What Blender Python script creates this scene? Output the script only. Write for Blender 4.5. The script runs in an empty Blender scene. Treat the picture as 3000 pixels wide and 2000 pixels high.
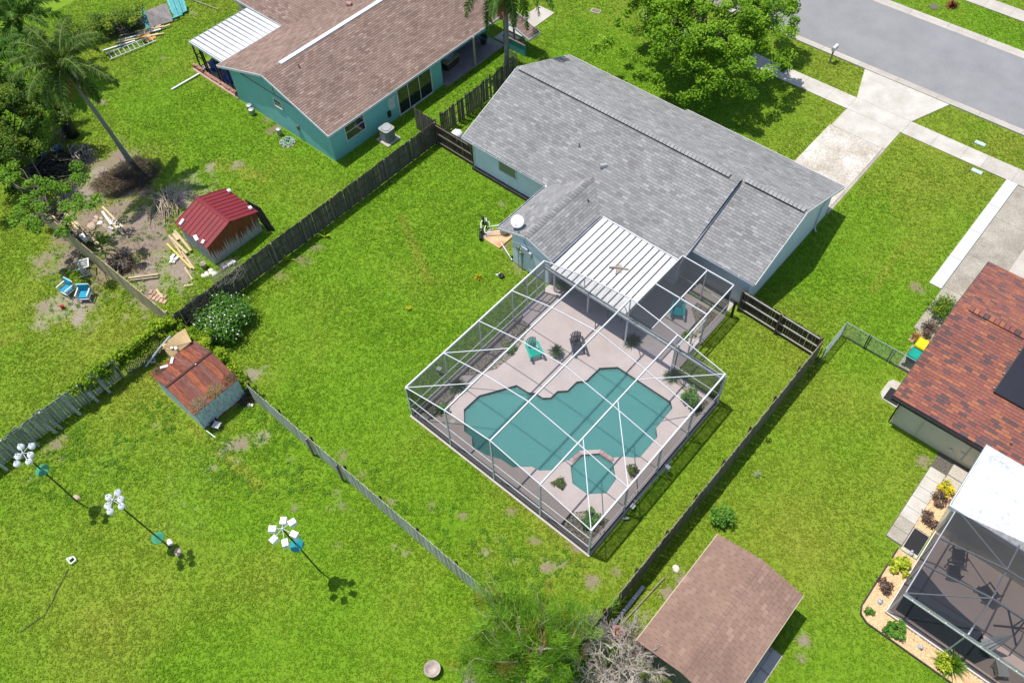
import bpy, math, random
import numpy as np
from mathutils import Vector, Matrix
random.seed(7); rng = np.random.default_rng(7)
R_ = math.radians
S = bpy.context.scene; COL = S.collection
# ------------------------------------------------------------------ camera
FPX = 2465.0
CAMLOC = Vector((8.26, -13.183, 39.0))
CR = Matrix.Rotation(R_(43.62), 3, 'Z') @ Matrix.Rotation(R_(35.8), 3, 'X') @ Matrix.Rotation(R_(-3.15), 3, 'Z')
cd = bpy.data.cameras.new('camera'); cam = bpy.data.objects.new('camera', cd); COL.objects.link(cam)
cam.matrix_world = Matrix.Translation(CAMLOC) @ CR.to_4x4()
cd.sensor_fit = 'HORIZONTAL'; cd.sensor_width = 36.0; cd.lens = FPX / 3000 * 36; cd.clip_end = 2000; cd.clip_start = .5
S.camera = cam
# ------------------------------------------------------------------ sky and sun
SUN_EL, SUN_DIR = 72.5, Vector((.302, .095, -1.0)).normalized()
w = bpy.data.worlds.new('World'); S.world = w; w.use_nodes = True
nt = w.node_tree; nt.nodes.clear()
sky = nt.nodes.new('ShaderNodeTexSky'); sky.sky_type = 'NISHITA'; sky.sun_disc = False
sky.sun_elevation = R_(SUN_EL); sky.sun_rotation = math.atan2(-SUN_DIR.x, -SUN_DIR.y)
bg = nt.nodes.new('ShaderNodeBackground'); bg.inputs[1].default_value = .135
ow = nt.nodes.new('ShaderNodeOutputWorld'); nt.links.new(sky.outputs[0], bg.inputs[0]); nt.links.new(bg.outputs[0], ow.inputs[0])
sl = bpy.data.lights.new('sun', 'SUN'); sl.energy = 4.0; sl.angle = R_(.53); sl.color = (1, .95, .87)
so = bpy.data.objects.new('sun', sl); COL.objects.link(so); so.location = (0, 0, 60)
so.rotation_euler = SUN_DIR.to_track_quat('-Z', 'Y').to_euler()
S.view_settings.view_transform = 'Standard'; S.view_settings.look = 'None'; S.view_settings.exposure = .44; S.view_settings.gamma = 1
S.render.engine = 'CYCLES'; S.cycles.transparent_max_bounces = 24; S.cycles.max_bounces = 6; S.cycles.use_denoising = True

def P(x, y, z=0.0):
    "photograph pixel -> the point at height z on its ray"
    d = CR @ Vector(((x - 1500) / FPX, -(y - 1000) / FPX, -1.0)); return CAMLOC + d * ((z - CAMLOC.z) / d.z)

# ------------------------------------------------------------------ mesh helpers
class MB:
    def __init__(s): s.v = []; s.f = []; s.c = None
    def add(s, vs, fs):
        o = len(s.v); s.v += [tuple(p) for p in vs]; s.f += [[i + o for i in f] for f in fs]; return s
    def box(s, c, d, rz=0.0, M=None):
        x, y, z = d[0] / 2, d[1] / 2, d[2] / 2
        vs = [Vector((a * x, b * y, e * z)) for e in (-1, 1) for b in (-1, 1) for a in (-1, 1)]
        m = M if M is not None else Matrix.Rotation(rz, 3, 'Z'); c = Vector(c)
        return s.add([m @ v + c for v in vs], [[0, 2, 3, 1], [4, 5, 7, 6], [0, 1, 5, 4], [2, 6, 7, 3], [0, 4, 6, 2], [1, 3, 7, 5]])
    def bx(s, x0, x1, y0, y1, z0, z1): return s.box(((x0 + x1) / 2, (y0 + y1) / 2, (z0 + z1) / 2), (x1 - x0, y1 - y0, z1 - z0))
    def bar(s, a, b, w, h=None, up=(0, 0, 1)):
        a, b = Vector(a), Vector(b); h = h or w; d = (b - a); L = d.length; d.normalize(); up = Vector(up)
        if abs(d.dot(up)) > .99: up = Vector((1, 0, 0))
        x = d.cross(up).normalized(); z = x.cross(d)
        return s.box((a + b) / 2, (w, L, h), M=Matrix((x, d, z)).transposed())
    def tube(s, pts, r, n=6, cap=True):
        pts = [Vector(p) for p in pts]; rs = r if isinstance(r, (list, tuple)) else [r] * len(pts); vs = []; fs = []
        for i, p in enumerate(pts):
            t = (pts[min(i + 1, len(pts) - 1)] - pts[max(i - 1, 0)]).normalized()
            u = Vector((0, 0, 1)) if abs(t.z) < .9 else Vector((1, 0, 0)); x = t.cross(u).normalized(); y = t.cross(x)
            for k in range(n): a = 2 * math.pi * k / n; vs.append(p + (x * math.cos(a) + y * math.sin(a)) * rs[i])
        for i in range(len(pts) - 1):
            for k in range(n): fs.append([i * n + k, i * n + (k + 1) % n, (i + 1) * n + (k + 1) % n, (i + 1) * n + k])
        if cap: fs.append(list(range(n))[::-1]); fs.append([(len(pts) - 1) * n + k for k in range(n)])
        return s.add(vs, fs)
    def lathe(s, c, prof, n=12, M=None, cap=True):
        c = Vector(c); vs = []; fs = []; M = M or Matrix.Identity(3)
        for r, z in prof:
            for k in range(n): a = 2 * math.pi * k / n; vs.append(c + M @ Vector((r * math.cos(a), r * math.sin(a), z)))
        for i in range(len(prof) - 1):
            for k in range(n): fs.append([i * n + k, i * n + (k + 1) % n, (i + 1) * n + (k + 1) % n, (i + 1) * n + k])
        if cap: fs.append(list(range(n))[::-1]); fs.append([(len(prof) - 1) * n + k for k in range(n)])
        return s.add(vs, fs)
    def prism(s, poly, z0, z1):
        n = len(poly); vs = [(p[0], p[1], z0) for p in poly] + [(p[0], p[1], z1) for p in poly]
        return s.add(vs, [list(range(n))[::-1], list(range(n, 2 * n))] + [[i, (i + 1) % n, n + (i + 1) % n, n + i] for i in range(n)])
    def slab(s, poly, off):
        "planar 3-D polygon given thickness by the vector off"
        n = len(poly); a = [Vector(p) for p in poly]; off = Vector(off)
        return s.add(a + [p + off for p in a], [list(range(n)), list(range(n, 2 * n))[::-1]] + [[(i + 1) % n, i, n + i, n + (i + 1) % n] for i in range(n)])
    def build(s, name, mat, par=None, smooth=False, kind=None):
        v = np.array(s.v, float); c = (v.min(0) + v.max(0)) / 2; c[2] = v[:, 2].min()
        me = bpy.data.meshes.new(name); me.from_pydata([tuple(q) for q in (v - c)], [], s.f); me.materials.append(mat)
        if smooth: me.polygons.foreach_set('use_smooth', [True] * len(me.polygons))
        return link(name, me, c, par, kind)
W0 = {}
def link(name, me, c, par=None, kind=None):
    o = bpy.data.objects.new(name, me); COL.objects.link(o); base = Vector((0, 0, 0))
    if par is not None: o.parent = par; base = W0[par.name]
    o.location = Vector(c) - base; W0[o.name] = Vector(c)
    if kind: o['kind'] = kind
    return o
def tag(o, label, cat, group=None):
    o['label'] = label; o['category'] = cat
    if group: o['group'] = group
    return o
def thing(name, label, cat, loc, rz=0.0, group=None, local=False):
    "an Empty at the thing's base; parts are given in world coordinates, or in its own when local"
    o = bpy.data.objects.new(name, None); COL.objects.link(o); o.location = loc; o.rotation_euler = (0, 0, rz); o.empty_display_size = .2
    W0[o.name] = Vector((0, 0, 0)) if local else Vector(loc)
    return tag(o, label, cat, group)
def children(o): return [c for c in COL.objects if c.parent == o]
def copy_tree(src, loc, rz, label=None, scale=None):
    kids = {}
    for o in COL.objects:
        if o.parent: kids.setdefault(o.parent.name, []).append(o)
    def rec(o, par):
        c = o.copy(); COL.objects.link(c); c.parent = par
        for k in kids.get(o.name, []): rec(k, c)
        return c
    r = rec(src, None); r.location = loc; r.rotation_euler = (0, 0, rz)
    if scale: r.scale = (scale,) * 3
    if label: r['label'] = label
    return r
def piece(name, me, M4, par):
    "a piece that shares mesh data"
    o = bpy.data.objects.new(name, me); COL.objects.link(o); o.parent = par; m = M4.copy(); m.translation -= W0[par.name]; o.matrix_local = m
    return o
def struct(o): o['kind'] = 'structure'; return o
def npmesh(name, V, F, mat, par=None, kind=None, attrs=None, smooth=False):
    "big mesh from numpy: V (n,3), F (m,k)"
    V = np.asarray(V, np.float32); F = np.asarray(F, np.int32); c = np.array([(V[:, 0].min() + V[:, 0].max()) / 2, (V[:, 1].min() + V[:, 1].max()) / 2, V[:, 2].min()], np.float32)
    me = bpy.data.meshes.new(name); m, k = F.shape
    me.vertices.add(len(V)); me.vertices.foreach_set('co', (V - c).ravel()); me.loops.add(m * k); me.loops.foreach_set('vertex_index', F.ravel())
    me.polygons.add(m); me.polygons.foreach_set('loop_start', np.arange(0, m * k, k, dtype=np.int32))
    if smooth: me.polygons.foreach_set('use_smooth', np.ones(m, bool))
    for an, (dom, arr) in (attrs or {}).items():
        a = me.attributes.new(an, 'FLOAT', dom); a.data.foreach_set('value', np.asarray(arr, np.float32))
    me.materials.append(mat); me.update(calc_edges=True); me.validate()
    return link(name, me, c, par, kind)
def vnoise(x, y, seed=0):
    "smooth value noise, numpy"
    r = np.random.default_rng(seed).random((256, 256)); xi = np.floor(x).astype(int); yi = np.floor(y).astype(int); fx = x - xi; fy = y - yi
    fx = fx * fx * (3 - 2 * fx); fy = fy * fy * (3 - 2 * fy); g = lambda a, b: r[a % 256, b % 256]
    return (g(xi, yi) * (1 - fx) + g(xi + 1, yi) * fx) * (1 - fy) + (g(xi, yi + 1) * (1 - fx) + g(xi + 1, yi + 1) * fx) * fy
def fbm(x, y, s, seed=0): return (vnoise(x * s, y * s, seed) + .5 * vnoise(x * s * 2.1, y * s * 2.1, seed + 1) + .25 * vnoise(x * s * 4.3, y * s * 4.3, seed + 2)) / 1.75
def inpoly(x, y, poly):
    r = np.zeros(x.shape, bool); n = len(poly)
    for i in range(n):
        x1, y1 = poly[i][0], poly[i][1]; x2, y2 = poly[(i + 1) % n][0], poly[(i + 1) % n][1]
        if y1 == y2: continue
        c = ((y1 > y) != (y2 > y)) & (x < (x2 - x1) * (y - y1) / (y2 - y1) + x1); r ^= c
    return r

# ------------------------------------------------------------------ materials
def nodes(name):
    m = bpy.data.materials.new(name); m.use_nodes = True; t = m.node_tree; t.nodes.clear()
    o = t.nodes.new('ShaderNodeOutputMaterial'); b = t.nodes.new('ShaderNodeBsdfPrincipled'); t.links.new(b.outputs[0], o.inputs[0])
    return m, t, b, o
def N(t, ty, **kw):
    n = t.nodes.new(ty)
    for k, v in kw.items():
        if k.startswith('i'): n.inputs[int(k[1:])].default_value = v
        else: setattr(n, k, v)
    return n
def ramp(t, fac, stops):
    n = t.nodes.new('ShaderNodeValToRGB'); e = n.color_ramp.elements
    while len(e) < len(stops): e.new(.5)
    for q, (p, c) in zip(e, stops): q.position = p; q.color = (*c, 1)
    t.links.new(fac, n.inputs[0]); return n.outputs[0]
def noise(t, vec, scale, detail=3, rough=.55, dist=0):
    n = N(t, 'ShaderNodeTexNoise'); n.inputs['Scale'].default_value = scale; n.inputs['Detail'].default_value = detail; n.inputs['Roughness'].default_value = rough; n.inputs['Distortion'].default_value = dist
    t.links.new(vec, n.inputs['Vector']); return n.outputs[0]
def mixc(t, fac, a, b, mode='MIX'):
    n = N(t, 'ShaderNodeMixRGB', blend_type=mode)
    for i, v in enumerate((fac, a, b)):
        if isinstance(v, (int, float)): n.inputs[i].default_value = v
        elif isinstance(v, tuple): n.inputs[i].default_value = (*v, 1)
        else: t.links.new(v, n.inputs[i])
    return n.outputs[0]
def math_(t, op, a, b=0.0):
    n = N(t, 'ShaderNodeMath', operation=op)
    for i, v in enumerate((a, b)):
        if isinstance(v, (int, float)): n.inputs[i].default_value = v
        else: t.links.new(v, n.inputs[i])
    return n.outputs[0]
def bump(t, b, h, strength, dist=.02):
    n = N(t, 'ShaderNodeBump'); n.inputs['Strength'].default_value = strength; n.inputs['Distance'].default_value = dist
    t.links.new(h, n.inputs['Height']); t.links.new(n.outputs[0], b.inputs['Normal'])
def pos(t): return N(t, 'ShaderNodeNewGeometry').outputs['Position']
def mat(name, c1, c2=None, scale=3.0, rough=.8, obj=0.0, metal=0.0, fine=0.0, fscale=40, bmp=0.0, spec=.4, stretch=None):
    "two tones mixed by world-position noise, fine speckle, lightness per piece, relief"
    m, t, b, o = nodes(name); c2 = c2 or tuple(v * .72 for v in c1); v = pos(t)
    if stretch:
        mp = N(t, 'ShaderNodeMapping'); mp.inputs['Scale'].default_value = stretch; t.links.new(v, mp.inputs[0]); v = mp.outputs[0]
    n1 = noise(t, v, scale, 4, .6); col = ramp(t, n1, [(.3, c2), (.68, c1)])
    if fine: col = mixc(t, fine, col, ramp(t, noise(t, v, fscale, 2), [(.3, (0, 0, 0)), (.7, (1, 1, 1))]), 'OVERLAY')
    if obj:
        r = N(t, 'ShaderNodeObjectInfo').outputs['Random']; k = math_(t, 'ADD', math_(t, 'MULTIPLY', r, 2 * obj), 1 - obj)
        at = N(t, 'ShaderNodeCombineColor'); [t.links.new(k, at.inputs[i]) for i in range(3)]
        col = mixc(t, 1.0, col, at.outputs[0], 'MULTIPLY')
    t.links.new(col, b.inputs['Base Color']); b.inputs['Roughness'].default_value = rough; b.inputs['Metallic'].default_value = metal; b.inputs['Specular IOR Level'].default_value = spec
    if bmp: bump(t, b, noise(t, v, fscale, 3), bmp)
    return m
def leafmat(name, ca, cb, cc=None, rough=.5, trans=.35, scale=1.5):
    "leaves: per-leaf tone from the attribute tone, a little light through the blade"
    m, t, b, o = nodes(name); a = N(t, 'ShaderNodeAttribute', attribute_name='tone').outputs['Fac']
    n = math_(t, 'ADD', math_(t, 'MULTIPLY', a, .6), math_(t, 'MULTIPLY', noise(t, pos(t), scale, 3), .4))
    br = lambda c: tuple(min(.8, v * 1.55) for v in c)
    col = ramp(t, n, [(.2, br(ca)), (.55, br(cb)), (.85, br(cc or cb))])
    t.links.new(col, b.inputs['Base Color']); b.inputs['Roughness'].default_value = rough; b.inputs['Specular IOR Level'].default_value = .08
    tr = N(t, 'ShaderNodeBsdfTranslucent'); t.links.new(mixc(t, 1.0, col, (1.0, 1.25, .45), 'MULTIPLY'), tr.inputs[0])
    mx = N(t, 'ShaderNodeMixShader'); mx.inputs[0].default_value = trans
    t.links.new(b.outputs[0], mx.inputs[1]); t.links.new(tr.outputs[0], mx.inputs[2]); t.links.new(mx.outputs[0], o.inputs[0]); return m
def screenmat(name, col, fac):
    m, t, b, o = nodes(name); b.inputs['Base Color'].default_value = (*col, 1); b.inputs['Roughness'].default_value = .9; b.inputs['Specular IOR Level'].default_value = .1
    tr = N(t, 'ShaderNodeBsdfTransparent'); mx = N(t, 'ShaderNodeMixShader'); mx.inputs[0].default_value = fac
    t.links.new(tr.outputs[0], mx.inputs[1]); t.links.new(b.outputs[0], mx.inputs[2]); t.links.new(mx.outputs[0], o.inputs[0]); return m
def shinglemat(name, stops, big=.12, rough=.9):
    "tone per shingle (attribute rnd in a joined field, the object's own random on single ones), weather streaks"
    m, t, b, o = nodes(name)
    a = N(t, 'ShaderNodeAttribute', attribute_name='rnd').outputs['Fac']; r = N(t, 'ShaderNodeObjectInfo').outputs['Random']
    n = math_(t, 'FRACT', math_(t, 'ADD', a, r)); col = ramp(t, n, stops)
    ns = noise(t, pos(t), .5, 4, .6); k = ramp(t, ns, [(.3, (1 - big,) * 3), (.7, (1 + big,) * 3)])
    col = mixc(t, 1.0, col, k, 'MULTIPLY'); g = ramp(t, noise(t, pos(t), 60, 2), [(.3, (.8,) * 3), (.7, (1.2,) * 3)]); col = mixc(t, 1.0, col, g, 'MULTIPLY')
    t.links.new(col, b.inputs['Base Color']); b.inputs['Roughness'].default_value = rough; b.inputs['Specular IOR Level'].default_value = .25; return m
def glassmat(name, col=(.02, .025, .03), rough=.04):
    m, t, b, o = nodes(name); b.inputs['Base Color'].default_value = (*col, 1); b.inputs['Roughness'].default_value = rough; b.inputs['Specular IOR Level'].default_value = .8; return m

white_alu = mat('white_aluminium', (.60, .61, .63), (.50, .52, .54), 2, .5)
white_paint = mat('white_paint', (.66, .66, .64), (.56, .56, .54), 2, .6)
black_metal = mat('black_metal', (.02, .02, .022), (.012, .012, .014), 3, .4)
dark_plastic = mat('dark_plastic', (.015, .016, .018), (.01, .01, .011), 3, .35)
steel = mat('galvanised_steel', (.45, .47, .48), (.3, .32, .33), 8, .45, metal=.5)
concrete = mat('concrete', (.44, .405, .355), (.35, .32, .28), .9, .9, fine=.25, fscale=30, obj=.05)
concrete_white = mat('concrete_washed', (.50, .475, .43), (.38, .35, .295), .9, .9, fine=.2, fscale=25, obj=.03)
concrete_stain = mat('concrete_stained', (.54, .51, .46), (.33, .28, .215), .6, .9, fine=.3, fscale=12)
concrete_old = mat('concrete_old', (.38, .345, .285), (.235, .21, .17), .7, .92, fine=.35, fscale=20, obj=.05)
timber = mat('pale_timber', (.62, .48, .28), (.44, .33, .19), 4, .8, obj=.18, fine=.2)
timber_grey = mat('grey_timber', (.30, .26, .20), (.18, .155, .12), 5, .9, obj=.2, fine=.3)
bark = mat('bark', (.20, .17, .13), (.10, .085, .065), 6, .95, fine=.4, bmp=.5)
twig = mat('bare_twig', (.38, .33, .27), (.22, .18, .14), 5, .9)
terracotta = mat('terracotta', (.35, .16, .09), (.24, .11, .06), 5, .8)
blockmat = mat('concrete_block', (.72, .70, .66), (.58, .55, .50), 6, .9, obj=.08)
EXC = []        # ground kept free of grass
# ------------------------------------------------------------------ ground
BARE = [  # photograph pixel, radius in metres, paleness of the soil
 (285,560,1.9,.7),(330,625,2.2,.5),(400,655,2.0,.6),(250,655,1.7,.6),(420,720,1.6,.5),(345,765,2.0,.4),(450,790,1.6,.8),(300,520,1.6,.9),(540,560,1.3,.8),(180,765,1.2,.5),
 (225,690,1.3,.4),(195,905,1.3,.9),(255,870,1.0,.6),(425,865,1.0,.5),(520,790,1.2,.7),(395,545,1.6,.2),(480,700,1.2,.5),(260,470,1.2,.4),(330,480,1.4,.5),(610,492,.8,.7),(695,482,.7,.6),
 (742,1095,.75,.7),(766,1282,.6,1.),(705,1300,.7,.5),(690,1352,.45,.9),(665,1310,.5,.7),(850,1340,.4,.5),(980,1440,.55,.35),(1000,1480,.65,.35),(965,1490,.5,.4),(160,1305,.8,.4),(185,1280,.4,.4),
 (180,1340,.45,.3),(85,1402,.35,.7),(250,1310,.3,.6),(1510,1640,.7,.7),(1460,1578,.45,.6),(1425,1618,.4,.7),(1562,1580,.4,.4),(1690,1598,.7,.4),(1640,1555,.5,.4),(1805,1662,.5,.4),(1500,1500,.4,.4),
 (1620,1530,.4,.4),(1360,1510,.35,.4),(1262,1480,.35,.4),(1525,655,.8,.6),(1480,720,1.0,.3),(1520,790,.7,.3),(1470,600,.5,.5),(1000,1335,.5,.4),(1060,1395,.5,.4),(1140,1470,.5,.5),(1190,1620,.35,.5),
 (880,765,.9,.2),(930,720,.7,.25),(820,805,.7,.2),(960,690,.35,.6),(1155,1600,.3,.6),(445,110,.6,.5),(480,170,.4,.5),(560,40,.8,.5),(300,300,.5,.5),(130,900,.6,.6),(330,1110,.3,.6),(455,1245,.3,.6),
 (1640,1650,.5,.5),(1745,1700,.6,.5),(2690,845,.6,.3),(2640,1000,.0,.3),(800,380,.8,.2),(780,350,.7,.2),(2700,1350,.5,.5),(1995,1690,.8,.6),(1960,1740,.7,.6),(1900,1800,.9,.6),(1870,1900,1.5,.5),(1850,1960,1.6,.5),
 (2350,1870,.5,.6),(2350,1930,.4,.6),(1600,1660,.6,.5),(1560,1720,.5,.5),(990,1590,.3,.6),(1360,960,.25,.5),(620,1370,.3,.5),(860,1490,.3,.4),(2560,660,.0,0)]
BW = [(P(x, y), r * (1.4 if x < 560 and 430 < y < 930 else .92), q, 1.15 if x < 560 and 430 < y < 930 else .86) for x, y, r, q in BARE if r > 0]
def soil_at(x, y):
    d = np.zeros(x.shape); q = np.zeros(x.shape); n = (fbm(x, y, 1.1, 3) - .5) * 1.7 + (fbm(x, y, 4.0, 9) - .5) * .8
    for p, r, k, edge in BW:
        rr = np.hypot(x - p.x, y - p.y) / r; m = rr < 1.8
        v = np.zeros(x.shape); v[m] = np.clip((edge - rr[m] + n[m]) * 1.15, 0, 1); q = np.where(v > d, k, q); d = np.maximum(d, v)
    return d, q
def dryness(x, y):
    "yellowed grass: broad drifts over the lawns"
    v = fbm(x, y, .13, 21) * .72 + fbm(x, y, .6, 31) * .16 + fbm(x, y, 3.5, 33) * .12
    d_ = np.clip((v - .38) * 2.6, 0, 1)
    for (a, b, w_) in WORN:
        ax, ay, bx, by = *tuple(P(*a))[:2], *tuple(P(*b))[:2]; L2 = (bx - ax) ** 2 + (by - ay) ** 2; k = np.clip(((x - ax) * (bx - ax) + (y - ay) * (by - ay)) / L2, 0, 1); r = np.hypot(x - ax - k * (bx - ax), y - ay - k * (by - ay)); d_ = np.maximum(d_, np.clip(1.15 - r / w_ + (fbm(x, y, 2.5, 55) - .5) * 1.6, 0, 1) * .85)
    return d_
WORN = [((2670, 480), (2655, 640), .22), ((2660, 700), (2590, 800), .3), ((2660, 710), (2710, 745), .35), ((2560, 850), (2600, 790), .25), ((2620, 520), (2625, 640), .16), ((300, 430), (420, 520), .7), ((640, 480), (760, 520), .8), ((1180, 640), (1260, 820), .4), ((1480, 1450), (1750, 1690), .6), ((560, 1250), (760, 1420), .5), ((0, 1000), (330, 900), .7), ((2800, 120), (2990, 200), .7), ((2450, 1500), (2380, 1700), .5)]
def _unused(): pass
gm, t, b, o = nodes('ground')
ad = N(t, 'ShaderNodeAttribute', attribute_name='bare').outputs['Fac']; ap = N(t, 'ShaderNodeAttribute', attribute_name='pale').outputs['Fac']; ay = N(t, 'ShaderNodeAttribute', attribute_name='dry').outputs['Fac']
v = pos(t); n1 = noise(t, v, 2.2, 5, .65); n2 = noise(t, v, 14, 4, .7)
turf = mixc(t, ay, ramp(t, n1, [(.3, (.11, .215, .010)), (.7, (.145, .27, .014))]), ramp(t, n2, [(.3, (.17, .22, .02)), (.7, (.23, .27, .035))]))
soil = mixc(t, ap, ramp(t, n2, [(.3, (.10, .062, .036)), (.7, (.21, .14, .085))]), ramp(t, n2, [(.3, (.20, .155, .12)), (.7, (.38, .33, .285))]))
t.links.new(mixc(t, ad, turf, soil), b.inputs['Base Color']); b.inputs['Roughness'].default_value = .95; b.inputs['Specular IOR Level'].default_value = .15
bump(t, b, n2, .6, .05)
def axis(lo, hi, step, far):
    a = np.arange(lo, hi + 1e-6, step); o1 = lo - np.geomspace(1, far, 12)[::-1]; o2 = hi + np.geomspace(1, far, 12); return np.concatenate([o1, a, o2])
gx = axis(-70, 20, .25, 400); gy = axis(-26, 60, .25, 400); X, Y = np.meshgrid(gx, gy, indexing='ij'); nx, ny = X.shape
Zg = (fbm(X, Y, .35, 5) - .5) * .05; Zg[(np.abs(X) > 80)] = 0
d, q = soil_at(X, Y); I = np.arange(nx * ny).reshape(nx, ny)
F = np.stack([I[:-1, :-1], I[1:, :-1], I[1:, 1:], I[:-1, 1:]], -1).reshape(-1, 4)
cx = (X[:-1, :-1] + X[1:, 1:]).ravel() / 2; cy = (Y[:-1, :-1] + Y[1:, 1:]).ravel() / 2
F = F[~((cx > -11.6) & (cx < -.4) & (cy > .4) & (cy < 10.8))]       # the pool basin goes down here
Zg -= .03
struct(npmesh('ground', np.stack([X.ravel(), Y.ravel(), Zg.ravel()], 1), F, gm, attrs={'bare': ('POINT', d.ravel()), 'pale': ('POINT', q.ravel()), 'dry': ('POINT', dryness(X, Y).ravel())}, smooth=True))

# ------------------------------------------------------------------ road, kerbs, pavements, drives
asphalt = mat('asphalt', (.235, .233, .236), (.195, .194, .198), .5, .92, fine=.3, fscale=22, bmp=.15)
struct(MB().bx(-140, 140, 42.75, 50.3, -.25, .004).build('road', asphalt))
def strips(name, x0, x1, step, y0, y1, z1, m, piece_name='slab', z0=-.2, gap=.012, seed=1):
    o = None; base = MB().bx(x0, x1, y0 + .01, y1 - .01, z0, z1 - .03).build(name, concrete_old); struct(base); x = x0
    while x < x1 - .1:
        e = min(x + step, x1); MB().bx(x + gap / 2, e - gap / 2, y0, y1, z1 - .028, z1 + random.uniform(-.004, .004)).build(piece_name, m, base); x = e
    return base
def kerb(name, y0, y1, side, x0=-30, x1=14):
    "rolled kerb: gutter pan and rounded lip, cast in lengths"
    base = MB().bx(x0 - 90, x1 + 90, y0, y1, -.2, -.03).build(name, concrete_old); struct(base); x = x0
    while x < x1:
        pr = [(0, -.01), (.28, .0), (.42, .075), (.60, .10), (.70, .09), (.70, -.028), (0, -.028)]; mb = MB(); n = len(pr); vs = []
        for xx in (x + .006, x + 2.99):
            for a, zz in pr: vs.append((xx, (y0 + a) if side > 0 else (y1 - a), zz))
        mb.add(vs, [list(range(n)), list(range(n, 2 * n))[::-1]] + [[(i + 1) % n, i, n + i, n + (i + 1) % n] for i in range(n)]).build('kerb_length', concrete, base); x += 3
    return base
kerb('kerb_near', 42.05, 42.75, -1, -20); kerb('kerb_far', 50.30, 51.0, 1, -14)
strips('sidewalk_near', -24.3, -6.32, 2.04, 37.27, 38.75, .045, concrete_white)
strips('sidewalk_beyond', -2.24, 3.22, 2.04, 37.27, 38.75, .045, concrete_white)
strips('sidewalk_weathered', 3.22, 14, 2.04, 37.27, 38.75, .043, concrete)
strips('sidewalk_far', -16, 12, 2.0, 54.65, 56.05, .04, concrete)
dr = MB().bx(-6.3, -2.3, 27.4, 37.2, -.2, .012).build('driveway', concrete_old); struct(dr)
MB().bx(-6.38, -2.5, 27.0, 35.03, .014, .042).build('slab', concrete_stain, dr)
MB().bx(-6.25, -2.32, 35.05, 37.26, .014, .046).build('slab', concrete_white, dr)
MB().bx(-6.31, -2.25, 37.275, 38.74, .014, .046).build('slab', concrete_white, dr)
MB().prism([(-6.31, 38.76), (-2.22, 38.76), (-1.0, 42.04), (-7.4, 42.04)], -.1, .044).build('slab', concrete_white, dr)
ds = MB().bx(5.0, 5.7, 26.1, 37.2, -.2, .012).build('path_strip', concrete_old); struct(ds); y = 26.09
for k in range(4): MB().bx(4.98, 5.72, y, y + 2.78, .014, .06).build('slab', mat('new_concrete_%d' % k, (.50, .50, .49), (.45, .45, .44), 1, .85) if k == 0 else bpy.data.materials['new_concrete_0'], ds); y += 2.8
nd = MB().bx(5.75, 12, 22.5, 37.25, -.2, .006).build('driveway_neighbour', concrete_old); struct(nd)
for x0, x1 in ((5.76, 8.12), (8.16, 12)):
    y = 22.5
    for dy in (3.9, 3.3, 3.9, 3.6): MB().bx(x0, x1, y + .01, y + dy - .01, .008, .035 + random.random() * .006).build('slab', concrete_old if x0 < 8 else concrete, nd); y += dy
EXC += [[(-140, 42.0), (140, 42.0), (140, 51.05), (-140, 51.05)], [(-24.4, 37.22), (14, 37.22), (14, 38.8), (-24.4, 38.8)], [(-6.42, 27), (-2.2, 27), (-2.2, 38.7), (-6.42, 38.7)],
        [(-6.31, 38.7), (-2.22, 38.7), (-1.0, 42.1), (-7.4, 42.1)], [(4.94, 26), (12.1, 26), (12.1, 37.3), (4.94, 37.3)], [(-16, 54.6), (12, 54.6), (12, 56.1), (-16, 56.1)]]
# service covers in the verge
for (x, y), lb in (((2.27, 39.55), 'pale blue valve cover in verge grass between sidewalk and kerb'), ((3.21, 36.85), 'pale blue valve cover in lawn beside the sidewalk')):
    c = thing('valve_cover', lb, 'valve cover', (x, y, 0), local=True); MB().bx(-.32, .32, -.14, .14, -.02, .05).build('lid', mat('cover_blue', (.45, .68, .72)), c); MB().bx(-.35, .35, -.17, .17, -.03, .035).build('frame', concrete, c)
c = thing('water_meter_box', 'grey concrete meter box set in the front lawn by palm', 'meter box', (-27.2, 35.7, 0), .2, local=True); MB().bx(-.4, .4, -.25, .25, -.03, .04).build('frame', concrete, c); MB().bx(-.32, .32, -.17, .17, .041, .06).build('lid', mat('meter_lid', (.2, .15, .1)), c)
c = thing('manhole', 'round cast cover in the grass across the road', 'manhole', (-6.93, 52.4, 0), local=True); MB().lathe((0, 0, -.02), [(.36, 0), (.36, .05), (.3, .055)], 16).build('lid', mat('cast_iron', (.14, .12, .10)), c)
# mailbox
t_ = thing('mailbox', 'white curved mailbox on a dark wooden post by the kerb', 'mailbox', (-9.75, 41.2, 0), local=True)
MB().bx(-.05, .05, -.05, .05, -.02, 1.05).build('post', timber_grey, t_); MB().bx(-.03, .03, -.15, .35, .98, 1.045).build('arm', timber_grey, t_)
m_ = MB(); pr = [(-.13, 0), (.13, 0), (.13, .17)] + [(.13 * math.cos(a), .17 + .13 * math.sin(a)) for a in (.5, 1.0, 1.57, 2.14, 2.64)] + [(-.13, .17)]; n = len(pr)
m_.add([(a, yy, 1.05 + zz) for yy in (-.15, .45) for a, zz in pr], [list(range(n)), list(range(n, 2 * n))[::-1]] + [[(i + 1) % n, i, n + i, n + (i + 1) % n] for i in range(n)])
bd = m_.build('box', white_alu, t_); MB().bx(-.12, .12, .452, .462, 1.06, 1.30).build('door', white_alu, t_); MB().bx(.135, .145, .15, .2, 1.1, 1.3).build('flag', mat('flag_red', (.5, .04, .03)), t_)
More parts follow.
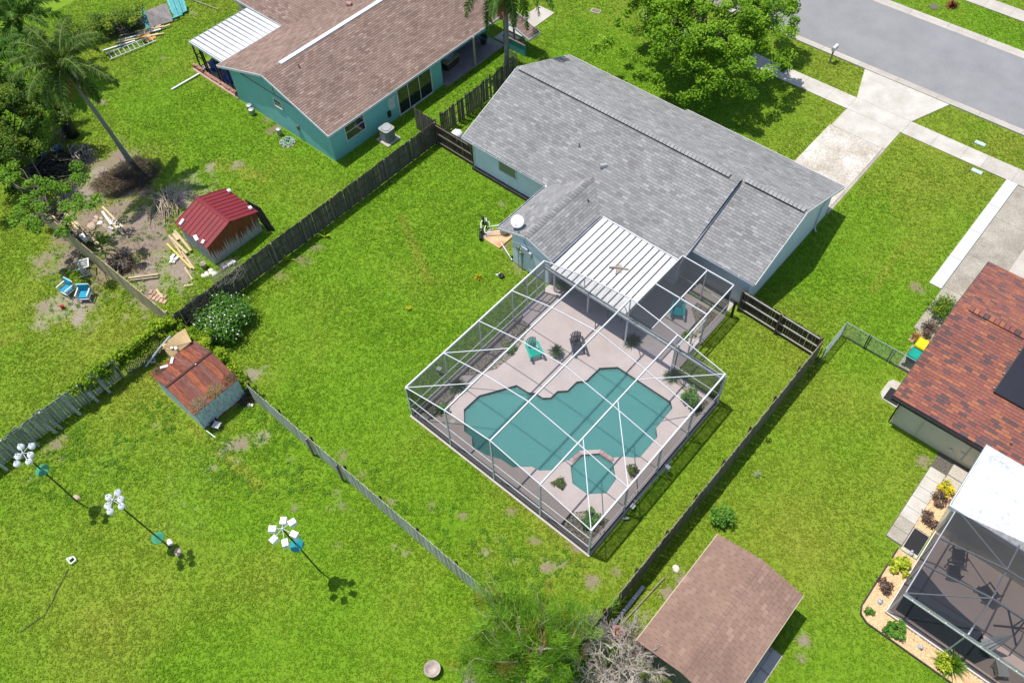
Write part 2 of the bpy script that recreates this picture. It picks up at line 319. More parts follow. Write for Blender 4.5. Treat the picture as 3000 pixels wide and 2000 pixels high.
# ------------------------------------------------------------------ roofs of shingles
def clip2(poly, cp):
    out = poly; n = len(cp)
    for i in range(n):
        ax, ay = cp[i]; bx, by = cp[(i + 1) % n]; ins = out; out = []
        if not ins: return []
        s = lambda p: (bx - ax) * (p[1] - ay) - (by - ay) * (p[0] - ax)
        for j in range(len(ins)):
            p, q = ins[j - 1], ins[j]; sp, sq = s(p), s(q)
            if (sp >= 0) != (sq >= 0): k = sp / (sp - sq); out.append((p[0] + (q[0] - p[0]) * k, p[1] + (q[1] - p[1]) * k))
            if sq >= 0: out.append(q)
    return out
def area2(p): return .5 * sum(p[i - 1][0] * p[i][1] - p[i][0] * p[i - 1][1] for i in range(len(p)))
def shingles(planes, roof, m, w, e, nsingle=300, t=.024, jit=.0):
    """planes: (origin, u, [convex polygons in 3-D]); u runs along the eave, courses climb the slope.
    The nsingle largest in view become pieces of the roof, the rest one joined field."""
    full = []; V = []; Fc = []; Rn = []; g = .006
    unit = MB(); h0, h1 = t, .004
    unit.add([(g, g, 0), (w - g, g, 0), (w - g, e, 0), (g, e, 0), (g, g, h0), (w - g, g, h0), (w - g, e, h1), (g, e, h1)], [[4, 5, 6, 7], [0, 1, 5, 4], [1, 2, 6, 5], [2, 3, 7, 6], [3, 0, 4, 7]])
    um = bpy.data.meshes.new('shingle'); um.from_pydata(unit.v, [], unit.f); um.materials.append(m)
    def emit(poly, v0, B, O, rn):
        n = len(poly); o = len(V)
        for a, b in poly: V.append(O + B @ Vector((a, b, 0)))
        for a, b in poly: V.append(O + B @ Vector((a, b, h0 + (h1 - h0) * (b - v0) / e)))
        Fc.append([o + n + i for i in range(n)]); Rn.append(rn)
        for i in range(n): Fc.append([o + i, o + (i + 1) % n, o + n + (i + 1) % n, o + n + i]); Rn.append(rn)
    for O, u, polys in planes:
        O = Vector(O); u = Vector(u).normalized(); p0 = [Vector(p) for p in polys[0]]
        nrm = (p0[1] - p0[0]).cross(p0[2] - p0[0]).normalized(); nrm = nrm if nrm.z > 0 else -nrm
        vv = nrm.cross(u); B = Matrix((u, vv, nrm)).transposed(); O = O + nrm * .002; rows = {}
        for poly in polys:
            q = [((Vector(p) - O).dot(u), (Vector(p) - O).dot(vv)) for p in poly]
            if area2(q) < 0: q = q[::-1]
            us = [a for a, _ in q]; vs = [b for _, b in q]
            for r in range(math.floor(min(vs) / e), math.ceil(max(vs) / e)):
                off = ((r % 2) * .5 + math.sin(r * 12.9898) * 43.7 % 1 * .25) * w
                for c in range(math.floor((min(us) - off) / w), math.ceil((max(us) - off) / w)):
                    a = c * w + off; rect = [(a + g, r * e + g), (a + w - g, r * e + g), (a + w - g, (r + 1) * e), (a + g, (r + 1) * e)]
                    cl = clip2(rect, q)
                    if len(cl) < 3: continue
                    A = area2(cl)
                    if A < .02 * w * e: continue
                    rn = (math.sin(r * 78.233 + c * 37.719) * 43758.5453) % 1
                    if A > .995 * (w - 2 * g) * (e - g):
                        c3 = O + B @ Vector((a + w / 2, r * e, 0)); full.append(((c3 - CAMLOC).length, a, r, B, O, rn, c3))
                    else: emit(cl, r * e, B, O, rn)
    def inview(c3):
        q = CR.transposed() @ (c3 - CAMLOC); x, y = 1500 + FPX * q.x / -q.z, 1000 - FPX * q.y / -q.z; return 20 < x < 2980 and 20 < y < 1980
    full.sort(key=lambda k: k[0] + (0 if inview(k[6]) else 1000)); ns = 0
    for k in full:
        d_, a, r, B, O, rn, c3 = k
        if ns < nsingle: M4 = Matrix.Translation(O + B @ Vector((a, r * e, 0))) @ B.to_4x4(); piece('shingle', um, M4, roof); ns += 1
        else: emit([(a + g, r * e + g), (a + w - g, r * e + g), (a + w - g, (r + 1) * e), (a + g, (r + 1) * e)], r * e, B, O, rn)
    if V:
        base = W0[roof.name]; me = bpy.data.meshes.new('shingle_field'); me.from_pydata([tuple(p - base) for p in V], [], Fc); me.materials.append(m)
        a = me.attributes.new('rnd', 'FLOAT', 'FACE'); a.data.foreach_set('value', Rn)
        o = bpy.data.objects.new('shingle_field', me); COL.objects.link(o); o.parent = roof; o['kind'] = 'stuff'; W0[o.name] = base
def caps(a, b, roof, m, step=.24, w=.17, h=.035, slope=.37, lift=.01):
    "overlapping cap shingles along a ridge"
    a, b = Vector(a), Vector(b); d = (b - a).normalized(); n = int((b - a).length / step); x = d.cross(Vector((0, 0, 1))).normalized()
    q = MB(); L = step * .87; dz = w * slope
    q.add([(-w, 0, -dz), (0, 0, 0), (w, 0, -dz), (-w, L, -dz), (0, L, 0), (w, L, -dz)] + [(-w, 0, -dz + h), (0, 0, h), (w, 0, -dz + h), (-w, L, -dz + h * .35), (0, L, h * .35), (w, L, -dz + h * .35)],
          [[6, 7, 10, 9], [7, 8, 11, 10], [0, 1, 7, 6], [1, 2, 8, 7], [0, 6, 9, 3], [2, 5, 11, 8], [3, 9, 10, 4], [4, 10, 11, 5]])
    me = bpy.data.meshes.new('ridge_cap'); me.from_pydata(q.v, [], q.f); me.materials.append(m); B = Matrix((x, d, x.cross(d))).transposed()
    for i in range(n): piece('ridge_cap', me, Matrix.Translation(a + d * (i * step) + Vector((0, 0, lift))) @ B.to_4x4(), roof)
def extr(prof, axis, a0, a1):
    "extrude a closed profile (other axis, z) along x or y"
    n = len(prof); f = (lambda a, q: (a, q[0], q[1])) if axis == 'x' else (lambda a, q: (q[0], a, q[1]))
    return MB().add([f(a, q) for a in (a0, a1) for q in prof], [list(range(n)), list(range(n, 2 * n))[::-1]] + [[(i + 1) % n, i, n + i, n + (i + 1) % n] for i in range(n)])
def window(par, axis, at, a0, a1, z0, z1, out, frame_m=white_paint, glass=None, mull=(), rails=(), fw=.06):
    "axis x: in a wall of constant x; out: +1/-1 the side it faces"
    g = glass or GLASS
    def B(mb, p0, p1, q0, q1, d0, d1):
        d0, d1 = sorted((at + out * d0, at + out * d1)); return mb.bx(d0, d1, p0, p1, q0, q1) if axis == 'x' else mb.bx(p0, p1, d0, d1, q0, q1)
    fr = MB(); B(fr, a0 - fw, a0, z0 - fw, z1 + fw, -.02, .05); B(fr, a1, a1 + fw, z0 - fw, z1 + fw, -.02, .05); B(fr, a0, a1, z1, z1 + fw, -.02, .047); B(fr, a0, a1, z0 - fw, z0, -.02, .065)
    wn = fr.build('window', frame_m, par)
    aa = [a0, *mull, a1]; zz = [z0, *rails, z1]
    for i in range(len(aa) - 1):
        for j in range(len(zz) - 1): B(MB(), aa[i] + .015, aa[i + 1] - .015, zz[j] + .015, zz[j + 1] - .015, .004, .016).build('pane', g, wn)
    for a in mull: B(MB(), a - .025, a + .025, z0, z1, .0, .04).build('mullion', frame_m, wn)
    for z in rails: B(MB(), a0, a1, z - .025, z + .025, .0, .043).build('rail', frame_m, wn)
    return wn
GLASS = glassmat('window_glass')
def pipe_vent(par, p, h, r, m): MB().tube([p, (p[0], p[1], p[2] + h)], r, 8).lathe((p[0], p[1], p[2] - .03), [(r * 2.6, 0), (r * 1.2, .1)], 8).build('vent_pipe', m, par)
def hood_vent(par, p, m, ang=0):
    q = MB(); n = 8; pr = [(-.14, 0)] + [(-.14 * math.cos(math.pi * k / n), .12 + .13 * math.sin(math.pi * k / n)) for k in range(n + 1)] + [(.14, 0)]; c = math.cos(ang); s = math.sin(ang); k = len(pr)
    q.add([(p[0] + c * y - s * a, p[1] + s * y + c * a, p[2] + z) for y in (-.2, .2) for a, z in pr], [list(range(k)), list(range(k, 2 * k))[::-1]] + [[(i + 1) % k, i, k + i, k + (i + 1) % k] for i in range(k)])
    q.build('roof_vent', m, par)

# ------------------------------------------------------------------ the grey-roofed house
wall_pale = mat('stucco_pale_blue', (.64, .72, .76), (.58, .66, .70), 1.2, .85, fine=.12, fscale=30, bmp=.2)
sh_grey = shinglemat('grey_shingle', [(0, (.165, .163, .163)), (.25, (.205, .203, .202)), (.5, (.24, .238, .236)), (.75, (.195, .193, .192)), (1, (.285, .282, .28))], .09)
sh_cap = shinglemat('grey_cap_shingle', [(0, (.24, .238, .236)), (.5, (.27, .268, .266)), (1, (.30, .298, .296))], .05)
roof_under = mat('roof_underlay', (.05, .05, .053), (.035, .035, .038))
fascia = mat('fascia_white', (.62, .63, .64), (.54, .56, .57), 3, .6)
H = thing('house', 'pale blue single-storey house with grey shingle roof beside the screened pool', 'house', (-13, 21, 0))
s = .391; zr = 4.62; yr = 21.75
zm = lambda y: zr - s * abs(y - yr)
def wallseg(*a): return MB().bx(*a).build('wall', wall_pale, H)
wm = extr([(16.42, -.3), (16.42, 2.36), (21.75, 4.45), (26.95, 2.40), (26.95, -.3)], 'x', -22.4, -6.45).build('wall', wall_pale, H)
gw = extr([(17.72, -.3), (17.72, 2.52), (22.15, 4.25), (27.2, 2.30), (27.2, -.3)], 'x', -6.44, -2.4).build('wall', wall_pale, H)
ww = extr([(-15.0, -.3), (-15.0, 2.62), (-13.85, 3.02), (-12.2, 2.40), (-12.2, -.3)], 'y', 11.75, 16.41).build('wall', wall_pale, H)
MB().bx(-22.55, -15.01, 16.2, 16.43, -.3, .22).build('plinth', mat('dark_plinth', (.05, .045, .04), (.03, .028, .025)), H)  # near-black strip along the foot of the rear wall
for k in range(11):   # lap boards on the wing gable
    z0 = .16 + k * .22; hw = 1.15
    MB().bx(-14.98, -12.22, 11.715, 11.745, z0, z0 + .2).build('siding_board', wall_pale, H)
zE = 2.45; dk = .1; Rf = MB()
def deck(pts, off=-.09): Rf.slab([(p[0], p[1], p[2] - .004) for p in pts], (0, 0, off))
gz = lambda y: 4.27 - s * (21.75 - y); yg = 22.198; zg = gz(yg)
A = [(-23.2, 16.2, zm(16.2)), (-6.2, 16.2, zm(16.2)), (-6.2, yr, zr), (-23.2, yr, zr)]
Fp = [(-23.2, yr, zr), (-6.2, yr, zr), (-6.2, 27.7, zm(27.7)), (-13.5, 27.7, zm(27.7)), (-13.5, 27.3, zm(27.3)), (-23.2, 27.3, zm(27.3))]
Fg = [(-6.2, yg, zg), (-2.05, yg, zg), (-2.05, 27.7, zm(27.7)), (-6.2, 27.7, zm(27.7))]
G = [(-6.2, 17.4, gz(17.4)), (-2.05, 17.4, gz(17.4)), (-2.05, yg, zg), (-6.2, yg, zg)]
WW = [(-16, 16.2, 2.45), (-16, 11.65, 2.45), (-13.85, 11.65, 3.17), (-13.85, 18.04, 3.17)]; WE = [(-11.9, 11.65, 2.45), (-11.9, 16.2, 2.45), (-13.85, 18.04, 3.17), (-13.85, 11.65, 3.17)]
for pl in (A, Fp, Fg, G, WW, WE): deck(pl)
roof = Rf.build('roof', roof_under, H)
Am = [[(-23.2, 16.2), (-16, 16.2), (-16, yr), (-23.2, yr)], [(-16, 16.2), (-13.85, 18.04), (-13.85, yr), (-16, yr)], [(-13.85, 18.04), (-11.9, 16.2), (-11.9, yr), (-13.85, yr)], [(-11.9, 16.2), (-6.2, 16.2), (-6.2, yr), (-11.9, yr)]]
z3 = lambda pp, f: [[(x, y, f(x, y)) for x, y in p] for p in pp]
shingles([((-23.2, 16.2, zm(16.2)), (1, 0, 0), z3(Am, lambda x, y: zm(y))),
          ((-2.05, 27.7, zm(27.7)), (-1, 0, 0), z3([[(-23.2, yr), (-13.5, yr), (-13.5, 27.3), (-23.2, 27.3)], [(-13.5, yr), (-6.2, yr), (-6.2, 27.7), (-13.5, 27.7)], [(-6.2, yg), (-2.05, yg), (-2.05, 27.7), (-6.2, 27.7)]], lambda x, y: zm(y))),
          ((-6.2, 17.4, gz(17.4)), (1, 0, 0), [G]), ((-16, 16.2, 2.45), (0, -1, 0), [WW]), ((-11.9, 11.65, 2.45), (0, 1, 0), [WE])], roof, sh_grey, .42, .185)
MB().bx(-22.9, -6.95, yr - .17, yr + .17, zr - .07, zr + .06).bx(-6.0, -2.35, yg - .17, yg + .17, zg - .07, zg + .06).build('ridge_vent', black_metal, roof)
caps((-22.95, yr, zr + .125), (-6.6, yr, zr + .125), roof, sh_cap, .26, .19); caps((-6.05, yg, zg + .125), (-2.05, yg, zg + .125), roof, sh_cap, .26, .19)
caps((-23.2, yr, zr + .005), (-22.95, yr, zr + .005), roof, sh_grey); caps((-6.8, yr, zr + .005), (-6.25, yr, zr + .005), roof, sh_grey); caps((-13.85, 11.66, 3.185), (-13.85, 17.9, 3.185), roof, sh_grey, .24, .17)
f_ = MB()     # fascia boards and gutters
f_.bx(-23.24, -23.2, 16.2, 16.24, 2.3, 2.42)
for a, b in (((-23.22, 16.2, zm(16.2) - .08), (-23.22, yr, zr - .08)), ((-23.22, yr, zr - .08), (-23.22, 27.3, zm(27.3) - .08)), ((-6.17, 16.2, zm(16.2) - .14), (-6.17, yg, zm(yg) - .14)), ((-2.03, 17.4, gz(17.4) - .08), (-2.03, yg, zg - .08)), ((-2.03, yg, zg - .08), (-2.03, 27.7, zm(27.7) - .08)),
             ((-16.0, 11.62, 2.37), (-13.85, 11.62, 3.09)), ((-13.85, 11.62, 3.09), (-11.9, 11.62, 2.37))): MB().bar(a, b, .03, .16 if a[0] != -6.17 else .3).build('fascia', fascia, H)
f_.build('fascia', fascia, H); MB().bx(-23.2, -13.5, 27.3, 27.34, 2.25, 2.46).build('fascia', fascia, H); MB().bx(-13.5, -2.05, 27.7, 27.74, 2.1, 2.31).build('fascia', fascia, H)
dg = mat('gutter_bed_dark', (.05, .05, .055), (.03, .03, .032))  # dark strip laid along each gutter bottom
def gutter(a, b, out, par=H, m=fascia):
    a, b, o_ = Vector(a), Vector(b), Vector(out); d_ = (b - a).normalized(); q = MB()
    q.bar(a + o_ * .12, b + o_ * .12, .015, .1).bar(a + o_ * .01, b + o_ * .01, .015, .1).bar(a + o_ * .065 - Vector((0, 0, .045)), b + o_ * .065 - Vector((0, 0, .045)), .11, .012)
    L = (b - a).length; n = max(2, int(L / .9)); g_ = q.build('gutter', m, par); MB().bar(a + o_ * .065 - Vector((0, 0, .03)), b + o_ * .065 - Vector((0, 0, .03)), .09, .01).build('gutter_bed', dg, g_)
    for i in range(1, n): c_ = a + d_ * (L * i / n) + o_ * .065 + Vector((0, 0, .05)); MB().bar(c_ - o_ * .07, c_ + o_ * .07, .02, .012).build('strap', m, g_)
    return g_
gutter((-23.2, 16.2, 2.42), (-16.05, 16.2, 2.42), (0, -1, 0)); gutter((-16.0, 16.1, 2.42), (-16.0, 11.65, 2.42), (-1, 0, 0)); gutter((-6.1, 17.4, gz(17.4) - .03), (-2.05, 17.4, gz(17.4) - .03), (0, -1, 0))
MB().bx(-16.13, -15.8, 16.05, 16.3, 2.3, 2.45).build('gutter_elbow', fascia, H)
MB().tube([(-23.0, 16.1, 2.4), (-22.6, 16.35, 2.1), (-22.45, 16.38, 2.0), (-22.45, 16.38, .1)], .05, 6).build('downspout', fascia, H)
MB().tube([(-2.2, 27.0, 2.3), (-2.33, 26.2, 2.0), (-2.33, 25.7, 1.9), (-2.33, 25.7, .15), (-2.1, 25.5, .08)], .05, 6).build('downspout', fascia, H)
window(H, 'y', 16.42, -20.2, -18.8, 1.2, 1.95, -1, white_paint, glassmat('greenish_glass', (.16, .20, .15), .15), rails=())
pipe_vent(roof, (-15.9, 19.15, zm(19.15)), .32, .045, mat('lead_grey', (.2, .2, .21))); hood_vent(roof, (-13.75, 18.8, zm(18.8)), steel, .9); pipe_vent(roof, (-13.0, 16.4, 2.86), .18, .035, mat('dark_pipe', (.06, .06, .065)))
MB().bx(-12.19, -12.15, 12.6, 14.2, .1, 2.15).build('door', GLASS, H); window(H, 'y', 16.42, -11.4, -8.6, .15, 2.1, -1, white_paint, None, mull=(-10,))
MB().bx(-6.3, -2.9, 16.6, 17.71, -.1, .03).build('side_slab', concrete, H); EXC += [[(-22.6, 16.2), (-2.3, 16.2), (-2.3, 27.3), (-22.6, 27.3)], [(-15.1, 11.5), (-12, 11.5), (-12, 16.5), (-15.1, 16.5)]]
# meters and conduits on the wing gable
grn = mat('meter_green', (.25, .30, .18)); gry = mat('meter_grey', (.42, .46, .49), (.36, .4, .43))
MB().bx(-14.2, -13.72, 11.6, 11.72, 1.62, 2.12).build('breaker_box', gry, H); MB().bx(-13.7, -13.45, 11.58, 11.72, 1.55, 1.95).build('breaker_box', gry, H)
MB().bx(-14.6, -14.4, 11.62, 11.72, 1.5, 1.85).build('meter_box', grn, H); MB().bx(-14.32, -14.12, 11.6, 11.72, 1.35, 1.8).lathe((-14.22, 11.58, 1.6), [(.09, 0), (.09, .05), (.06, .1)], 10, Matrix.Rotation(R_(90), 3, 'X')).build('meter', grn, H)
MB().tube([(-14.5, 11.66, 1.5), (-14.5, 11.66, 0)], .02, 6).tube([(-14.22, 11.66, 1.4), (-14.22, 11.66, 0)], .035, 6).build('conduit', grn, H)
MB().tube([(-14.05, 11.66, 2.65), (-13.8, 11.66, 2.3), (-13.6, 11.6, 1.95)], .012, 5).build('cable', black_metal, H)
# satellite dish
D = thing('satellite_dish', 'off-white satellite dish on the grey roof above the wing gable', 'satellite dish', (-14.75, 12.0, 2.85))
axis_ = Vector((.25, -.45, .85)).normalized(); Mx = axis_.to_track_quat('Z', 'Y').to_matrix()
c0 = Vector((-14.9, 12.15, 3.28)); prof = [(.02, .0), (.18, .012), (.32, .04), (.40, .075), (.405, .08), (.32, .052), (.18, .024), (.02, .012)]
MB().lathe(c0, prof, 24, Mx).build('reflector', mat('dish_white', (.72, .72, .72), (.62, .61, .62), 4, .5), D, True)
MB().tube([c0, (-14.75, 12.0, 3.05), (-14.75, 12.0, 2.82)], .025, 6).bx(-14.85, -14.65, 11.9, 12.1, 2.82, 2.86).build('mast', steel, D)
MB().tube([c0 - Mx @ Vector((0, .38, -.05)), c0 + axis_ * .45 - Mx @ Vector((0, .3, 0))], .015, 5).build('feed_arm', steel, D); MB().box(c0 + axis_ * .47 - Mx @ Vector((0, .3, 0)), (.1, .08, .14), M=Mx).build('feed_horn', gry, D)
# ------------------------------------------------------------------ pool deck, pool, spa
from mathutils.geometry import tessellate_polygon
deckm = mat('pink_deck', (.50, .43, .41), (.43, .365, .345), .8, .9, fine=.18, fscale=30)
POOL = [(-10.12, 3.26), (-8.99, 5.09), (-8.17, 5.15), (-7.85, 5.37), (-7.36, 5.38), (-7.04, 5.66), (-7.02, 6.23), (-6.62, 6.61), (-6.6, 7.38), (-6.23, 7.77), (-6.19, 8.9), (-5.45, 9.6), (-1.9, 9.61), (-1.6, 9.32), (-1.58, 8.49),
        (-1.56, 7.78), (-1.2, 7.38), (-1.19, 5.83), (-1.49, 5.55), (-1.91, 5.30), (-2.26, 4.88), (-3.03, 4.83), (-3.74, 4.14), (-3.79, 3.40), (-3.98, 3.26), (-4.2, 2.66), (-4.2, 2.32), (-4.68, 1.9), (-5.12, 1.82), (-5.84, 1.16), (-6.6, 1.12), (-7.4, .8), (-8.25, .71), (-8.68, 1.11), (-9.21, 1.1), (-10.15, 2.07)]
SPA = [(-3.62, 3.13), (-3.57, 4.01), (-2.92, 4.64), (-2.05, 4.67), (-1.38, 4.02), (-1.30, 3.09), (-1.99, 2.45), (-2.92, 2.42)]
BEDL = [(-11.78, .45), (-10.9, .45), (-10.75, 1.5), (-11.3, 2.2), (-11.62, 2.25), (-11.72, 2.3)]
BEDS = {'a': [(-11.75, .5), (-11.0, .5), (-10.75, 1.6), (-11.2, 2.6), (-11.75, 2.6)], 'b': [(-11.75, 3.6), (-11.3, 3.95), (-10.55, 5.15), (-10.4, 6.6), (-10.75, 7.9), (-11.0, 8.7), (-11.75, 8.7)],
        'c': [(-1.98, .3), (-1.98, 1.15), (-1.43, 1.74), (-.3, 2.05), (-.3, .3)], 'd': [(-3.86, 1.71), (-3.01, 1.8), (-3.46, 2.45)], 'e': [(-1.5, 4.95), (-.75, 4.45), (-.62, 5.05), (-1.15, 5.4)],
        'f': [(-2.76, 10.9), (-1.64, 10.62), (-.95, 9.9), (-.3, 9.7), (-.3, 10.85), (-2.2, 11.0)], 'g': [(-4.62, 15.6), (-3.87, 14.9), (-3.8, 13.9), (-3.15, 13.9), (-3.15, 16.2), (-4.62, 16.2)]}
outer = [(-12.1, -.1), (.1, -.1), (.1, 11.25), (-2.8, 11.25), (-2.8, 16.41), (-12.15, 16.41), (-12.15, 11.25), (-12.1, 11.25)]
loops = [[Vector((x, y, 0)) for x, y in l] for l in [outer, POOL, SPA] + list(BEDS.values())]
flat = [p for l in loops for p in l]; tris = tessellate_polygon(loops); ZD = .06
dm = MB(); dm.add([(p.x, p.y, ZD) for p in flat], [list(t) for t in tris])
o_ = 0
for i, l in enumerate(loops):
    n = len(l); dep = -.25 if i == 0 else (.0 if i < 3 else -.06)
    if i in (1, 2): o_ += n; continue
    dm.add([(p.x, p.y, ZD) for p in l] + [(p.x, p.y, dep) for p in l], [[k, (k + 1) % n, n + (k + 1) % n, n + k] for k in range(n)])
struct(dm.build('pool_deck', deckm)); EXC.append(outer)
tile = mat('waterline_tile', (.10, .13, .12), (.06, .085, .08), 30, .4); plaster = mat('pool_plaster', (.42, .55, .50), (.36, .48, .44), .8, .8)
wm_, t, b, o = nodes('pool_water')
b.inputs['Base Color'].default_value = (.11, .34, .32, 1); b.inputs['Subsurface Weight'].default_value = 1; b.inputs['Subsurface Radius'].default_value = (.5, 1, 1); b.inputs['Subsurface Scale'].default_value = .8; b.inputs['Roughness'].default_value = .08; b.inputs['IOR'].default_value = 1.33; b.inputs['Specular IOR Level'].default_value = .5
tr = N(t, 'ShaderNodeBsdfTransparent'); tr.inputs[0].default_value = (.30, .62, .58, 1); mx = N(t, 'ShaderNodeMixShader'); mx.inputs[0].default_value = .8
t.links.new(tr.outputs[0], mx.inputs[1]); t.links.new(b.outputs[0], mx.inputs[2]); t.links.new(mx.outputs[0], o.inputs[0]); bump(t, b, noise(t, pos(t), 5, 3), .12, .02)
def basin(name, label, poly, depth, wz, steps=()):
    cx = sum(p[0] for p in poly) / len(poly); cy = sum(p[1] for p in poly) / len(poly); n = len(poly)
    T = thing(name, label, 'pool' if name != 'spa' else 'spa', (cx, cy, -depth))
    ring = lambda z0, z1, g=0: MB().add([(p[0] + (cx - p[0]) * g, p[1] + (cy - p[1]) * g, z) for z in (z0, z1) for p in poly], [[k, (k + 1) % n, n + (k + 1) % n, n + k] for k in range(n)])
    ring(ZD - .001, wz - .16).build('waterline_tiles', tile, T); ring(wz - .16, -depth).build('basin_wall', plaster, T)
    tt = tessellate_polygon([[Vector((x, y, 0)) for x, y in poly]])
    MB().add([(x, y, -depth) for x, y in poly], [list(q) for q in tt]).build('basin_floor', plaster, T)
    MB().prism(poly, -depth + .02, wz).build('water', wm_, T)
    for st, z in steps: MB().prism(st, -depth + .01, z).build('step', plaster2, T)
    return T
plaster2 = mat('step_plaster', (.66, .72, .62), (.58, .64, .55), 2, .8)
basin('swimming_pool', 'free-form teal swimming pool in the pink deck under the screen enclosure', POOL, 1.5, -.10, [([(-6.13, 8.75), (-5.42, 9.53), (-3.55, 9.55), (-5.25, 7.9)], -.22), ([(-6.5, 7.5), (-6.17, 7.8), (-6.15, 8.74), (-5.27, 7.88), (-3.53, 9.54), (-2.7, 9.55), (-5.2, 7.1)], -.55), ([(-9.9, 3.4), (-8.95, 4.95), (-7.6, 5.2), (-7.9, 4.7)], -.6)])
spa = basin('spa', 'octagonal teal spa in the deck beside the swimming pool', SPA, .9, -.02, [([(-3.55, 3.2), (-3.5, 3.95), (-2.9, 4.55), (-2.75, 4.2), (-3.15, 3.8), (-3.2, 3.25)], -.4)])
brick_p = mat('pink_brick', (.50, .33, .32), (.40, .24, .235), 8, .85, obj=.2)
def bricks(a, b, n, w, par, z=ZD, h=.07):
    a, b = Vector(a), Vector(b); d_ = (b - a) / n; me = MB().box((0, 0, h / 2), (d_.length - .012, w, h)).f; q = MB().box((0, 0, h / 2), (d_.length - .014, w, h))
    me = bpy.data.meshes.new('brick'); me.from_pydata(q.v, [], q.f); me.materials.append(brick_p)
    for i in range(n): c_ = a + d_ * (i + .5); piece('brick', me, Matrix.Translation((c_.x, c_.y, z)) @ Matrix.Rotation(math.atan2(d_.y, d_.x), 4, 'Z'), par)
bricks((-3.78, 3.36), (-3.66, 4.08), 9, .2, spa); bricks((-2.95, 4.76), (-2.14, 4.78), 10, .2, spa)
MB().prism([(-3.80, 4.10), (-3.55, 4.02), (-2.93, 4.64), (-3.02, 4.86)], -.3, ZD + .05).build('spillway', deckm, spa)
MB().lathe((-10.09, 1.14, ZD), [(.15, 0), (.15, .012), (.05, .013)], 16).build('skimmer_lid', white_paint, spa)
# planting beds: gravel with edging
gravel = mat('dark_gravel', (.16, .145, .12), (.045, .04, .033), 14, .95, fine=.4, fscale=45, bmp=.8)
def pebbles(name, poly, z, n, r, m, label=None, col=None):
    xs = np.array([p[0] for p in poly]); ys = np.array([p[1] for p in poly]); V = []; F = []
    x = rng.uniform(xs.min(), xs.max(), n * 3); y = rng.uniform(ys.min(), ys.max(), n * 3); k = inpoly(x, y, poly); x, y = x[k][:n], y[k][:n]
    base = np.array([[1, 0, 0], [0, 1, 0], [-1, 0, 0], [0, -1, 0], [0, 0, .7]]); tri = np.array([[0, 1, 4], [1, 2, 4], [2, 3, 4], [3, 0, 4]])
    a = rng.uniform(0, 6.28, len(x)); sc = r * rng.uniform(.5, 1.4, len(x)); ca, sa = np.cos(a), np.sin(a)
    B = np.stack([base[None, :, 0] * ca[:, None] - base[None, :, 1] * sa[:, None] * .7, base[None, :, 0] * sa[:, None] + base[None, :, 1] * ca[:, None] * .7, np.repeat(base[None, :, 2], len(x), 0)], -1) * sc[:, None, None]
    B[:, :, 0] += x[:, None]; B[:, :, 1] += y[:, None]; B[:, :, 2] += z
    F = (tri[None] + 5 * np.arange(len(x))[:, None, None]).reshape(-1, 3); o = npmesh(name, B.reshape(-1, 3), F, m, kind='stuff'); return o
pebm = mat('pebble', (.42, .36, .29), (.16, .14, .11), 9, .8, fine=.4, fscale=30)
for k, pl in BEDS.items():
    struct(MB().prism(pl, -.2, .0).build('planting_bed', gravel)); pebbles('gravel', pl, .0, int(380 * abs(area2(pl))), .045, pebm)

# ------------------------------------------------------------------ pool screen enclosure
scr = screenmat('screen_mesh_haze', (.10, .105, .11), .16); scr_side = screenmat('screen_mesh_side', (.045, .049, .053), .6); kick = mat('kick_plate', (.05, .055, .06), (.035, .04, .045), 2, .5)  # roof mesh greyed for sunlit haze; side mesh denser and darker for deeper shadow
E_ = thing('pool_enclosure', 'white aluminium screen enclosure over the swimming pool', 'screen enclosure', (-6, 5.5, 0))
AX = [-12.0, -9.12, -6.08, -3.02, 0.0]; AZ = [2.85, 3.67, 4.15, 3.57, 2.85]; AY = [0, 2.8, 5.55, 8.27, 11.1]
zx = lambda x: float(np.interp(x, AX, AZ))
def beam(a, b, w=.06, h=.11, name='beam', m=white_alu, par=None): return MB().bar(a, b, w, h).build(name, m, par or E_)
for i, x in enumerate(AX):     # beams along the length
    beam((x, AY[0], AZ[i]), (x, AY[-1], AZ[i]), .06 if 0 < i < 4 else .075, .13)
for y in AY:
    for i in range(4): beam((AX[i], y, AZ[i] + .03), (AX[i + 1], y, AZ[i + 1] + .03), .042, .05, 'purlin')
for a, b in (((-12, 0), (-9.12, 2.05)), ((-12, 2.8), (-9.12, 4.85)), ((0, 0), (-3.02, 3.2)), ((0, 2.8), (-3.02, 5.95)), ((0, 11.1), (-3.02, 8.27 - .75))):
    beam((*a, zx(a[0]) + .02), (*b, zx(b[0]) + .02), .038, .04, 'brace')
for x0, y0, x1, y1 in ((-12, 0, 0, 0), (-12, 0, -12, 11.1), (0, 0, 0, 11.1)):      # upright walls
    n = 4; 
    for i in range(n + 1):
        if x0 != x1 and i in (0, n): continue
        if x0 == x1: x = x0; y = AY[i]
        else: x = AX[i]; y = y0
        beam((x, y, ZD), (x, y, zx(x) - .05), .06, .09 if x0 != x1 else .09, 'post')
    for z in (.95, .10): beam((x0, y0, z), (x1, y1, z), .045, .055, 'rail')
beam((-12, 0, 1.95), (0, 0, 1.95), .045, .055, 'rail')
beam((-12, 9.55, ZD), (-12, 9.55, 2.8), .06, .06, 'post'); beam((-12, 10.4, ZD), (-12, 10.4, 2.8), .06, .06, 'post'); beam((-12, 9.55, 2.1), (-12, 11.1, 2.1), .05, .05, 'rail')
MB().bx(-12.02, -11.98, .05, 11.05, ZD, .30).build('kick_plate', white_alu, E_); MB().bx(-12, -.0, -.02, .0, ZD, .42).build('kick_plate', kick, E_); MB().bx(-.012, .012, .05, 11.05, ZD, .40).build('kick_plate', kick, E_)
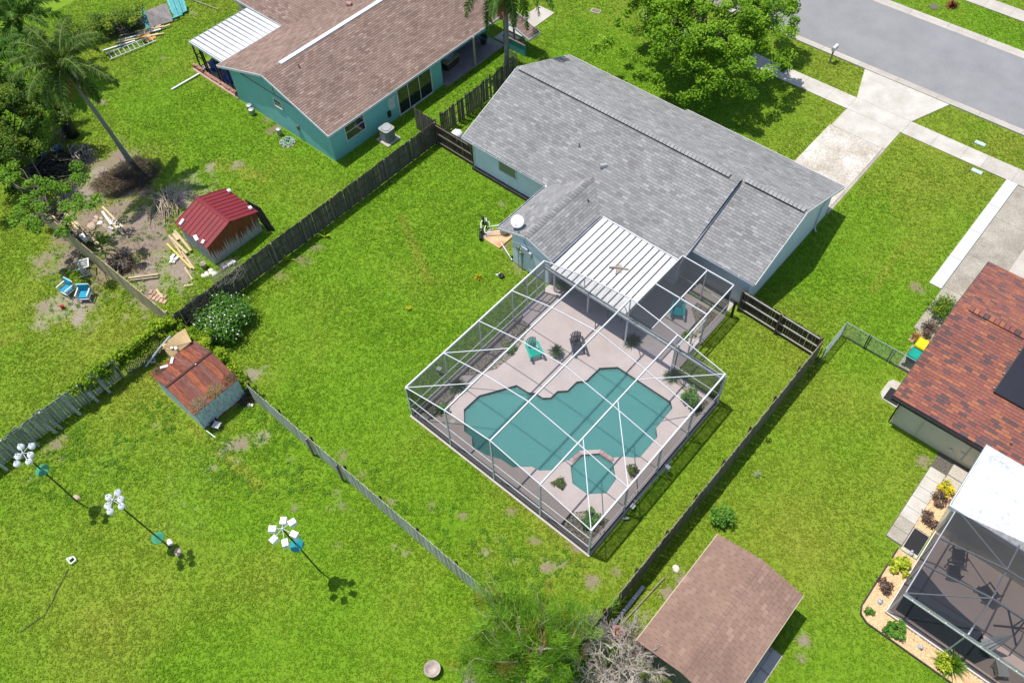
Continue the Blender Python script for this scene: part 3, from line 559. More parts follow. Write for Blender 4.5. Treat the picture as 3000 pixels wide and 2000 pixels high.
for i in range(4):     # screen panels, each bay its own
    for j in range(4):
        MB().add([(AX[i], AY[j], AZ[i] + .035), (AX[i + 1], AY[j], AZ[i + 1] + .035), (AX[i + 1], AY[j + 1], AZ[i + 1] + .035), (AX[i], AY[j + 1], AZ[i] + .035)], [[0, 1, 2, 3]]).build('roof_screen', scr, E_)
    MB().add([(AX[i], 0, .42), (AX[i + 1], 0, .42), (AX[i + 1], 0, AZ[i + 1]), (AX[i], 0, AZ[i])], [[0, 1, 2, 3]]).build('wall_screen', scr_side, E_)
    for x in (-12.0, 0.0): MB().add([(x, AY[i], .3), (x, AY[i + 1], .3), (x, AY[i + 1], 2.85), (x, AY[i], 2.85)], [[0, 1, 2, 3]]).build('wall_screen', scr_side, E_)
    MB().add([(AX[i], 11.1, 2.45), (AX[i + 1], 11.1, 2.45), (AX[i + 1], 11.1, AZ[i + 1]), (AX[i], 11.1, AZ[i])], [[0, 1, 2, 3]]).build('wall_screen', scr, E_)
    if i: beam((AX[i], 11.1, 2.45), (AX[i], 11.1, AZ[i]), .05, .05, 'post'); beam((AX[i], 11.1, 2.62), (AX[i], 10.55, AZ[i] - .03), .03, .04, 'brace')
gp = mat('old_gutter', (.5, .53, .53), (.3, .32, .32), 6, .6)
MB().bx(-12.0, 0, 11.03, 11.06, 2.28, 2.46).bx(-12.0, 0, 11.19, 11.22, 2.28, 2.46).bx(-12.0, 0, 11.03, 11.22, 2.27, 2.30).build('super_gutter', gp, E_)
beam((-6.1, 11.12, ZD), (-6.1, 11.12, 2.28), .08, .08, 'post'); beam((-3.0, 11.12, ZD), (-3.0, 11.12, 2.28), .06, .06, 'post')
beam((-3.0, 11.1, .95), (0, 11.1, .95), .045, .05, 'rail'); beam((-3, 11.1, .1), (0, 11.1, .1), .045, .05, 'rail')
MB().add([(-3, 11.1, .1), (0, 11.1, .1), (0, 11.1, 2.28), (-3, 11.1, 2.28)], [[0, 1, 2, 3]]).build('wall_screen', scr_side, E_)
MB().bx(.02, .1, 11.0, 11.12, .1, 2.75).build('downspout', white_alu, E_)
# timber ledge along the inside of the side wall
MB().bx(-11.96, -11.78, .2, 8.9, ZD, .16).build('kerb_board', timber_grey, E_)
# side bay beyond the patio roof
SB = thing('side_enclosure', 'flat-topped white screen bay beside the patio roof and garage wall', 'screen enclosure', (-4.6, 14, 0)); Zs = 2.62
for a, b in (((-6.3, 16.55), (-2.9, 16.55)), ((-2.9, 16.55), (-2.9, 11.2)), ((-4.62, 16.55), (-4.62, 11.2)), ((-6.3, 13.9), (-2.9, 13.9)), ((-6.3, 11.2), (-6.3, 16.55))): beam((*a, Zs), (*b, Zs), .055, .09, 'beam', par=SB)
for x, y in ((-2.9, 16.5), (-2.9, 13.9), (-2.9, 12.6), (-4.62, 16.5), (-2.9, 11.3)): beam((x, y, ZD), (x, y, Zs), .06, .06, 'post', par=SB)
for a, b in (((-6.3, 16.55), (-2.9, 16.55)), ((-2.9, 16.55), (-2.9, 13.9))):
    for z in (.1, .95): beam((*a, z), (*b, z), .045, .05, 'rail', par=SB)
    MB().add([(*a, .1), (*b, .1), (*b, Zs), (*a, Zs)], [[0, 1, 2, 3]]).build('wall_screen', scr_side, SB)
for x0, x1, y0, y1 in ((-6.3, -4.62, 13.9, 16.55), (-4.62, -2.9, 13.9, 16.55), (-6.3, -4.62, 11.2, 13.9), (-4.62, -2.9, 11.2, 13.9)): MB().add([(x0, y0, Zs + .02), (x1, y0, Zs + .02), (x1, y1, Zs + .02), (x0, y1, Zs + .02)], [[0, 1, 2, 3]]).build('roof_screen', scr_side if x0 < -5 else scr, SB)
dd = MB(); dd.bx(-2.94, -2.88, 12.65, 12.72, .1, 2.15).bx(-2.94, -2.88, 13.75, 13.83, .1, 2.15).bx(-2.94, -2.88, 12.72, 13.75, 2.08, 2.15).bx(-2.94, -2.88, 12.72, 13.75, .1, .3).bx(-2.94, -2.88, 12.72, 13.75, .95, 1.03)
dr_ = dd.build('door', steel, SB); MB().bx(-2.86, -2.82, 12.78, 12.84, .95, 1.12).build('handle', black_metal, dr_)
# patio roof of white metal pans
PR = thing('patio_roof', 'white metal pan roof over the patio between house and pool', 'patio roof', (-9, 13.7, 0))
panm = mat('white_pan', (.62, .62, .62), (.47, .46, .45), .9, .5, fine=.15, fscale=8, stretch=(1.2, .25, 1)); seam = mat('pan_seam_shadow_dirt', (.035, .035, .038), (.02, .02, .022))  # near-black base between pans paints in rib shadow along with dirt
zp = lambda y: 2.36 + (y - 11.25) * .03
MB().slab([(-11.72, 11.24, zp(11.24)), (-6.36, 11.24, zp(11.24)), (-6.36, 16.18, zp(16.18)), (-11.72, 16.18, zp(16.18))], (0, 0, -.07)).build('roof_base', seam, PR)
npan = 13; w_ = 5.36 / npan
for i in range(npan):
    x0 = -11.72 + i * w_; q = MB(); pr = [(.03, .002), (.045, .035), (w_ * .5, .045), (w_ - .045, .035), (w_ - .03, .002)]
    vs = [(x0 + a, y, zp(y) + h) for y in (11.22, 16.15) for a, h in pr]; k = len(pr)
    q.add(vs, [[i2, i2 + 1, k + i2 + 1, k + i2] for i2 in range(k - 1)] + [list(range(k))[::-1], [k + j for j in range(k)]]).build('roof_pan', panm, PR)
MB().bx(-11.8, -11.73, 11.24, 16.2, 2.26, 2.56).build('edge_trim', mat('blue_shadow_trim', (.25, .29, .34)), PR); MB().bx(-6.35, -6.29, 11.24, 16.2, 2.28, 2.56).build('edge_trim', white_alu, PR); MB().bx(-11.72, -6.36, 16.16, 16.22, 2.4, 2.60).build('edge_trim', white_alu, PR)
for i, x in enumerate((-11.6, -9.1)): MB().bx(x - .04, x + .04, 11.5, 11.58, ZD, 2.3).build('post', white_alu, PR)
# driftwood cross lying on the patio roof
dw = thing('driftwood_cross', 'weathered driftwood cross lying on the white patio roof', 'driftwood', (-8.6, 13.6, 2.47), .55, local=True); drift = mat('driftwood', (.36, .31, .24), (.22, .19, .15), 6, .9)
MB().tube([(-.55, 0, .06), (0, .03, .07), (.55, -.02, .06)], [.05, .065, .05], 6).build('branch', drift, dw)
for k, dy in enumerate((-.1, .0, .1, .18)): MB().tube([(-.12 + k * .09, -.38 + dy * .4, .02), (-.1 + k * .08, .4 - abs(dy), .03)], [.035, .025], 5).build('stick', drift, dw)

# ------------------------------------------------------------------ deck furniture
def adirondack(loc, rz, m, label):
    T = thing('adirondack_chair', label, 'chair', loc, rz, 'garden chairs on the pool deck', local=True)
    # faces -y; seat slopes down to the back
    for i in range(6):
        y = -.28 + i * .1; z = .38 - i * .022; MB().box((0, y, z), (.52, .085, .025), M=Matrix.Rotation(-.22, 3, 'X')).build('seat_slat', m, T)
    for i in range(7):
        a = (i - 3) * .075; top = 1.02 - .035 * (i - 3) ** 2 * .6; MB().bar((a * .85, .3, .24), (a * 1.25, .55, top), .066, .02, up=(0, -1, .4)).build('back_slat', m, T)
    MB().bar((-.3, .44, .66), (.3, .44, .66), .07, .03).build('back_rail', m, T)
    for s_ in (-1, 1):
        MB().bar((s_ * .36, -.42, .58), (s_ * .33, .42, .60), .13, .028).lathe((s_ * .36, -.42, .566), [(.09, 0), (.09, .028)], 10).build('armrest', m, T)
        MB().bar((s_ * .30, -.34, 0), (s_ * .30, -.34, .57), .03, .09).build('leg', m, T); MB().bar((s_ * .27, -.36, .36), (s_ * .27, .55, .04), .03, .11).build('leg', m, T)
        MB().bar((s_ * .33, .40, .3), (s_ * .33, .42, .59), .03, .06).build('arm_support', m, T)
    MB().bx(-.27, .27, -.36, -.33, .26, .39).build('apron', m, T)
    return T
teal_p = mat('teal_plastic', (.0, .40, .30), (.0, .34, .26), 3, .4); teal_b = mat('turquoise_plastic', (.01, .30, .33), (.01, .24, .27), 3, .4); navy_p = mat('navy_plastic', (.035, .045, .065), (.025, .032, .05), 3, .4)
adirondack((-9.55, 7.25, ZD), R_(60), teal_p, 'teal green plastic garden chair on the open pool deck'); adirondack((-7.9, 9.1, ZD), R_(52), navy_p, 'dark navy plastic garden chair on the pool deck'); adirondack((-5.05, 14.75, ZD), R_(28), teal_b, 'turquoise plastic garden chair in the side screen bay')
leaf_spiky = leafmat('spiky_leaf', (.012, .03, .012), (.035, .075, .03), (.09, .14, .06), trans=.2)
def spiky(loc, n, L, label, pot=None, m=None, group='spiky plants on the deck', name='spiky_plant', w=.03, droop=.5, cat='plant'):
    "strap leaves arching from one crown"
    T = thing(name, label, cat, loc, random.uniform(0, 6), group, local=True); z0 = .0
    if pot:
        r, h, pm = pot; MB().lathe((0, 0, 0), [(r * .72, 0), (r, h * .9), (r * 1.06, h), (r * .9, h), (r * .85, h - .05)], 14).build('pot', pm, T, True); z0 = h - .03
        for k in range(6): a = k * 1.047; MB().tube([(r * 1.1 * math.cos(a), r * 1.1 * math.sin(a), 0), (r * 1.08 * math.cos(a), r * 1.08 * math.sin(a), h * .8)], .008, 4).build('pot_stand', black_metal, T)
    V = []; F = []; tone = []
    for i in range(n):
        a = rng.uniform(0, 6.28); el = rng.uniform(.15, 1.45); l = L * rng.uniform(.7, 1.1); pts = []
        for k in range(5):
            f_ = k / 4; r = l * f_ * math.cos(el) * 1.0; z = l * f_ * math.sin(el) - droop * l * f_ * f_ * math.cos(el); ww = w * (1 - f_) ** .6 * (1 if k < 4 else 0)
            c_ = np.array([r * math.cos(a), r * math.sin(a), z0 + max(z, -z0 + .01)]); sd = np.array([-math.sin(a), math.cos(a), 0]) * ww; pts += [c_ - sd, c_ + sd]
        o2 = len(V); V += pts
        for k in range(4): F.append([o2 + 2 * k, o2 + 2 * k + 1, o2 + 2 * k + 3, o2 + 2 * k + 2])
        tone += [rng.random()] * 4
    npmesh('leaves', V, F, m or leaf_spiky, T, kind='stuff', attrs={'tone': ('FACE', tone)}); return T
spiky((-8.6, 8.05, ZD), 170, .62, 'spiky dark green plant in a wire stand between two garden chairs', (.2, .32, mat('tan_pot', (.3, .24, .17)))); spiky((-11.35, 2.95, ZD), 190, .7, 'spiky green plant on the deck corner by the gravel side bed'); spiky((-5.85, 11.5, ZD), 190, .72, 'spiky green plant beside the white patio post')
spiky((-2.75, 11.0, ZD), 180, .68, 'spiky green plant at the corner post by the back gravel bed'); spiky((-11.3, 12.1, ZD), 190, .8, 'large spiky plant in shade under the patio roof by wing wall', (.22, .3, terracotta))
# concrete lamp by the side bed, spot lights and deck drains
lp = thing('bed_lamp', 'grey garden light on the grass outside the enclosure side wall', 'garden light', (-12.8, 2.95, 0), .3, local=True); MB().bx(-.03, .03, -.03, .03, 0, .35).build('stake', black_metal, lp); MB().bx(-.14, .14, -.12, .12, .33, .5).build('lamp_head', gry, lp)
sp_ = thing('spot_light', 'small round spot light on the grass by the enclosure corner', 'garden light', (.28, 2.6, 0), .8, local=True); MB().bx(-.02, .02, -.02, .02, 0, .12).build('stake', black_metal, sp_); MB().tube([(-.15, 0, .13), (.15, 0, .16)], .06, 8).build('lamp_head', gry, sp_)
lb_ = thing('pool_light_box', 'grey outdoor outlet post beside the enclosure wall facing the picket fence', 'outlet post', (.35, 6.0, 0), local=True); MB().bx(-.04, .04, -.04, .04, 0, .5).build('post', gry, lb_); MB().bx(-.12, .12, -.1, .1, .45, .68).build('box', gry, lb_)
ps = thing('patio_table', 'thin black metal table frame in shade under the patio roof', 'table', (-7.6, 12.4, ZD), .1, local=True)
for a in (-.45, .45):
    for c_ in (-.3, .3): MB().bx(a - .015, a + .015, c_ - .015, c_ + .015, 0, .68).build('leg', black_metal, ps)
MB().bx(-.5, .5, -.35, .35, .68, .71).build('table_top', mat('table_glass', (.15, .17, .19), rough=.1), ps)
# white pole hook leaning, pole on pegs along the enclosure
pl = thing('pool_pole', 'white pool brush pole lying along the outside of the enclosure', 'pool pole', (.2, 4.6, .0)); MB().tube([(.16, 3.4, .3), (.2, 6.6, .34)], .022, 6).build('pole', white_alu, pl); MB().bx(.1, .3, 3.15, 3.4, .26, .34).build('brush', white_paint, pl)
for y in (3.6, 6.2): MB().bx(.02, .22, y - .02, y + .02, .22, .28).build('peg', steel, pl)
# ------------------------------------------------------------------ the turquoise house
teal_w = mat('stucco_turquoise', (.21, .52, .49), (.185, .47, .44), .9, .8, fine=.12, fscale=25, bmp=.15); tan_w = mat('stucco_tan', (.48, .40, .28), (.42, .35, .24), 1, .85)
sh_brown = shinglemat('brown_shingle', [(0, (.155, .105, .085)), (.3, (.205, .14, .112)), (.55, (.235, .165, .135)), (.8, (.185, .125, .10)), (1, (.275, .20, .165))], .10)
T = thing('house', 'turquoise house with reddish brown shingle roof beyond the long plank fence', 'house', (-36, 18, 0)); ZR = 4.38; XR = -36.2; se = (ZR - 2.45) / 6.1; sw = (ZR - 2.45) / 5.9
ze_ = lambda x: ZR - se * (x - XR); zw_ = lambda x: ZR - sw * (XR - x)
extr([(-40.9, -.3), (-40.9, 2.70), (-36.2, 4.2), (-30.32, 2.36), (-30.32, -.3)], 'y', 10.9, 21.5).build('wall', teal_w, T)
extr([(-40.9, -.3), (-40.9, 2.70), (-36.2, 4.2), (-32.3, 2.95), (-32.3, -.3)], 'y', 21.51, 28.6).build('wall', teal_w, T)
MB().bx(-49, -40.91, 17.5, 27, -.3, 2.55).build('wall', tan_w, T)
RT = MB()
def slabs(pl): RT.slab([(p[0], p[1], p[2] - .004) for p in pl], (0, 0, -.09))
PE = [(-30.1, 10.7, ze_(-30.1)), (-30.1, 27.85, ze_(-30.1)), (-36.2, 27.85, ZR), (-36.2, 10.7, ZR)]; PE2 = [(-27.4, 27.85, ze_(-27.4)), (-27.4, 29.05, ze_(-27.4)), (-36.2, 29.05, ZR), (-36.2, 27.85, ZR)]
PW = [(-42.1, 16.75, 2.45), (-42.1, 10.7, 2.45), (-36.2, 10.7, ZR), (-36.2, 22.65, ZR)]; PS = [(-49, 16.75, 2.45), (-42.1, 16.75, 2.45), (-36.2, 22.65, ZR), (-49, 22.65, ZR)]; PN = [(-49, 22.66, ZR), (-36.2, 22.66, ZR), (-36.2, 34, ZR), (-42.1, 34, 2.45), (-42.1, 28.5, 2.45), (-49, 28.5, 2.45)]
for pl in (PE, PE2, PW, PS): slabs(pl)
rt = RT.build('roof', roof_under, T); MB().slab([(-49, 22.7, ZR - .02), (-36.3, 22.7, ZR - .02), (-42.1, 28.5, 2.45), (-49, 28.5, 2.45)], (0, 0, -.09)).build('back_slope', sh_brown, rt)
MB().slab([(-36.22, 22.8, ZR - .02), (-36.22, 29.05, ZR - .02), (-42.1, 29.05, 2.45), (-42.1, 28.6, 2.45)], (0, 0, -.09)).build('back_slope', sh_brown, rt)
shingles([((-30.1, 10.7, ze_(-30.1)), (0, 1, 0), [PE, PE2]), ((-42.1, 16.75, 2.45), (0, -1, 0), [PW]), ((-49, 16.75, 2.45), (1, 0, 0), [PS])], rt, sh_brown, .40, .18)
caps((-36.2, 10.7, ZR + .005), (-36.2, 12.2, ZR + .005), rt, sh_brown)
MB().bx(-36.36, -36.04, 12.3, 28.4, ZR - .03, ZR + .05).build('ridge_vent', mat('vent_white', (.64, .66, .70), (.6, .62, .66), 2, .4), rt)
hood_vent(rt, (-38.4, 20.5, 3.72), mat('vent_pink', (.42, .22, .19)), .2); pipe_vent(rt, (-35.2, 13.05, ze_(-35.2)), .3, .045, mat('vent_brown', (.25, .15, .11)))
tf = mat('pale_grey_fascia', (.55, .60, .62), (.46, .52, .54), 3, .6)
for a, b in (((-42.1, 10.68, 2.38), (-36.2, 10.68, ZR - .07)), ((-36.2, 10.68, ZR - .07), (-30.1, 10.68, 2.38)), ((-30.08, 10.7, 2.38), (-30.08, 27.85, 2.38)), ((-30.08, 27.83, 2.37), (-27.4, 27.83, ze_(-27.4) - .07)), ((-27.38, 27.85, ze_(-27.4) - .07), (-27.38, 29.05, ze_(-27.4) - .07)), ((-27.4, 29.07, ze_(-27.4) - .07), (-36.2, 29.07, ZR - .07)), ((-42.12, 10.7, 2.38), (-42.12, 16.75, 2.38)), ((-49, 16.73, 2.38), (-42.1, 16.73, 2.38))): MB().bar(a, b, .04, .17).build('fascia', tf, T)
trim_b = mat('brown_trim', (.17, .14, .11))
MB().bar((-39.4, 10.885, 2.95), (-33.0, 10.885, 2.95), .04, .09).build('gable_trim', trim_b, T); MB().bar((-35.65, 10.885, 2.98), (-35.65, 10.885, 3.9), .04, .08).build('gable_trim', trim_b, T)
for k in range(18): x = -38.9 + k * .33; zt = min(zw_(x), ze_(x)) - .2; MB().bx(x, x + .30, 10.872, 10.895, 3.0, max(3.06, zt)).build('gable_board', teal_w, T)
window(T, 'y', 10.9, -35.95, -35.2, 1.95, 2.5, -1, white_paint, rails=(2.22,)); window(T, 'x', -30.32, 12.2, 13.85, .95, 2.2, 1, white_paint, rails=(1.58,))
window(T, 'x', -30.32, 17.1, 20.35, .06, 2.12, 1, white_paint, mull=(18.1, 19.2), fw=.09)
MB().bx(-30.318, -30.305, 16.2, 16.75, .9, 1.9).build('bare_patch', mat('plaster_patch', (.62, .65, .64)), T); MB().bx(-30.3, -30.2, 15.95, 16.2, .55, 1.0).build('switch_box', black_metal, T)
MB().bx(-33.95, -33.75, 10.8, 10.9, .9, 1.25).tube([(-33.85, 10.84, .9), (-33.8, 10.84, 0)], .015, 5).build('hose_bib', trim_b, T)
# recessed porch
pt = mat('porch_tile', (.30, .24, .25), (.24, .19, .20), 1.2, .7, obj=.08); pf = MB().bx(-32.3, -29.9, 21.5, 27.9, -.2, .02).build('porch_floor', concrete_old, T)
for i in range(4):
    for j in range(10): MB().bx(-32.28 + i * .59, -31.71 + i * .59, 21.53 + j * .575, 22.09 + j * .575, .022, .034).build('floor_tile', pt, pf)
MB().bx(-30.08, -29.96, 24.6, 24.72, 0, 2.4).build('porch_post', tan_w, T)
for j in range(14): MB().bx(-32.29, -32.26, 21.6 + j * .42, 21.6 + j * .42 + .4, .1, 2.6).build('wall_board', mat('board_teal', (.05, .24, .27)) if j == 0 else bpy.data.materials['board_teal'], T)
bt = mat('teal_brick', (.07, .33, .30), (.05, .25, .23), 8, .8, obj=.15); bw = MB().bx(-29.95, -27.87, 27.82, 27.98, -.2, .86).build('porch_wall', mat('teal_mortar', (.05, .2, .19)), T)
for r in range(11):
    for c_ in range(9): x = -29.95 + c_ * .236 + (r % 2) * .1; MB().bx(x, min(x + .225, -27.84), 27.80, 28.0, .0 + r * .079, .068 + r * .079).build('brick', bt, bw)
MB().bx(-29.98, -27.8, 27.76, 28.04, .87, .93).build('porch_sill', trim_b, T)
for x in (-29.9, -28.95, -28.0): MB().bx(x - .055, x + .055, 27.86, 27.97, .93, ze_(x) - .1).build('porch_post', trim_b, T)
for z in (1.35,): MB().bx(-29.9, -28.0, 27.88, 27.95, z, z + .1).build('porch_rail', trim_b, T)
MB().bx(-31.2, -29.6, 28.05, 33.5, -.1, .03).build('entry_path', concrete, T); EXC += [[(-41, 10.8), (-30.2, 10.8), (-30.2, 21.5), (-29.85, 21.5), (-29.85, 27.75), (-27.8, 28.0), (-29.6, 28.1), (-29.6, 33.5), (-31.2, 33.5), (-31.2, 28.6), (-41, 28.6)], [(-49, 17.4), (-40.9, 17.4), (-40.9, 27), (-49, 27)]]
bx_ = thing('porch_bench', 'dark chest with pale papers on top, standing on the turquoise house porch', 'chest', (-31.6, 23.4, .04), .1, local=True); MB().bx(-.5, .5, -.7, .7, .02, .6).build('body', mat('dark_wood', (.06, .045, .03)), bx_); MB().bx(-.55, .55, -.75, .75, .6, .66).build('lid', mat('bench_top', (.42, .36, .26)), bx_); MB().box((.0, .1, .675), (.6, .8, .02), .4).build('paper', mat('paper_grey', (.6, .62, .62)), bx_)
pp = thing('planter_pot', 'large dark green pot on the turquoise house porch beside path', 'pot', (-31.3, 27.0, .04), local=True); MB().lathe((0, 0, 0), [(.2, 0), (.33, .5), (.36, .52), (.36, .6), (.3, .6), (.28, .5)], 16).build('pot', mat('glazed_green', (.05, .09, .08), rough=.3), pp, True); MB().lathe((0, 0, .45), [(.28, 0), (.2, .03)], 12).build('soil', gravel, pp)
# side shelter with white metal roof
SH = thing('side_shelter', 'white ribbed metal shelter roof on black posts against the turquoise house', 'shelter', (-44, 14, 0)); zq = lambda x: 2.30 + (x + 46.2) * .03
MB().slab([(-46.2, 11.3, zq(-46.2)), (-42.15, 11.3, zq(-42.15)), (-42.15, 16.7, zq(-42.15)), (-46.2, 16.7, zq(-46.2))], (0, 0, -.06)).build('roof_base', seam, SH)
for i in range(13):
    y0 = 11.3 + i * .415; pr = [(.02, .002), (.035, .03), (.2, .04), (.375, .03), (.392, .002)]; k = len(pr); vs = [(x, y0 + a, zq(x) + h) for x in (-46.22, -42.1) for a, h in pr]
    MB().add(vs, [[j, k + j, k + j + 1, j + 1] for j in range(k - 1)] + [list(range(k)), [k + j for j in range(k)][::-1]]).build('roof_pan', panm, SH)
    MB().bx(-46.2, -42.15, y0 - .012, y0 + .012, zq(-46.2), zq(-42.15) + .05).build('rib', gry, SH)
MB().bx(-46.26, -46.2, 11.25, 16.75, 2.2, 2.34).build('edge_trim', steel, SH); MB().bx(-46.2, -42.1, 11.22, 11.29, 2.18, 2.38).build('edge_trim', white_alu, SH)
for x, y in ((-46.15, 11.35), (-45.3, 11.35), (-45.0, 11.35), (-43.7, 11.35), (-43.3, 11.35), (-42.2, 11.35), (-46.15, 14), (-46.15, 16.6)): MB().bx(x - .045, x + .045, y - .045, y + .045, 0, 2.25).build('post', black_metal, SH)
for z in (.12, 1.1): MB().bx(-46.15, -42.2, 11.32, 11.38, z, z + .06).build('rail', black_metal, SH); MB().bx(-46.18, -46.12, 11.35, 16.6, z, z + .06).build('rail', black_metal, SH)
MB().bx(-46.3, -42, 11.3, 16.7, -.2, .03).build('floor_slab', concrete_old, SH); EXC.append([(-46.8, 10.75), (-42, 10.75), (-42, 16.8), (-46.8, 16.8)])
MB().bx(-46.5, -40.95, 10.82, 11.25, -.1, .06).build('brick_path', mat('pink_pavers', (.45, .30, .24), (.36, .24, .19), 4, .9), SH)
bk = mat('red_brick', (.36, .19, .14), (.26, .13, .10), 8, .9, obj=.2); bp = thing('brick_pile', 'rows of reddish bricks stacked along the shelter edge', 'bricks', (-44, 11.1, 0), group=None)
for i in range(20):
    for r in range(2 if i > 4 else 4): MB().box((-46.45 + i * .26, 11.08 + random.uniform(-.04, .04), .105 + r * .085), (.235, .20, .075), random.uniform(-.12, .12)).build('brick', bk, bp)
tarp = mat('blue_tarp', (.01, .06, .36), (.008, .045, .27), 3, .4)
def lump(name, label, cat, c, d, m, seed, group=None):
    r = np.random.default_rng(seed); n, k = 14, 8; V = []; F = []
    for j in range(k + 1):
        ph = math.pi / 2 * j / k
        for i in range(n): a = 2 * math.pi * i / n; q = 1 + r.uniform(-.16, .16); V.append((c[0] + d[0] / 2 * math.cos(a) * math.cos(ph) ** .6 * q, c[1] + d[1] / 2 * math.sin(a) * math.cos(ph) ** .6 * q, c[2] + d[2] * math.sin(ph) * (1 + r.uniform(-.06, .06))))
    for j in range(k):
        for i in range(n): F.append([j * n + i, j * n + (i + 1) % n, (j + 1) * n + (i + 1) % n, (j + 1) * n + i])
    return tag(MB().add(V, F).build(name, m, None, True), label, cat, group)
lump('tarp_bundle', 'crumpled blue tarp heap at the shelter corner behind black posts', 'tarp', (-45.2, 12.2, .03), (1.3, 1.1, .75), tarp, 1); lump('tarp_bundle', 'larger blue tarp over stored goods against the turquoise wall', 'tarp', (-43.2, 12.0, .03), (1.5, 1.0, 1.05), tarp, 2)
wp = thing('gutter_length', 'white gutter length lying on the grass beside the brick pile', 'gutter', P(540, 240)); MB().bar(tuple(P(503, 263, .06)), tuple(P(584, 216, .1)), .13, .09).build('channel', white_paint, wp)
def can(loc, label, m=None, r=.2, h=.42):
    C_ = thing('metal_can', label, 'can', loc, random.random() * 3, 'metal cans by the turquoise wall', local=True); MB().lathe((0, 0, 0), [(r * .9, 0), (r, .03), (r, h), (r * 1.03, h + .01)], 14).build('drum', m or steel, C_, True); MB().lathe((0, 0, h + .01), [(r * 1.05, 0), (r * 1.05, .03), (r * .4, .06)], 14).build('lid', m or steel, C_)
can((-39.25, 10.62, 0), 'metal can standing against the turquoise gable wall'); can((-38.75, 10.42, 0), 'metal can set in front of its twin by the turquoise gable wall'); can((-35.45, 10.25, 0), 'short metal can beside the coiled garden hose', r=.18, h=.5)
hz = thing('garden_hose', 'pale green garden hose coiled on stones below the turquoise gable', 'hose', (-34.4, 10.05, 0), local=True); hm = mat('hose_green', (.38, .55, .48), (.2, .32, .28), 4, .5)
pts = []
for i in range(170): a = i * .33; r = .34 + .17 * math.sin(i * .21) + .07 * math.sin(i * .9); pts.append((r * math.cos(a) + .05 * math.sin(i * .13), r * math.sin(a) * .9, .06 + .0006 * i + .03 * math.sin(i * .7) ** 2))
MB().tube(pts, .016, 5).build('hose', hm, hz, True)
for i in range(9): a = i * .7; MB().lathe((.52 * math.cos(a), .45 * math.sin(a), -.02), [(.12, 0), (.13, .05), (.07, .09)], 7).build('stone', mat('border_stone', (.42, .34, .26), obj=.2) if i == 0 else bpy.data.materials['border_stone'], hz)
# air conditioner
ac = thing('air_conditioner', 'round-cornered grey air conditioner unit on a pad beside the turquoise wall', 'air conditioner', (-29.15, 14.75, 0), local=True); MB().bx(-.62, .62, -.62, .62, -.05, .06).build('pad', concrete, ac)
def rbox(w_, h0, h1, r, k=4): return [((w_ - r) * sx + r * math.cos(a0 + math.pi / 2 * j / k), (w_ - r) * sy + r * math.sin(a0 + math.pi / 2 * j / k)) for sx, sy, a0 in ((1, 1, 0), (-1, 1, math.pi / 2), (-1, -1, math.pi), (1, -1, -math.pi / 2)) for j in range(k + 1)]
acg = mat('ac_grey', (.20, .21, .21), (.16, .17, .17), 3, .5); MB().prism(rbox(.42, 0, 0, .18), .06, .92).build('cabinet', acg, ac); tp = MB().prism(rbox(.45, 0, 0, .2), .92, .99).build('top_plate', mat('ac_pale', (.32, .32, .30)), ac); MB().lathe((0, 0, .99), [(.34, 0), (.34, .012), (.05, .02)], 20).build('fan_well', black_metal, tp)
for k in range(9): MB().lathe((0, 0, 1.005 + .001 * k), [(.05 + k * .034, 0), (.058 + k * .034, .008)], 20).build('guard_ring', steel, tp)
for k in range(10):
    for s1 in (-1, 1): MB().bx(-.24, .24, s1 * .425 - .012, s1 * .425 + .012, .14 + k * .075, .18 + k * .075).build('louvre', mat('ac_slat', (.30, .31, .31)) if k == 0 and s1 < 0 else bpy.data.materials['ac_slat'], ac); MB().bx(s1 * .425 - .012, s1 * .425 + .012, -.24, .24, .14 + k * .075, .18 + k * .075).build('louvre', bpy.data.materials['ac_slat'], ac)

# ------------------------------------------------------------------ the red-roofed neighbour
beige = mat('stucco_beige', (.64, .585, .44), (.57, .52, .39), .8, .85, fine=.12, fscale=25)
sh_red = shinglemat('red_blend_shingle', [(0, (.095, .06, .06)), (.16, (.12, .07, .065)), (.2, (.20, .075, .058)), (.55, (.24, .09, .065)), (.6, (.185, .075, .062)), (.8, (.215, .085, .065)), (.84, (.30, .115, .065)), (1, (.28, .11, .065))], .1)
B = thing('house', 'beige house with mottled red shingle roof and solar panel', 'house', (13, 21, 0)); sb = .34; yb = 21.4; zb = 4.42; zbf = lambda y: zb - sb * abs(y - yb)
extr([(16.0, -.3), (16.0, zbf(16.0) - .12), (21.4, 4.28), (26.6, zbf(26.6) - .12), (26.6, -.3)], 'x', 7.55, 24).build('wall', beige, B)
R1 = [(7.05, 15.65, zbf(15.65)), (24, 15.65, zbf(15.65)), (24, yb, zb), (7.05, yb, zb)]; R2 = [(7.05, yb, zb), (24, yb, zb), (24, 27.15, zbf(27.15)), (7.05, 27.15, zbf(27.15))]
rb = MB().slab([(p[0], p[1], p[2] - .004) for p in R1], (0, 0, -.09)).slab([(p[0], p[1], p[2] - .004) for p in R2], (0, 0, -.09)).build('roof', roof_under, B)
cut = lambda pl: [(min(p[0], 16.5), p[1], p[2]) for p in pl]
shingles([((7.05, 15.65, zbf(15.65)), (1, 0, 0), [cut(R1)]), ((16.5, 27.15, zbf(27.15)), (-1, 0, 0), [cut(R2)])], rb, sh_red, .38, .17)
MB().bx(7.7, 16, yb - .16, yb + .16, zb - .03, zb + .04).build('ridge_vent', mat('vent_darkred', (.06, .03, .03)), rb); caps((7.65, yb, zb + .085), (16, yb, zb + .085), rb, sh_red, .26, .19); caps((7.05, yb, zb + .005), (7.6, yb, zb + .005), rb, sh_red)
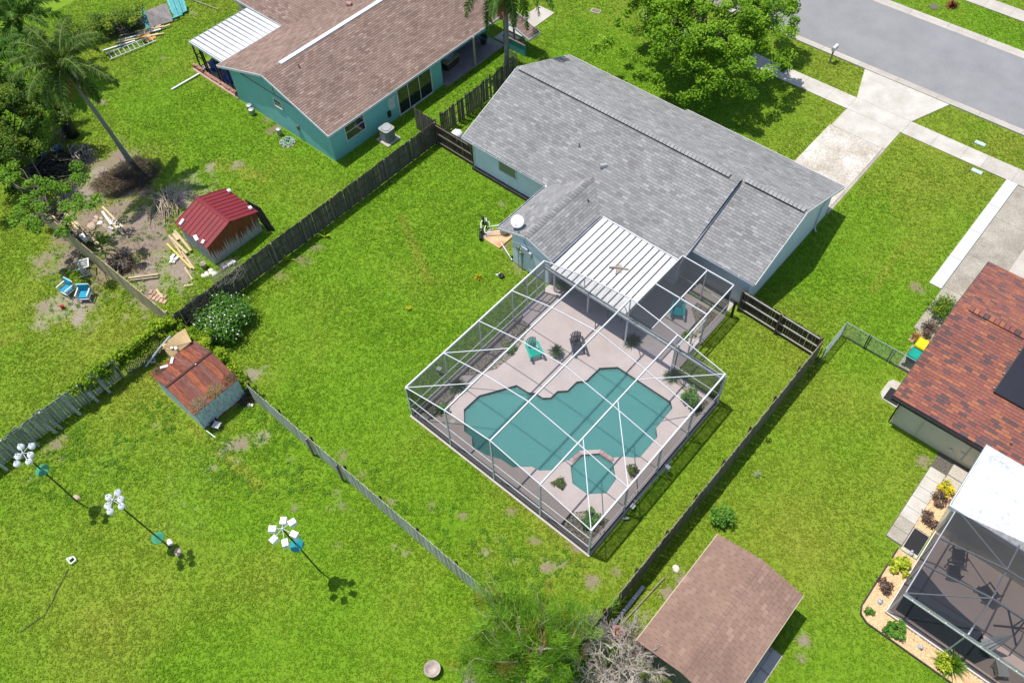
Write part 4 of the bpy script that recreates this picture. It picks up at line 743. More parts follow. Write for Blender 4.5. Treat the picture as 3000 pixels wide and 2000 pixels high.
MB().bx(7.05, 24, 15.5, 15.65, zbf(15.65) - .22, zbf(15.65) - .05).build('gutter', black_metal, B); MB().bar((7.03, 15.65, zbf(15.65) - .08), (7.03, yb, zb - .08), .04, .17).build('fascia', mat('fascia_dark', (.07, .06, .055)), B); MB().bar((7.03, yb, zb - .08), (7.03, 27.15, zbf(27.15) - .08), .04, .17).build('fascia', bpy.data.materials['fascia_dark'], B)
MB().tube([(7.35, 15.6, 2.25), (7.5, 15.9, 2.0), (7.5, 15.92, .1)], .045, 6).build('downspout', black_metal, B)
MB().tube([(8.9, 15.96, 2.3), (8.9, 15.96, .05)], .018, 5).build('conduit', beige, B); MB().tube([(11.3, 15.96, 2.1), (11.3, 15.96, .3)], .015, 5).tube([(11.0, 15.96, .9), (11.35, 15.96, .9)], .015, 5).build('conduit', steel, B)
MB().bx(10.55, 10.75, 15.9, 15.99, .55, .68).build('outlet', beige, B)
pipe_vent(rb, (12.5, 16.4, zbf(16.4)), .25, .05, mat('pipe_red', (.4, .16, .10)))
zs_ = lambda y: zbf(y) + .1; sp2 = MB().slab([(10.7, 18.2, zs_(18.2)), (16, 18.2, zs_(18.2)), (16, 21.0, zs_(21.0)), (10.7, 21.0, zs_(21.0))], (0, 0, -.045)).build('solar_panel', mat('solar_cell', (.010, .011, .022), (.007, .008, .016), 5, .25), B)
MB().bar((10.7, 18.18, zs_(18.18)), (16, 18.18, zs_(18.18)), .05, .07).bar((10.68, 18.2, zs_(18.2)), (10.68, 21.0, zs_(21)), .05, .07).build('panel_frame', black_metal, sp2)
for y in (18.35, 19.2, 20.6): MB().box((10.6, y, zs_(y) + .01), (.08, .06, .05)).build('clamp', steel, sp2)
EXC.append([(7.5, 15.8), (24, 15.8), (24, 27), (7.5, 27)])
# white flat addition and dark lanai
WA = thing('flat_addition', 'white flat-roofed addition joining the beige house to the dark screened lanai', 'addition', (14, 13.7, 0))
MB().bx(11.95, 24, 11.75, 15.98, -.3, 2.5).build('wall', beige, WA); ro = mat('white_coating', (.58, .59, .60), (.46, .48, .49), .7, .6, fine=.25, fscale=6)
wr = MB().slab([(11.7, 11.6, 2.62), (24, 11.6, 2.62), (24, 15.7, 2.74), (11.7, 15.7, 2.74)], (0, 0, -.12)).build('roof', ro, WA); MB().slab([(13.55, 11.6, 2.626), (13.68, 11.6, 2.628), (13.68, 15.69, 2.748), (13.55, 15.69, 2.746)], (0, 0, .02)).build('seam_strip', white_paint, wr)
for p in [(11.68, 11.6, 11.72, 15.7), (11.72, 11.58, 24, 11.64)]: MB().bx(p[0], p[2], p[1], p[3], 2.46, 2.76).build('parapet_trim', white_alu, WA)
LN = thing('lanai', 'dark-mesh screened lanai with grey frame on the beige house', 'screen enclosure', (15, 9, 0)); gf = mat('grey_frame', (.46, .48, .51), (.38, .40, .43), 3, .45); dscr = screenmat('dark_screen', (.028, .03, .036), .6); pk = mat('lanai_floor', (.60, .47, .41), (.54, .42, .36), .9, .9)
MB().bx(12.02, 24, 6.62, 11.74, -.2, .05).build('floor', pk, LN); EXC.append([(11.0, 5.6), (24, 5.6), (24, 15.9), (10.28, 15.9), (10.28, 9.9), (11.0, 9.9)])
zl = lambda x: 2.55 + .75 * min(1, max(0, (x - 12.05) / 2.75)) - .75 * max(0, (x - 17.5) / 3)
LX = [12.05, 14.8, 17.5, 20.5]; LY = [6.65, 8.35, 9.95, 11.6]
for y in LY[1:3]: 
    for i in range(3): MB().bar((LX[i], y, zl(LX[i])), (LX[i + 1], y, zl(LX[i + 1])), .06, .09).build('purlin', gf, LN)
for x in LX: MB().bar((x, 6.65, zl(x) if x != 14.8 else 2.62), (x, 8.35, zl(x)), .06, .1).build('beam', gf, LN); MB().bar((x, 8.35, zl(x)), (x, 11.6, zl(x) if x != 14.8 else 2.95), .06, .1).build('beam', gf, LN)
MB().bar((12.05, 6.65, 2.55), (14.8, 8.35, 3.3), .05, .05).build('brace', gf, LN); MB().bar((14.8, 9.95, 3.3), (12.3, 11.6, 2.62), .05, .05).build('brace', gf, LN)
MB().bx(12.0, 20.5, 6.53, 6.63, 2.44, 2.62).build('eave_gutter', mat('lanai_gutter', (.12, .15, .13), (.09, .11, .10)), LN); MB().bx(12.0, 20.5, 6.46, 6.53, 2.55, 2.6).build('gutter_lip', steel, LN)
for i in range(10): MB().box((12.4 + i * .75, 6.5, 2.62), (.05, .05, .03)).build('gutter_clip', white_alu, LN)
for p in ((12.05, 6.65), (12.05, 8.35), (12.05, 9.95), (14.8, 6.65), (17.5, 6.65)): MB().bx(p[0] - .03, p[0] + .03, p[1] - .03, p[1] + .03, .05, 2.5).build('post', gf, LN)
for i in range(3):
    for j in range(3): MB().add([(LX[i], LY[j], zl(LX[i]) + .05), (LX[i + 1], LY[j], zl(LX[i + 1]) + .05), (LX[i + 1], LY[j + 1], zl(LX[i + 1]) + .05), (LX[i], LY[j + 1], zl(LX[i]) + .05)], [[0, 1, 2, 3]]).build('roof_screen', dscr, LN)
    MB().add([(LX[i], 6.65, .3), (LX[i + 1], 6.65, .3), (LX[i + 1], 6.65, 2.55), (LX[i], 6.65, 2.55)], [[0, 1, 2, 3]]).build('wall_screen', dscr, LN); MB().add([(12.05, LY[i], .1), (12.05, LY[i + 1], .1), (12.05, LY[i + 1], 2.55), (12.05, LY[i], 2.55)], [[0, 1, 2, 3]]).build('wall_screen', dscr, LN)
MB().bx(12.0, 12.04, 6.6, 11.7, .03, .14).build('sill', white_paint, LN); MB().bx(12.0, 20, 6.58, 6.62, .03, .14).build('sill', white_paint, LN)
# lanai furniture
rug = tag(MB().prism([(12.3, 7.0), (16.0, 7.0), (16.4, 7.7), (15.6, 8.6), (14.0, 8.9), (12.3, 9.6)], .052, .066).build('rug', mat('rug_slate', (.05, .06, .075), (.04, .048, .06))), 'slate blue patterned rug on the pink lanai floor', 'rug')
def lchair(loc, rz, label):
    C_ = thing('lanai_chair', label, 'chair', loc, rz, 'black frame chairs in the lanai', local=True); MB().box((0, 0, .38), (.55, .55, .04), M=Matrix.Rotation(.1, 3, 'X')).build('seat', black_metal, C_); MB().bar((0, .28, .4), (0, .5, 1.05), .52, .03, up=(0, -1, 0)).build('backrest', black_metal, C_)
    for s_ in (-1, 1): MB().bx(s_ * .3 - .02, s_ * .3 + .02, -.28, -.24, 0, .6).build('leg', black_metal, C_); MB().bx(s_ * .3 - .02, s_ * .3 + .02, .26, .3, 0, .62).build('leg', black_metal, C_); MB().bx(s_ * .3 - .03, s_ * .3 + .03, -.3, .34, .6, .63).build('armrest', black_metal, C_)
lchair((13.5, 10.2, .05), R_(120), 'black frame chair on bare lanai floor by wall'); lchair((13.3, 11.1, .05), R_(200), 'black frame chair in the shaded lanai corner under white roof'); lchair((15.0, 10.2, .05), R_(240), 'black frame chair facing the lanai ridge beam')
um = thing('patio_umbrella', 'folded pale umbrella on a curved cantilever frame in the lanai', 'umbrella', (16.3, 9.1, .05)); MB().tube([(16.6, 9.6, .08), (16.6, 9.6, 1.6), (16.5, 9.2, 2.1), (16.4, 8.6, 2.25), (16.35, 8.1, 2.2)], .035, 6).build('arm', black_metal, um)
for a in range(4): MB().bar((16.6, 9.6, .1), (16.6 + .8 * math.cos(a * 1.57 + .6), 9.6 + .8 * math.sin(a * 1.57 + .6), .08), .07, .05).build('base_arm', black_metal, um)
V = []; n = 10
for j, (r, z) in enumerate(((.03, 2.18), (.14, 1.7), (.24, 1.2), (.30, .7))):
    for k in range(n * 2): a = math.pi * k / n; q = r * (1 if k % 2 else .62); V.append((16.3 + q * math.cos(a) - .12 * j, 8.05 + q * math.sin(a) - .1 * j, z))
MB().add(V, [[j * 2 * n + k, j * 2 * n + (k + 1) % (2 * n), (j + 1) * 2 * n + (k + 1) % (2 * n), (j + 1) * 2 * n + k] for j in range(3) for k in range(2 * n)]).build('canopy', mat('umbrella_cloth', (.62, .62, .62), (.45, .46, .48), 6, .8), um)
wc = thing('white_armchair', 'white plastic chair at the lanai end near the grass clump', 'chair', (16.9, 7.3, .05), 2.2, local=True); MB().bx(-.28, .28, -.28, .28, .38, .44).build('seat', white_paint, wc); MB().bar((0, .26, .4), (0, .38, .95), .55, .04, up=(0, -1, 0)).build('backrest', white_paint, wc)
for a in (-.24, .24):
    for c_ in (-.24, .24): MB().bx(a - .025, a + .025, c_ - .025, c_ + .025, 0, .38).build('leg', white_paint, wc)
# slabs, mats, mulch bed
pv = MB().bx(10.3, 11.95, 10.0, 15.95, -.2, -.0).build('stepping_path', gravel); struct(pv); y = 10.03
for i in range(7):
    a = i * .69; MB().bx(10.33, 11.12, 10.05 + a, 10.72 + a, .0, .045).build('paving_slab', concrete_white if i > 1 else concrete_old, pv)
for i in range(2): MB().bx(11.16, 11.9, 14.2 + i * .8, 14.95 + i * .8, .0, .045).build('paving_slab', concrete, pv)
tag(MB().bx(11.2, 11.92, 10.05, 11.25, .03, .055).build('door_mat', mat('mat_black', (.018, .018, .02))), 'black rubber mat on a slab by the lanai side', 'mat'); struct(MB().bx(11.16, 11.95, 9.85, 11.3, -.1, .028).build('step_slab', concrete_white))
st = struct(MB().prism([(6.35, 17.3), (6.35, 18.2), (6.5, 18.5), (7.5, 18.6), (7.5, 16.95), (6.6, 17.0)], -.1, .05).build('door_slab', concrete_white)); EXC += [[(6.3, 16.9), (7.6, 16.9), (7.6, 18.7), (6.3, 18.7)], [(6.2, 19.35), (7.6, 19.35), (7.6, 21.4), (6.2, 21.4)]]
tag(MB().bx(6.62, 7.4, 17.05, 17.95, .052, .07).build('door_mat', bpy.data.materials['mat_black']), 'black rubber mat on a rounded slab beside the red-roofed house', 'mat')
mulch = mat('shell_mulch', (.62, .44, .26), (.36, .22, .11), 12, .95, fine=.5, fscale=40, bmp=.8); chip = mat('mulch_chip', (.72, .52, .32), (.42, .25, .12), 15, .9, fine=.4, fscale=35)
MUL = [(11.1, 9.8), (11.1, 6.2), (11.25, 5.85), (11.6, 5.65), (17.5, 5.65), (17.5, 6.55), (12.0, 6.55), (12.0, 9.8)]; struct(MB().prism(MUL, -.2, .02).build('mulch_bed', mulch)); pebbles('mulch_chips', MUL, .02, 5200, .045, chip)
MUL2 = [(11.15, 11.35), (11.93, 11.35), (11.93, 14.5), (11.15, 14.5)]; struct(MB().prism(MUL2, -.2, .012).build('mulch_bed', mulch)); pebbles('mulch_chips', MUL2, .012, 2000, .045, chip)
MB_ = [(5.9, 21.5), (7.5, 21.5), (7.5, 25.5), (6.1, 25.5)]; struct(MB().prism(MB_, -.2, .0).build('mulch_bed', gravel)); pebbles('mulch_chips', MB_, .0, 900, .05, chip)
ed = thing('bed_edging', 'dark curved edging around the mulch bed corner by lanai', 'edging', (11.3, 6, 0)); q = [(11.05, 9.8), (11.05, 6.2), (11.2, 5.8), (11.6, 5.6), (13, 5.6), (14.5, 5.6), (17.5, 5.6)]
for i in range(6): MB().bar((*q[i], .04), (*q[i + 1], .04), .06, .1).build('edging_strip', mat('edging_dark', (.05, .045, .04)) if i == 0 else bpy.data.materials['edging_dark'], ed)
for (x, y, lb) in ((11.65, 9.9, 'small grey frog ornament beside the black lanai mat'), (11.6, 6.85, 'small grey frog ornament beside red leaves in mulch bed'), (13.9, 6.15, 'small grey frog ornament near the grass clump in mulch bed')):
    fr = thing('garden_ornament', lb, 'ornament', (x, y, .02), random.random() * 6, 'frog ornaments in the mulch', local=True); MB().lathe((0, 0, 0), [(.1, 0), (.12, .08), (.08, .18), (.03, .2)], 9).build('body', gry, fr, True); MB().lathe((.07, 0, .16), [(.02, 0), (.07, .05), (.05, .1), (.01, .11)], 8).build('head', gry, fr, True)
    for s_ in (-1, 1): MB().lathe((.02, s_ * .1, 0), [(.05, 0), (.05, .05), (.02, .08)], 7).build('leg', gry, fr)
# wheeled bins
def wbin(loc, rz, body, lid, label):
    T_ = thing('wheeled_bin', label, 'bin', loc, rz, 'wheeled bins beside the red-roofed house', local=True); q = MB(); a, b = .26, .34
    q.add([(-a, -a, .08), (a, -a, .08), (a, a, .08), (-a, a, .08), (-b, -b, .98), (b, -b, .98), (b, b, .98), (-b, b, .98)], [[3, 2, 1, 0], [0, 1, 5, 4], [1, 2, 6, 5], [2, 3, 7, 6], [3, 0, 4, 7], [4, 5, 6, 7]]).build('body', body, T_)
    MB().add([(-.37, -.38, .985), (.37, -.38, .985), (.37, .38, .985), (-.37, .38, .985), (-.33, -.33, 1.06), (.33, -.33, 1.06), (.33, .33, 1.08), (-.33, .33, 1.08)], [[3, 2, 1, 0], [0, 1, 5, 4], [1, 2, 6, 5], [2, 3, 7, 6], [3, 0, 4, 7], [4, 5, 6, 7]]).build('lid', lid, T_)
    MB().bar((-.28, .41, .95), (.28, .41, .95), .035).build('handle', body, T_)
    for s_ in (-1, 1): MB().lathe((s_ * .29, .28, .12), [(.12, -.03), (.12, .03)], 12, Matrix.Rotation(R_(90), 3, 'Y')).build('wheel', black_metal, T_)
bgn = mat('bin_green', (.006, .035, .026), rough=.45)
wbin((6.75, 19.95, .03), R_(90), bgn, mat('lid_green', (.01, .30, .23), rough=.35), 'dark green wheeled bin with a green lid by the chain-link gate'); wbin((6.75, 20.8, .03), R_(90), bgn, mat('lid_yellow', (.62, .53, .01), (.58, .47, .01), rough=.35), 'dark green wheeled bin with a bright yellow lid by chain-link gate')
struct(MB().bx(6.25, 7.55, 19.4, 21.35, -.1, .028).build('bin_slab', concrete_old)); struct(MB().bx(6.36, 7.1, 19.45, 19.8, -.1, .05).build('paver', mat('tan_paver', (.42, .33, .24))))
# ------------------------------------------------------------------ fences
fm_dark = mat('weathered_dark_fence', (.15, .13, .095), (.07, .062, .048), 2.2, .95, obj=.3, fine=.35, fscale=22, stretch=(3, 3, .4)); fm_brown = mat('brown_fence', (.065, .045, .032), (.035, .025, .019), 2.2, .95, obj=.3, fine=.3, fscale=20, stretch=(3, 3, .4))
fm_pale = mat('silver_green_fence', (.48, .49, .40), (.32, .33, .26), 2.2, .95, obj=.22, fine=.3, fscale=20, stretch=(3, 3, .4)); fm_moss = mat('mossy_plank_fence', (.36, .39, .31), (.19, .21, .165), 2.0, .95, obj=.28, fine=.35, fscale=18, stretch=(3, 3, .4))
fm_tan = mat('tan_plank_fence', (.46, .39, .22), (.30, .255, .15), 2.2, .95, obj=.22, fine=.3, fscale=20, stretch=(3, 3, .4)); fm_olive = mat('olive_plank_fence', (.20, .18, .125), (.12, .105, .075), 2.2, .95, obj=.22, fine=.3, fscale=20, stretch=(3, 3, .4))
def fence(label, a, b, h, m, side, pw=.138, gap=.013, post=2.44, rails=(.25, .98, 1.66), jit=.02, rail_m=None, post_m=None, miss=0.0, lean=0.0, posth=None, posts=True, drop=0.0, name='plank_fence'):
    a, b = Vector((*a, 0)), Vector((*b, 0)); d_ = (b - a); L = d_.length; d_.normalize(); nn = Vector((-d_.y, d_.x, 0)) * side; ang = math.atan2(d_.y, d_.x)
    T = thing(name, label, 'fence', (a + b) / 2); vs_ = []
    for k in range(3):
        hh = h * (1 - .012 * k); e = .03 if k != 1 else .012; q = MB(); pr = [(-pw / 2, 0), (pw / 2, 0), (pw / 2, hh - e), (pw / 2 - e, hh), (-pw / 2 + e, hh), (-pw / 2, hh - e)]; n = len(pr)
        q.add([(x, y, z) for y in (-.011, .011) for x, z in pr], [list(range(n)), list(range(n, 2 * n))[::-1]] + [[(i + 1) % n, i, n + i, n + (i + 1) % n] for i in range(n)])
        me = bpy.data.meshes.new('picket'); me.from_pydata(q.v, [], q.f); me.materials.append(m); vs_.append(me)
    n = int(L / (pw + gap)); st = L / n
    for i in range(n):
        if random.random() < miss: continue
        p = a + d_ * ((i + .5) * st + random.uniform(-.006, .006)) + Vector((0, 0, random.uniform(-jit, jit) - drop))
        M4 = Matrix.Translation(p) @ Matrix.Rotation(ang, 4, 'Z') @ Matrix.Rotation(random.uniform(-1, 1) * jit * .35, 4, 'Y') @ Matrix.Rotation(-lean * side + random.uniform(-1, 1) * jit * .4, 4, 'X'); piece('picket', random.choice(vs_), M4, T)
    ln = lambda z: nn * (math.sin(lean) * z)
    for z in rails: MB().bar(a + nn * .033 + ln(z) + Vector((0, 0, z)), b + nn * .033 + ln(z) + Vector((0, 0, z)), .04, .085).build('rail', rail_m or m, T)
    if posts:
        k = max(1, round(L / post))
        for i in range(k + 1): p = a + d_ * (L * i / k) + nn * .10; hp = (posth or h + .02); MB().bar(p - Vector((0, 0, .1)), p + ln(hp) + Vector((0, 0, hp)), .09, .09, up=(d_.x, d_.y, 0)).build('post', post_m or m, T)
    return T
fence('long dark weathered plank fence between the lawn and the turquoise house', (-26.25, 16.55), (-26.25, -4.7), 1.85, fm_dark, 1, post_m=fm_olive, gap=.007)
fence('short dark brown plank fence joining the grey-roofed house wall', (-26.15, 16.55), (-22.55, 16.5), 1.85, fm_brown, -1, rail_m=mat('rail_brown_grey', (.22, .18, .14)))
fence('short dark fence stub behind the air conditioner corner', (-28.4, 16.8), (-26.4, 16.72), 1.85, fm_dark, 1)
fence('ragged dark picket fence beside the roof of the grey house and palm', (-26.45, 17.5), (-26.55, 25.2), 1.9, fm_dark, 1, jit=.06, miss=.05, gap=.03)
fence('pale silver-green picket fence dividing the two back lawns', (-19.4, -4.9), (-1.55, -4.85), 1.65, fm_pale, 1, rails=(.3, 1.35), gap=.012, post_m=fm_brown)
for x, zt in ((-14.35, 1.62), (-12.05, 1.62)): MB().bar((x, -5.02, 0), (x - .05, -5.0, zt), .1, .1).build('outer_post', fm_olive, children(COL.objects['plank_fence.004'])[0].parent)
fence('mossy leaning plank fence with loose boards beside the far lawn', (-26.6, -17.5), (-26.45, -8.7), 1.8, fm_moss, -1, pw=.15, jit=.03, rails=(.2, .95, 1.6), lean=.06, post=2.0)
fl = COL.objects['plank_fence.005']
for i, (y, dy, tl) in enumerate(((-16.2, .5, 1.9), (-15.3, .7, 2.0), (-14.4, .75, 2.1), (-13.3, .55, 2.0), (-13.0, .7, 2.0), (-11.8, .5, 2.05), (-10.7, .5, 2.0), (-9.9, .4, 2.0))):
    MB().bar((-26.05, y + dy * .25, .0), (-26.5, y - dy * .1, 1.86), .15, .035, up=(1, 0, .3)).build('loose_board', fm_moss, fl)
fence('tan plank fence seen on edge beside the debris yard', (-41.0, -5.1), (-26.8, -4.85), 1.8, fm_tan, 1, gap=.006, post=2.44)
fence('olive plank fence along the lawn between pool and red-roofed house', (2.6, 17.1), (2.55, -4.5), 1.8, fm_olive, -1, post_m=fm_brown, gap=.007, jit=.025)
fence('dark brown plank fence with pale rails beside the garage corner', (-2.5, 17.3), (2.45, 17.12), 1.8, fm_brown, -1, rail_m=mat('rail_pale', (.52, .50, .45)), post_m=mat('post_brown', (.12, .075, .04)), gap=.009)
bs = thing('dark_post', 'short dark post standing by the side bay next to garage', 'post', (-2.55, 16.6, 0), local=True); MB().bx(-.06, .06, -.06, .06, -.02, 1.25).build('post', fm_brown, bs); MB().bx(-.08, .08, -.08, .08, 1.25, 1.3).build('cap', fm_brown, bs)
for a, b in (((-26.3, 16.6), (-26.3, -4.7)), ((2.55, 17), (2.55, -4.5))): EXC.append([(a[0] - .12, b[1]), (a[0] + .12, b[1]), (a[0] + .12, a[1]), (a[0] - .12, a[1])])
# lattice pieces
def lattice(label, o, u, v, w_, h_, step, m, name='trellis', bw_=.035):
    T = thing(name, label, 'lattice', o); o, u, v = Vector(o), Vector(u).normalized(), Vector(v).normalized(); nn = u.cross(v); k = int((w_ + h_) / step)
    for s_ in (0, 1):
        for i in range(1, k):
            t_ = i * step; x0, y0 = (t_, 0) if t_ < w_ else (w_, t_ - w_); x1, y1 = (0, t_) if t_ < h_ else (t_ - h_, h_)
            if s_: x0, x1 = w_ - x0, w_ - x1
            MB().bar(o + u * x0 + v * y0 + nn * (.012 * s_), o + u * x1 + v * y1 + nn * (.012 * s_), bw_, .009, up=nn).build('lattice_strip', m, T)
    for a, b in (((0, 0), (w_, 0)), ((0, h_), (w_, h_)), ((0, 0), (0, h_)), ((w_, 0), (w_, h_))): MB().bar(o + u * a[0] + v * a[1], o + u * b[0] + v * b[1], .05, .03, up=nn).build('lattice_frame', m, T)
lattice('dark lattice panel leaning under the vines behind the rusty shed', (-26.3, -8.4, .05), (.12, 1, 0), (-.22, 0, 1), 2.9, 1.6, .16, mat('lattice_grey', (.11, .11, .12)), bw_=.03); lattice('square wooden lattice by the palm trunk at the fence end', (-28.2, 25.9, .02), (1, -.1, 0), (0, .1, 1), 1.3, 1.5, .17, timber_grey)
# chain-link
galv = mat('galvanised_pipe', (.33, .38, .40), (.24, .28, .30), 5, .5, metal=.3); dkp = mat('dark_green_pipe', (.05, .07, .06))
CF = thing('chain_link_fence', 'low chain-link fence and gate across the grass to the red-roofed house', 'fence', (4.5, 18.6, 0)); pts = [(2.88, 17.1), (2.9, 19.4), (4.27, 19.4), (5.77, 19.4), (7.45, 19.4)]
for i, p in enumerate(pts): MB().tube([(*p, -.05), (*p, 1.24)], .035, 8).build('post', galv if i != 2 else dkp, CF)
MB().tube([(4.38, 19.4, 0), (4.38, 19.4, 1.22)], .03, 8).build('post', dkp, CF); MB().tube([(5.66, 19.4, 0), (5.66, 19.4, 1.2)], .025, 8).build('post', dkp, CF); MB().tube([(2.7, 17.1, 0), (2.7, 17.1, 1.1)], .03, 6).build('post', dkp, CF)
for a, b in zip(pts, pts[1:]):
    MB().tube([(*a, 1.2), (*b, 1.2)], .024, 6).build('top_rail', galv, CF); MB().tube([(*a, .08), (*b, .08)], .012, 5).build('bottom_rail', dkp, CF); a_, b_ = Vector((*a, .08)), Vector((*b, .08)); L = (b_ - a_).length; u = (b_ - a_).normalized(); q = MB(); k = int((L + 1.1) / .085)
    for s_ in (0, 1):
        for i in range(1, k):
            t_ = i * .085; x0, y0 = (t_, 0) if t_ < L else (L, t_ - L); x1, y1 = (0, t_) if t_ < 1.1 else (t_ - 1.1, 1.1)
            if s_: x0, x1 = L - x0, L - x1
            q.bar(a_ + u * x0 + Vector((0, 0, y0)), a_ + u * x1 + Vector((0, 0, y1)), .0055, .0055)
    q.build('wire_mesh', galv, CF, kind='stuff')

# ------------------------------------------------------------------ sheds
def rustmat(name, top, low, z0, z1, axis_scale, rough=.7):
    "rust run down sheet metal in streaks from the top edge"
    m, t, b, o = nodes(name); v = pos(t); mp = N(t, 'ShaderNodeMapping'); mp.inputs['Scale'].default_value = axis_scale; t.links.new(v, mp.inputs[0]); st = noise(t, mp.outputs[0], 3.5, 4, .7); z = N(t, 'ShaderNodeSeparateXYZ'); t.links.new(v, z.inputs[0])
    k = math_(t, 'DIVIDE', math_(t, 'SUBTRACT', z.outputs[2], z0), z1 - z0); f_ = ramp(t, math_(t, 'ADD', k, math_(t, 'MULTIPLY', math_(t, 'SUBTRACT', st, .5), 2.2)), [(.38, (0, 0, 0)), (.52, (1, 1, 1))])
    r1 = ramp(t, noise(t, mp.outputs[0], 6, 4), [(.3, tuple(c * .45 for c in top)), (.7, top)]); col = mixc(t, f_, low, r1); t.links.new(col, b.inputs['Base Color']); b.inputs['Roughness'].default_value = rough; return m
RS = thing('metal_shed', 'small shed with bright red metal roof and rust-streaked wall', 'shed', (-30.5, 1.7, 0)); gsh = mat('shed_grey_sheet', (.42, .43, .43), (.33, .34, .34), 2, .6); rusty = rustmat('rust_streaked_sheet', (.30, .075, .022), (.52, .51, .47), .0, 1.7, (4.5, 4.5, .10))
red_m = mat('red_roof_sheet', (.20, .017, .021), (.165, .014, .018), 1.2, .45)
ridgez = 2.42; ez = 1.72; y0, y1, ym = -.3, 3.68, 1.69; zroof = lambda y: ridgez - (ridgez - ez) * abs(y - ym) / (ym - y0)
MB().bx(-32.0, -29.2, y0 + .15, y1 - .15, -.02, 1.6).build('body', gsh, RS); n = 20
for i in range(n):
    a = y0 + .12 + (y1 - y0 - .24) * i / n; b = y0 + .12 + (y1 - y0 - .24) * (i + 1) / n; off = .018 if i % 2 else 0
    MB().add([(-29.15 + off, a + .004, 0), (-29.15 + off, b - .004, 0), (-29.15 + off, b - .004, zroof(b) - .05), (-29.15 + off, a + .004, zroof(a) - .05)] + [(-29.21, a, 0), (-29.21, b, 0), (-29.21, b, zroof(b) - .05), (-29.21, a, zroof(a) - .05)], [[0, 1, 2, 3], [0, 4, 5, 1], [1, 5, 6, 2], [2, 6, 7, 3], [3, 7, 4, 0]]).build('wall_sheet', rusty, RS)
for i in range(14):
    a = -32.0 + i * .2; off = .015 if i % 2 else 0; MB().bx(a, a + .195, y0 + .12 - off, y0 + .15, 0, 1.66).build('wall_sheet', gsh, RS)
for s_, ye in ((-1, y0), (1, y1)):
    for i in range(9):
        x = -32.25 + i * .363; q = MB(); pr = [(0, .0), (.008, .045), (.035, .045), (.05, .008), (.355, .008)]; k = len(pr)
        vs = [(x + a, yy, zroof(yy) + h) for yy in (ym, ye) for a, h in pr]; q.add(vs, [[j, j + 1, k + j + 1, k + j] for j in range(k - 1)]).build('roof_sheet', red_m, RS)
    MB().slab([(-32.25, ym, ridgez - .003), (-28.98, ym, ridgez - .003), (-28.98, ye, ez - .003), (-32.25, ye, ez - .003)], (0, 0, -.03)).build('roof_deck', red_m, RS)
MB().add([(-32.28, ym - .14, ridgez - .0), (-32.28, ym, ridgez + .07), (-32.28, ym + .14, ridgez), (-28.95, ym - .14, ridgez), (-28.95, ym, ridgez + .07), (-28.95, ym + .14, ridgez)], [[0, 1, 4, 3], [1, 2, 5, 4], [0, 3, 5, 2]]).build('ridge_cap', red_m, RS)
def block(p, rz, d_, label, m=blockmat, til=0): 
    T = tag(MB().box((p[0], p[1], p[2] + d_[2] / 2), d_, M=Matrix.Rotation(rz, 3, 'Z') @ Matrix.Rotation(til, 3, 'X')).build('block', m), label, 'block', 'white blocks weighing down the red roof'); return T
K_ = 750 / 2352
for (zx_, zy_), rz, d_, lb in (((2105, 342), 1.35, (.2, .42, .1), 'white block at the far roof corner of the red shed'), ((2300, 500), 1.3, (.2, .4, .1), 'white block on the eave of the red roof facing the turquoise house'), ((1672, 630), .1, (.18, .42, .1), 'white block at the near eave end of red shed by the branches'), ((1802, 778), 1.3, (.22, .38, .1), 'larger white block on the eave of the red roof above timber'), ((1868, 812), .2, (.2, .24, .1), 'small white block next to a larger one on red roof')):
    w_ = P(zx_ * K_, 450 + zy_ * K_, 1.85); zz = zroof(w_.y) + .055; w_ = P(zx_ * K_, 450 + zy_ * K_, zz); block((w_.x, w_.y, zroof(w_.y) + .03), rz, d_, lb, white_paint, til=.35 * (1 if w_.y < ym else -1))
lp2 = tag(MB().slab([(-28.85, 3.75, .02), (-28.5, 4.0, .02), (-29.3, 4.0, 1.6), (-30.6, 3.85, 1.6)], (.04, .04, .02)).build('leaning_sheet', black_metal), 'black sheet leaning on the end of the red-roofed shed', 'sheet'); EXC.append([(-32, -.2), (-29.1, -.2), (-29.1, 3.6), (-32, 3.6)])
# rust-roofed shed
RU = thing('metal_shed', 'pale blue metal shed with rusted brown roof beside the picket fence', 'shed', (-22, -6.4, 0)); bsh = mat('blue_grey_sheet', (.52, .62, .66), (.44, .53, .57), 2, .6, fine=.15); x0, x1, xm = -23.9, -19.95, -22.05; y0, y1 = -7.9, -4.95; rz_, e_ = 2.3, 1.72; zru = lambda x: rz_ - (rz_ - e_) * (abs(x - xm) / ((x1 - xm) if x > xm else (xm - x0)))
extr([(x0 + .1, -.02), (x0 + .1, zru(x0 + .1) - .05), (xm, rz_ - .06), (x1 - .1, zru(x1 - .1) - .05), (x1 - .1, -.02)], 'y', y0 + .1, y1 - .05).build('body', bsh, RU)
lowrust = rustmat('sheet_rusting_at_foot', (.60, .70, .74), (.20, .07, .03), .0, .25, (2, 2, .6))
for i in range(11):
    a = y0 + .1 + i * .26; off = .02 if i % 2 else .004; MB().bx(x1 - .11, x1 - .09 + off, a, min(a + .255, y1 - .05), .0, 1.68).build('wall_sheet', lowrust, RU)
for i in range(14): 
    a = x0 + .12 + i * .265; off = .016 if i % 2 else .003; MB().bx(a, a + .26, y0 + .09 - off, y0 + .1, .0, zru(a + .13) - .14).build('wall_sheet', bsh, RU)
rr = []
for k_, (c1, c2) in enumerate((((.20, .055, .03), (.10, .03, .02)), ((.28, .075, .028), (.13, .035, .02)), ((.17, .065, .045), (.11, .04, .03)))): rr.append(mat('rust_roof_%d' % k_, c1, c2, 1.6, .75, fine=.35, fscale=6, obj=.1, stretch=(.35, 2.2, 1)))
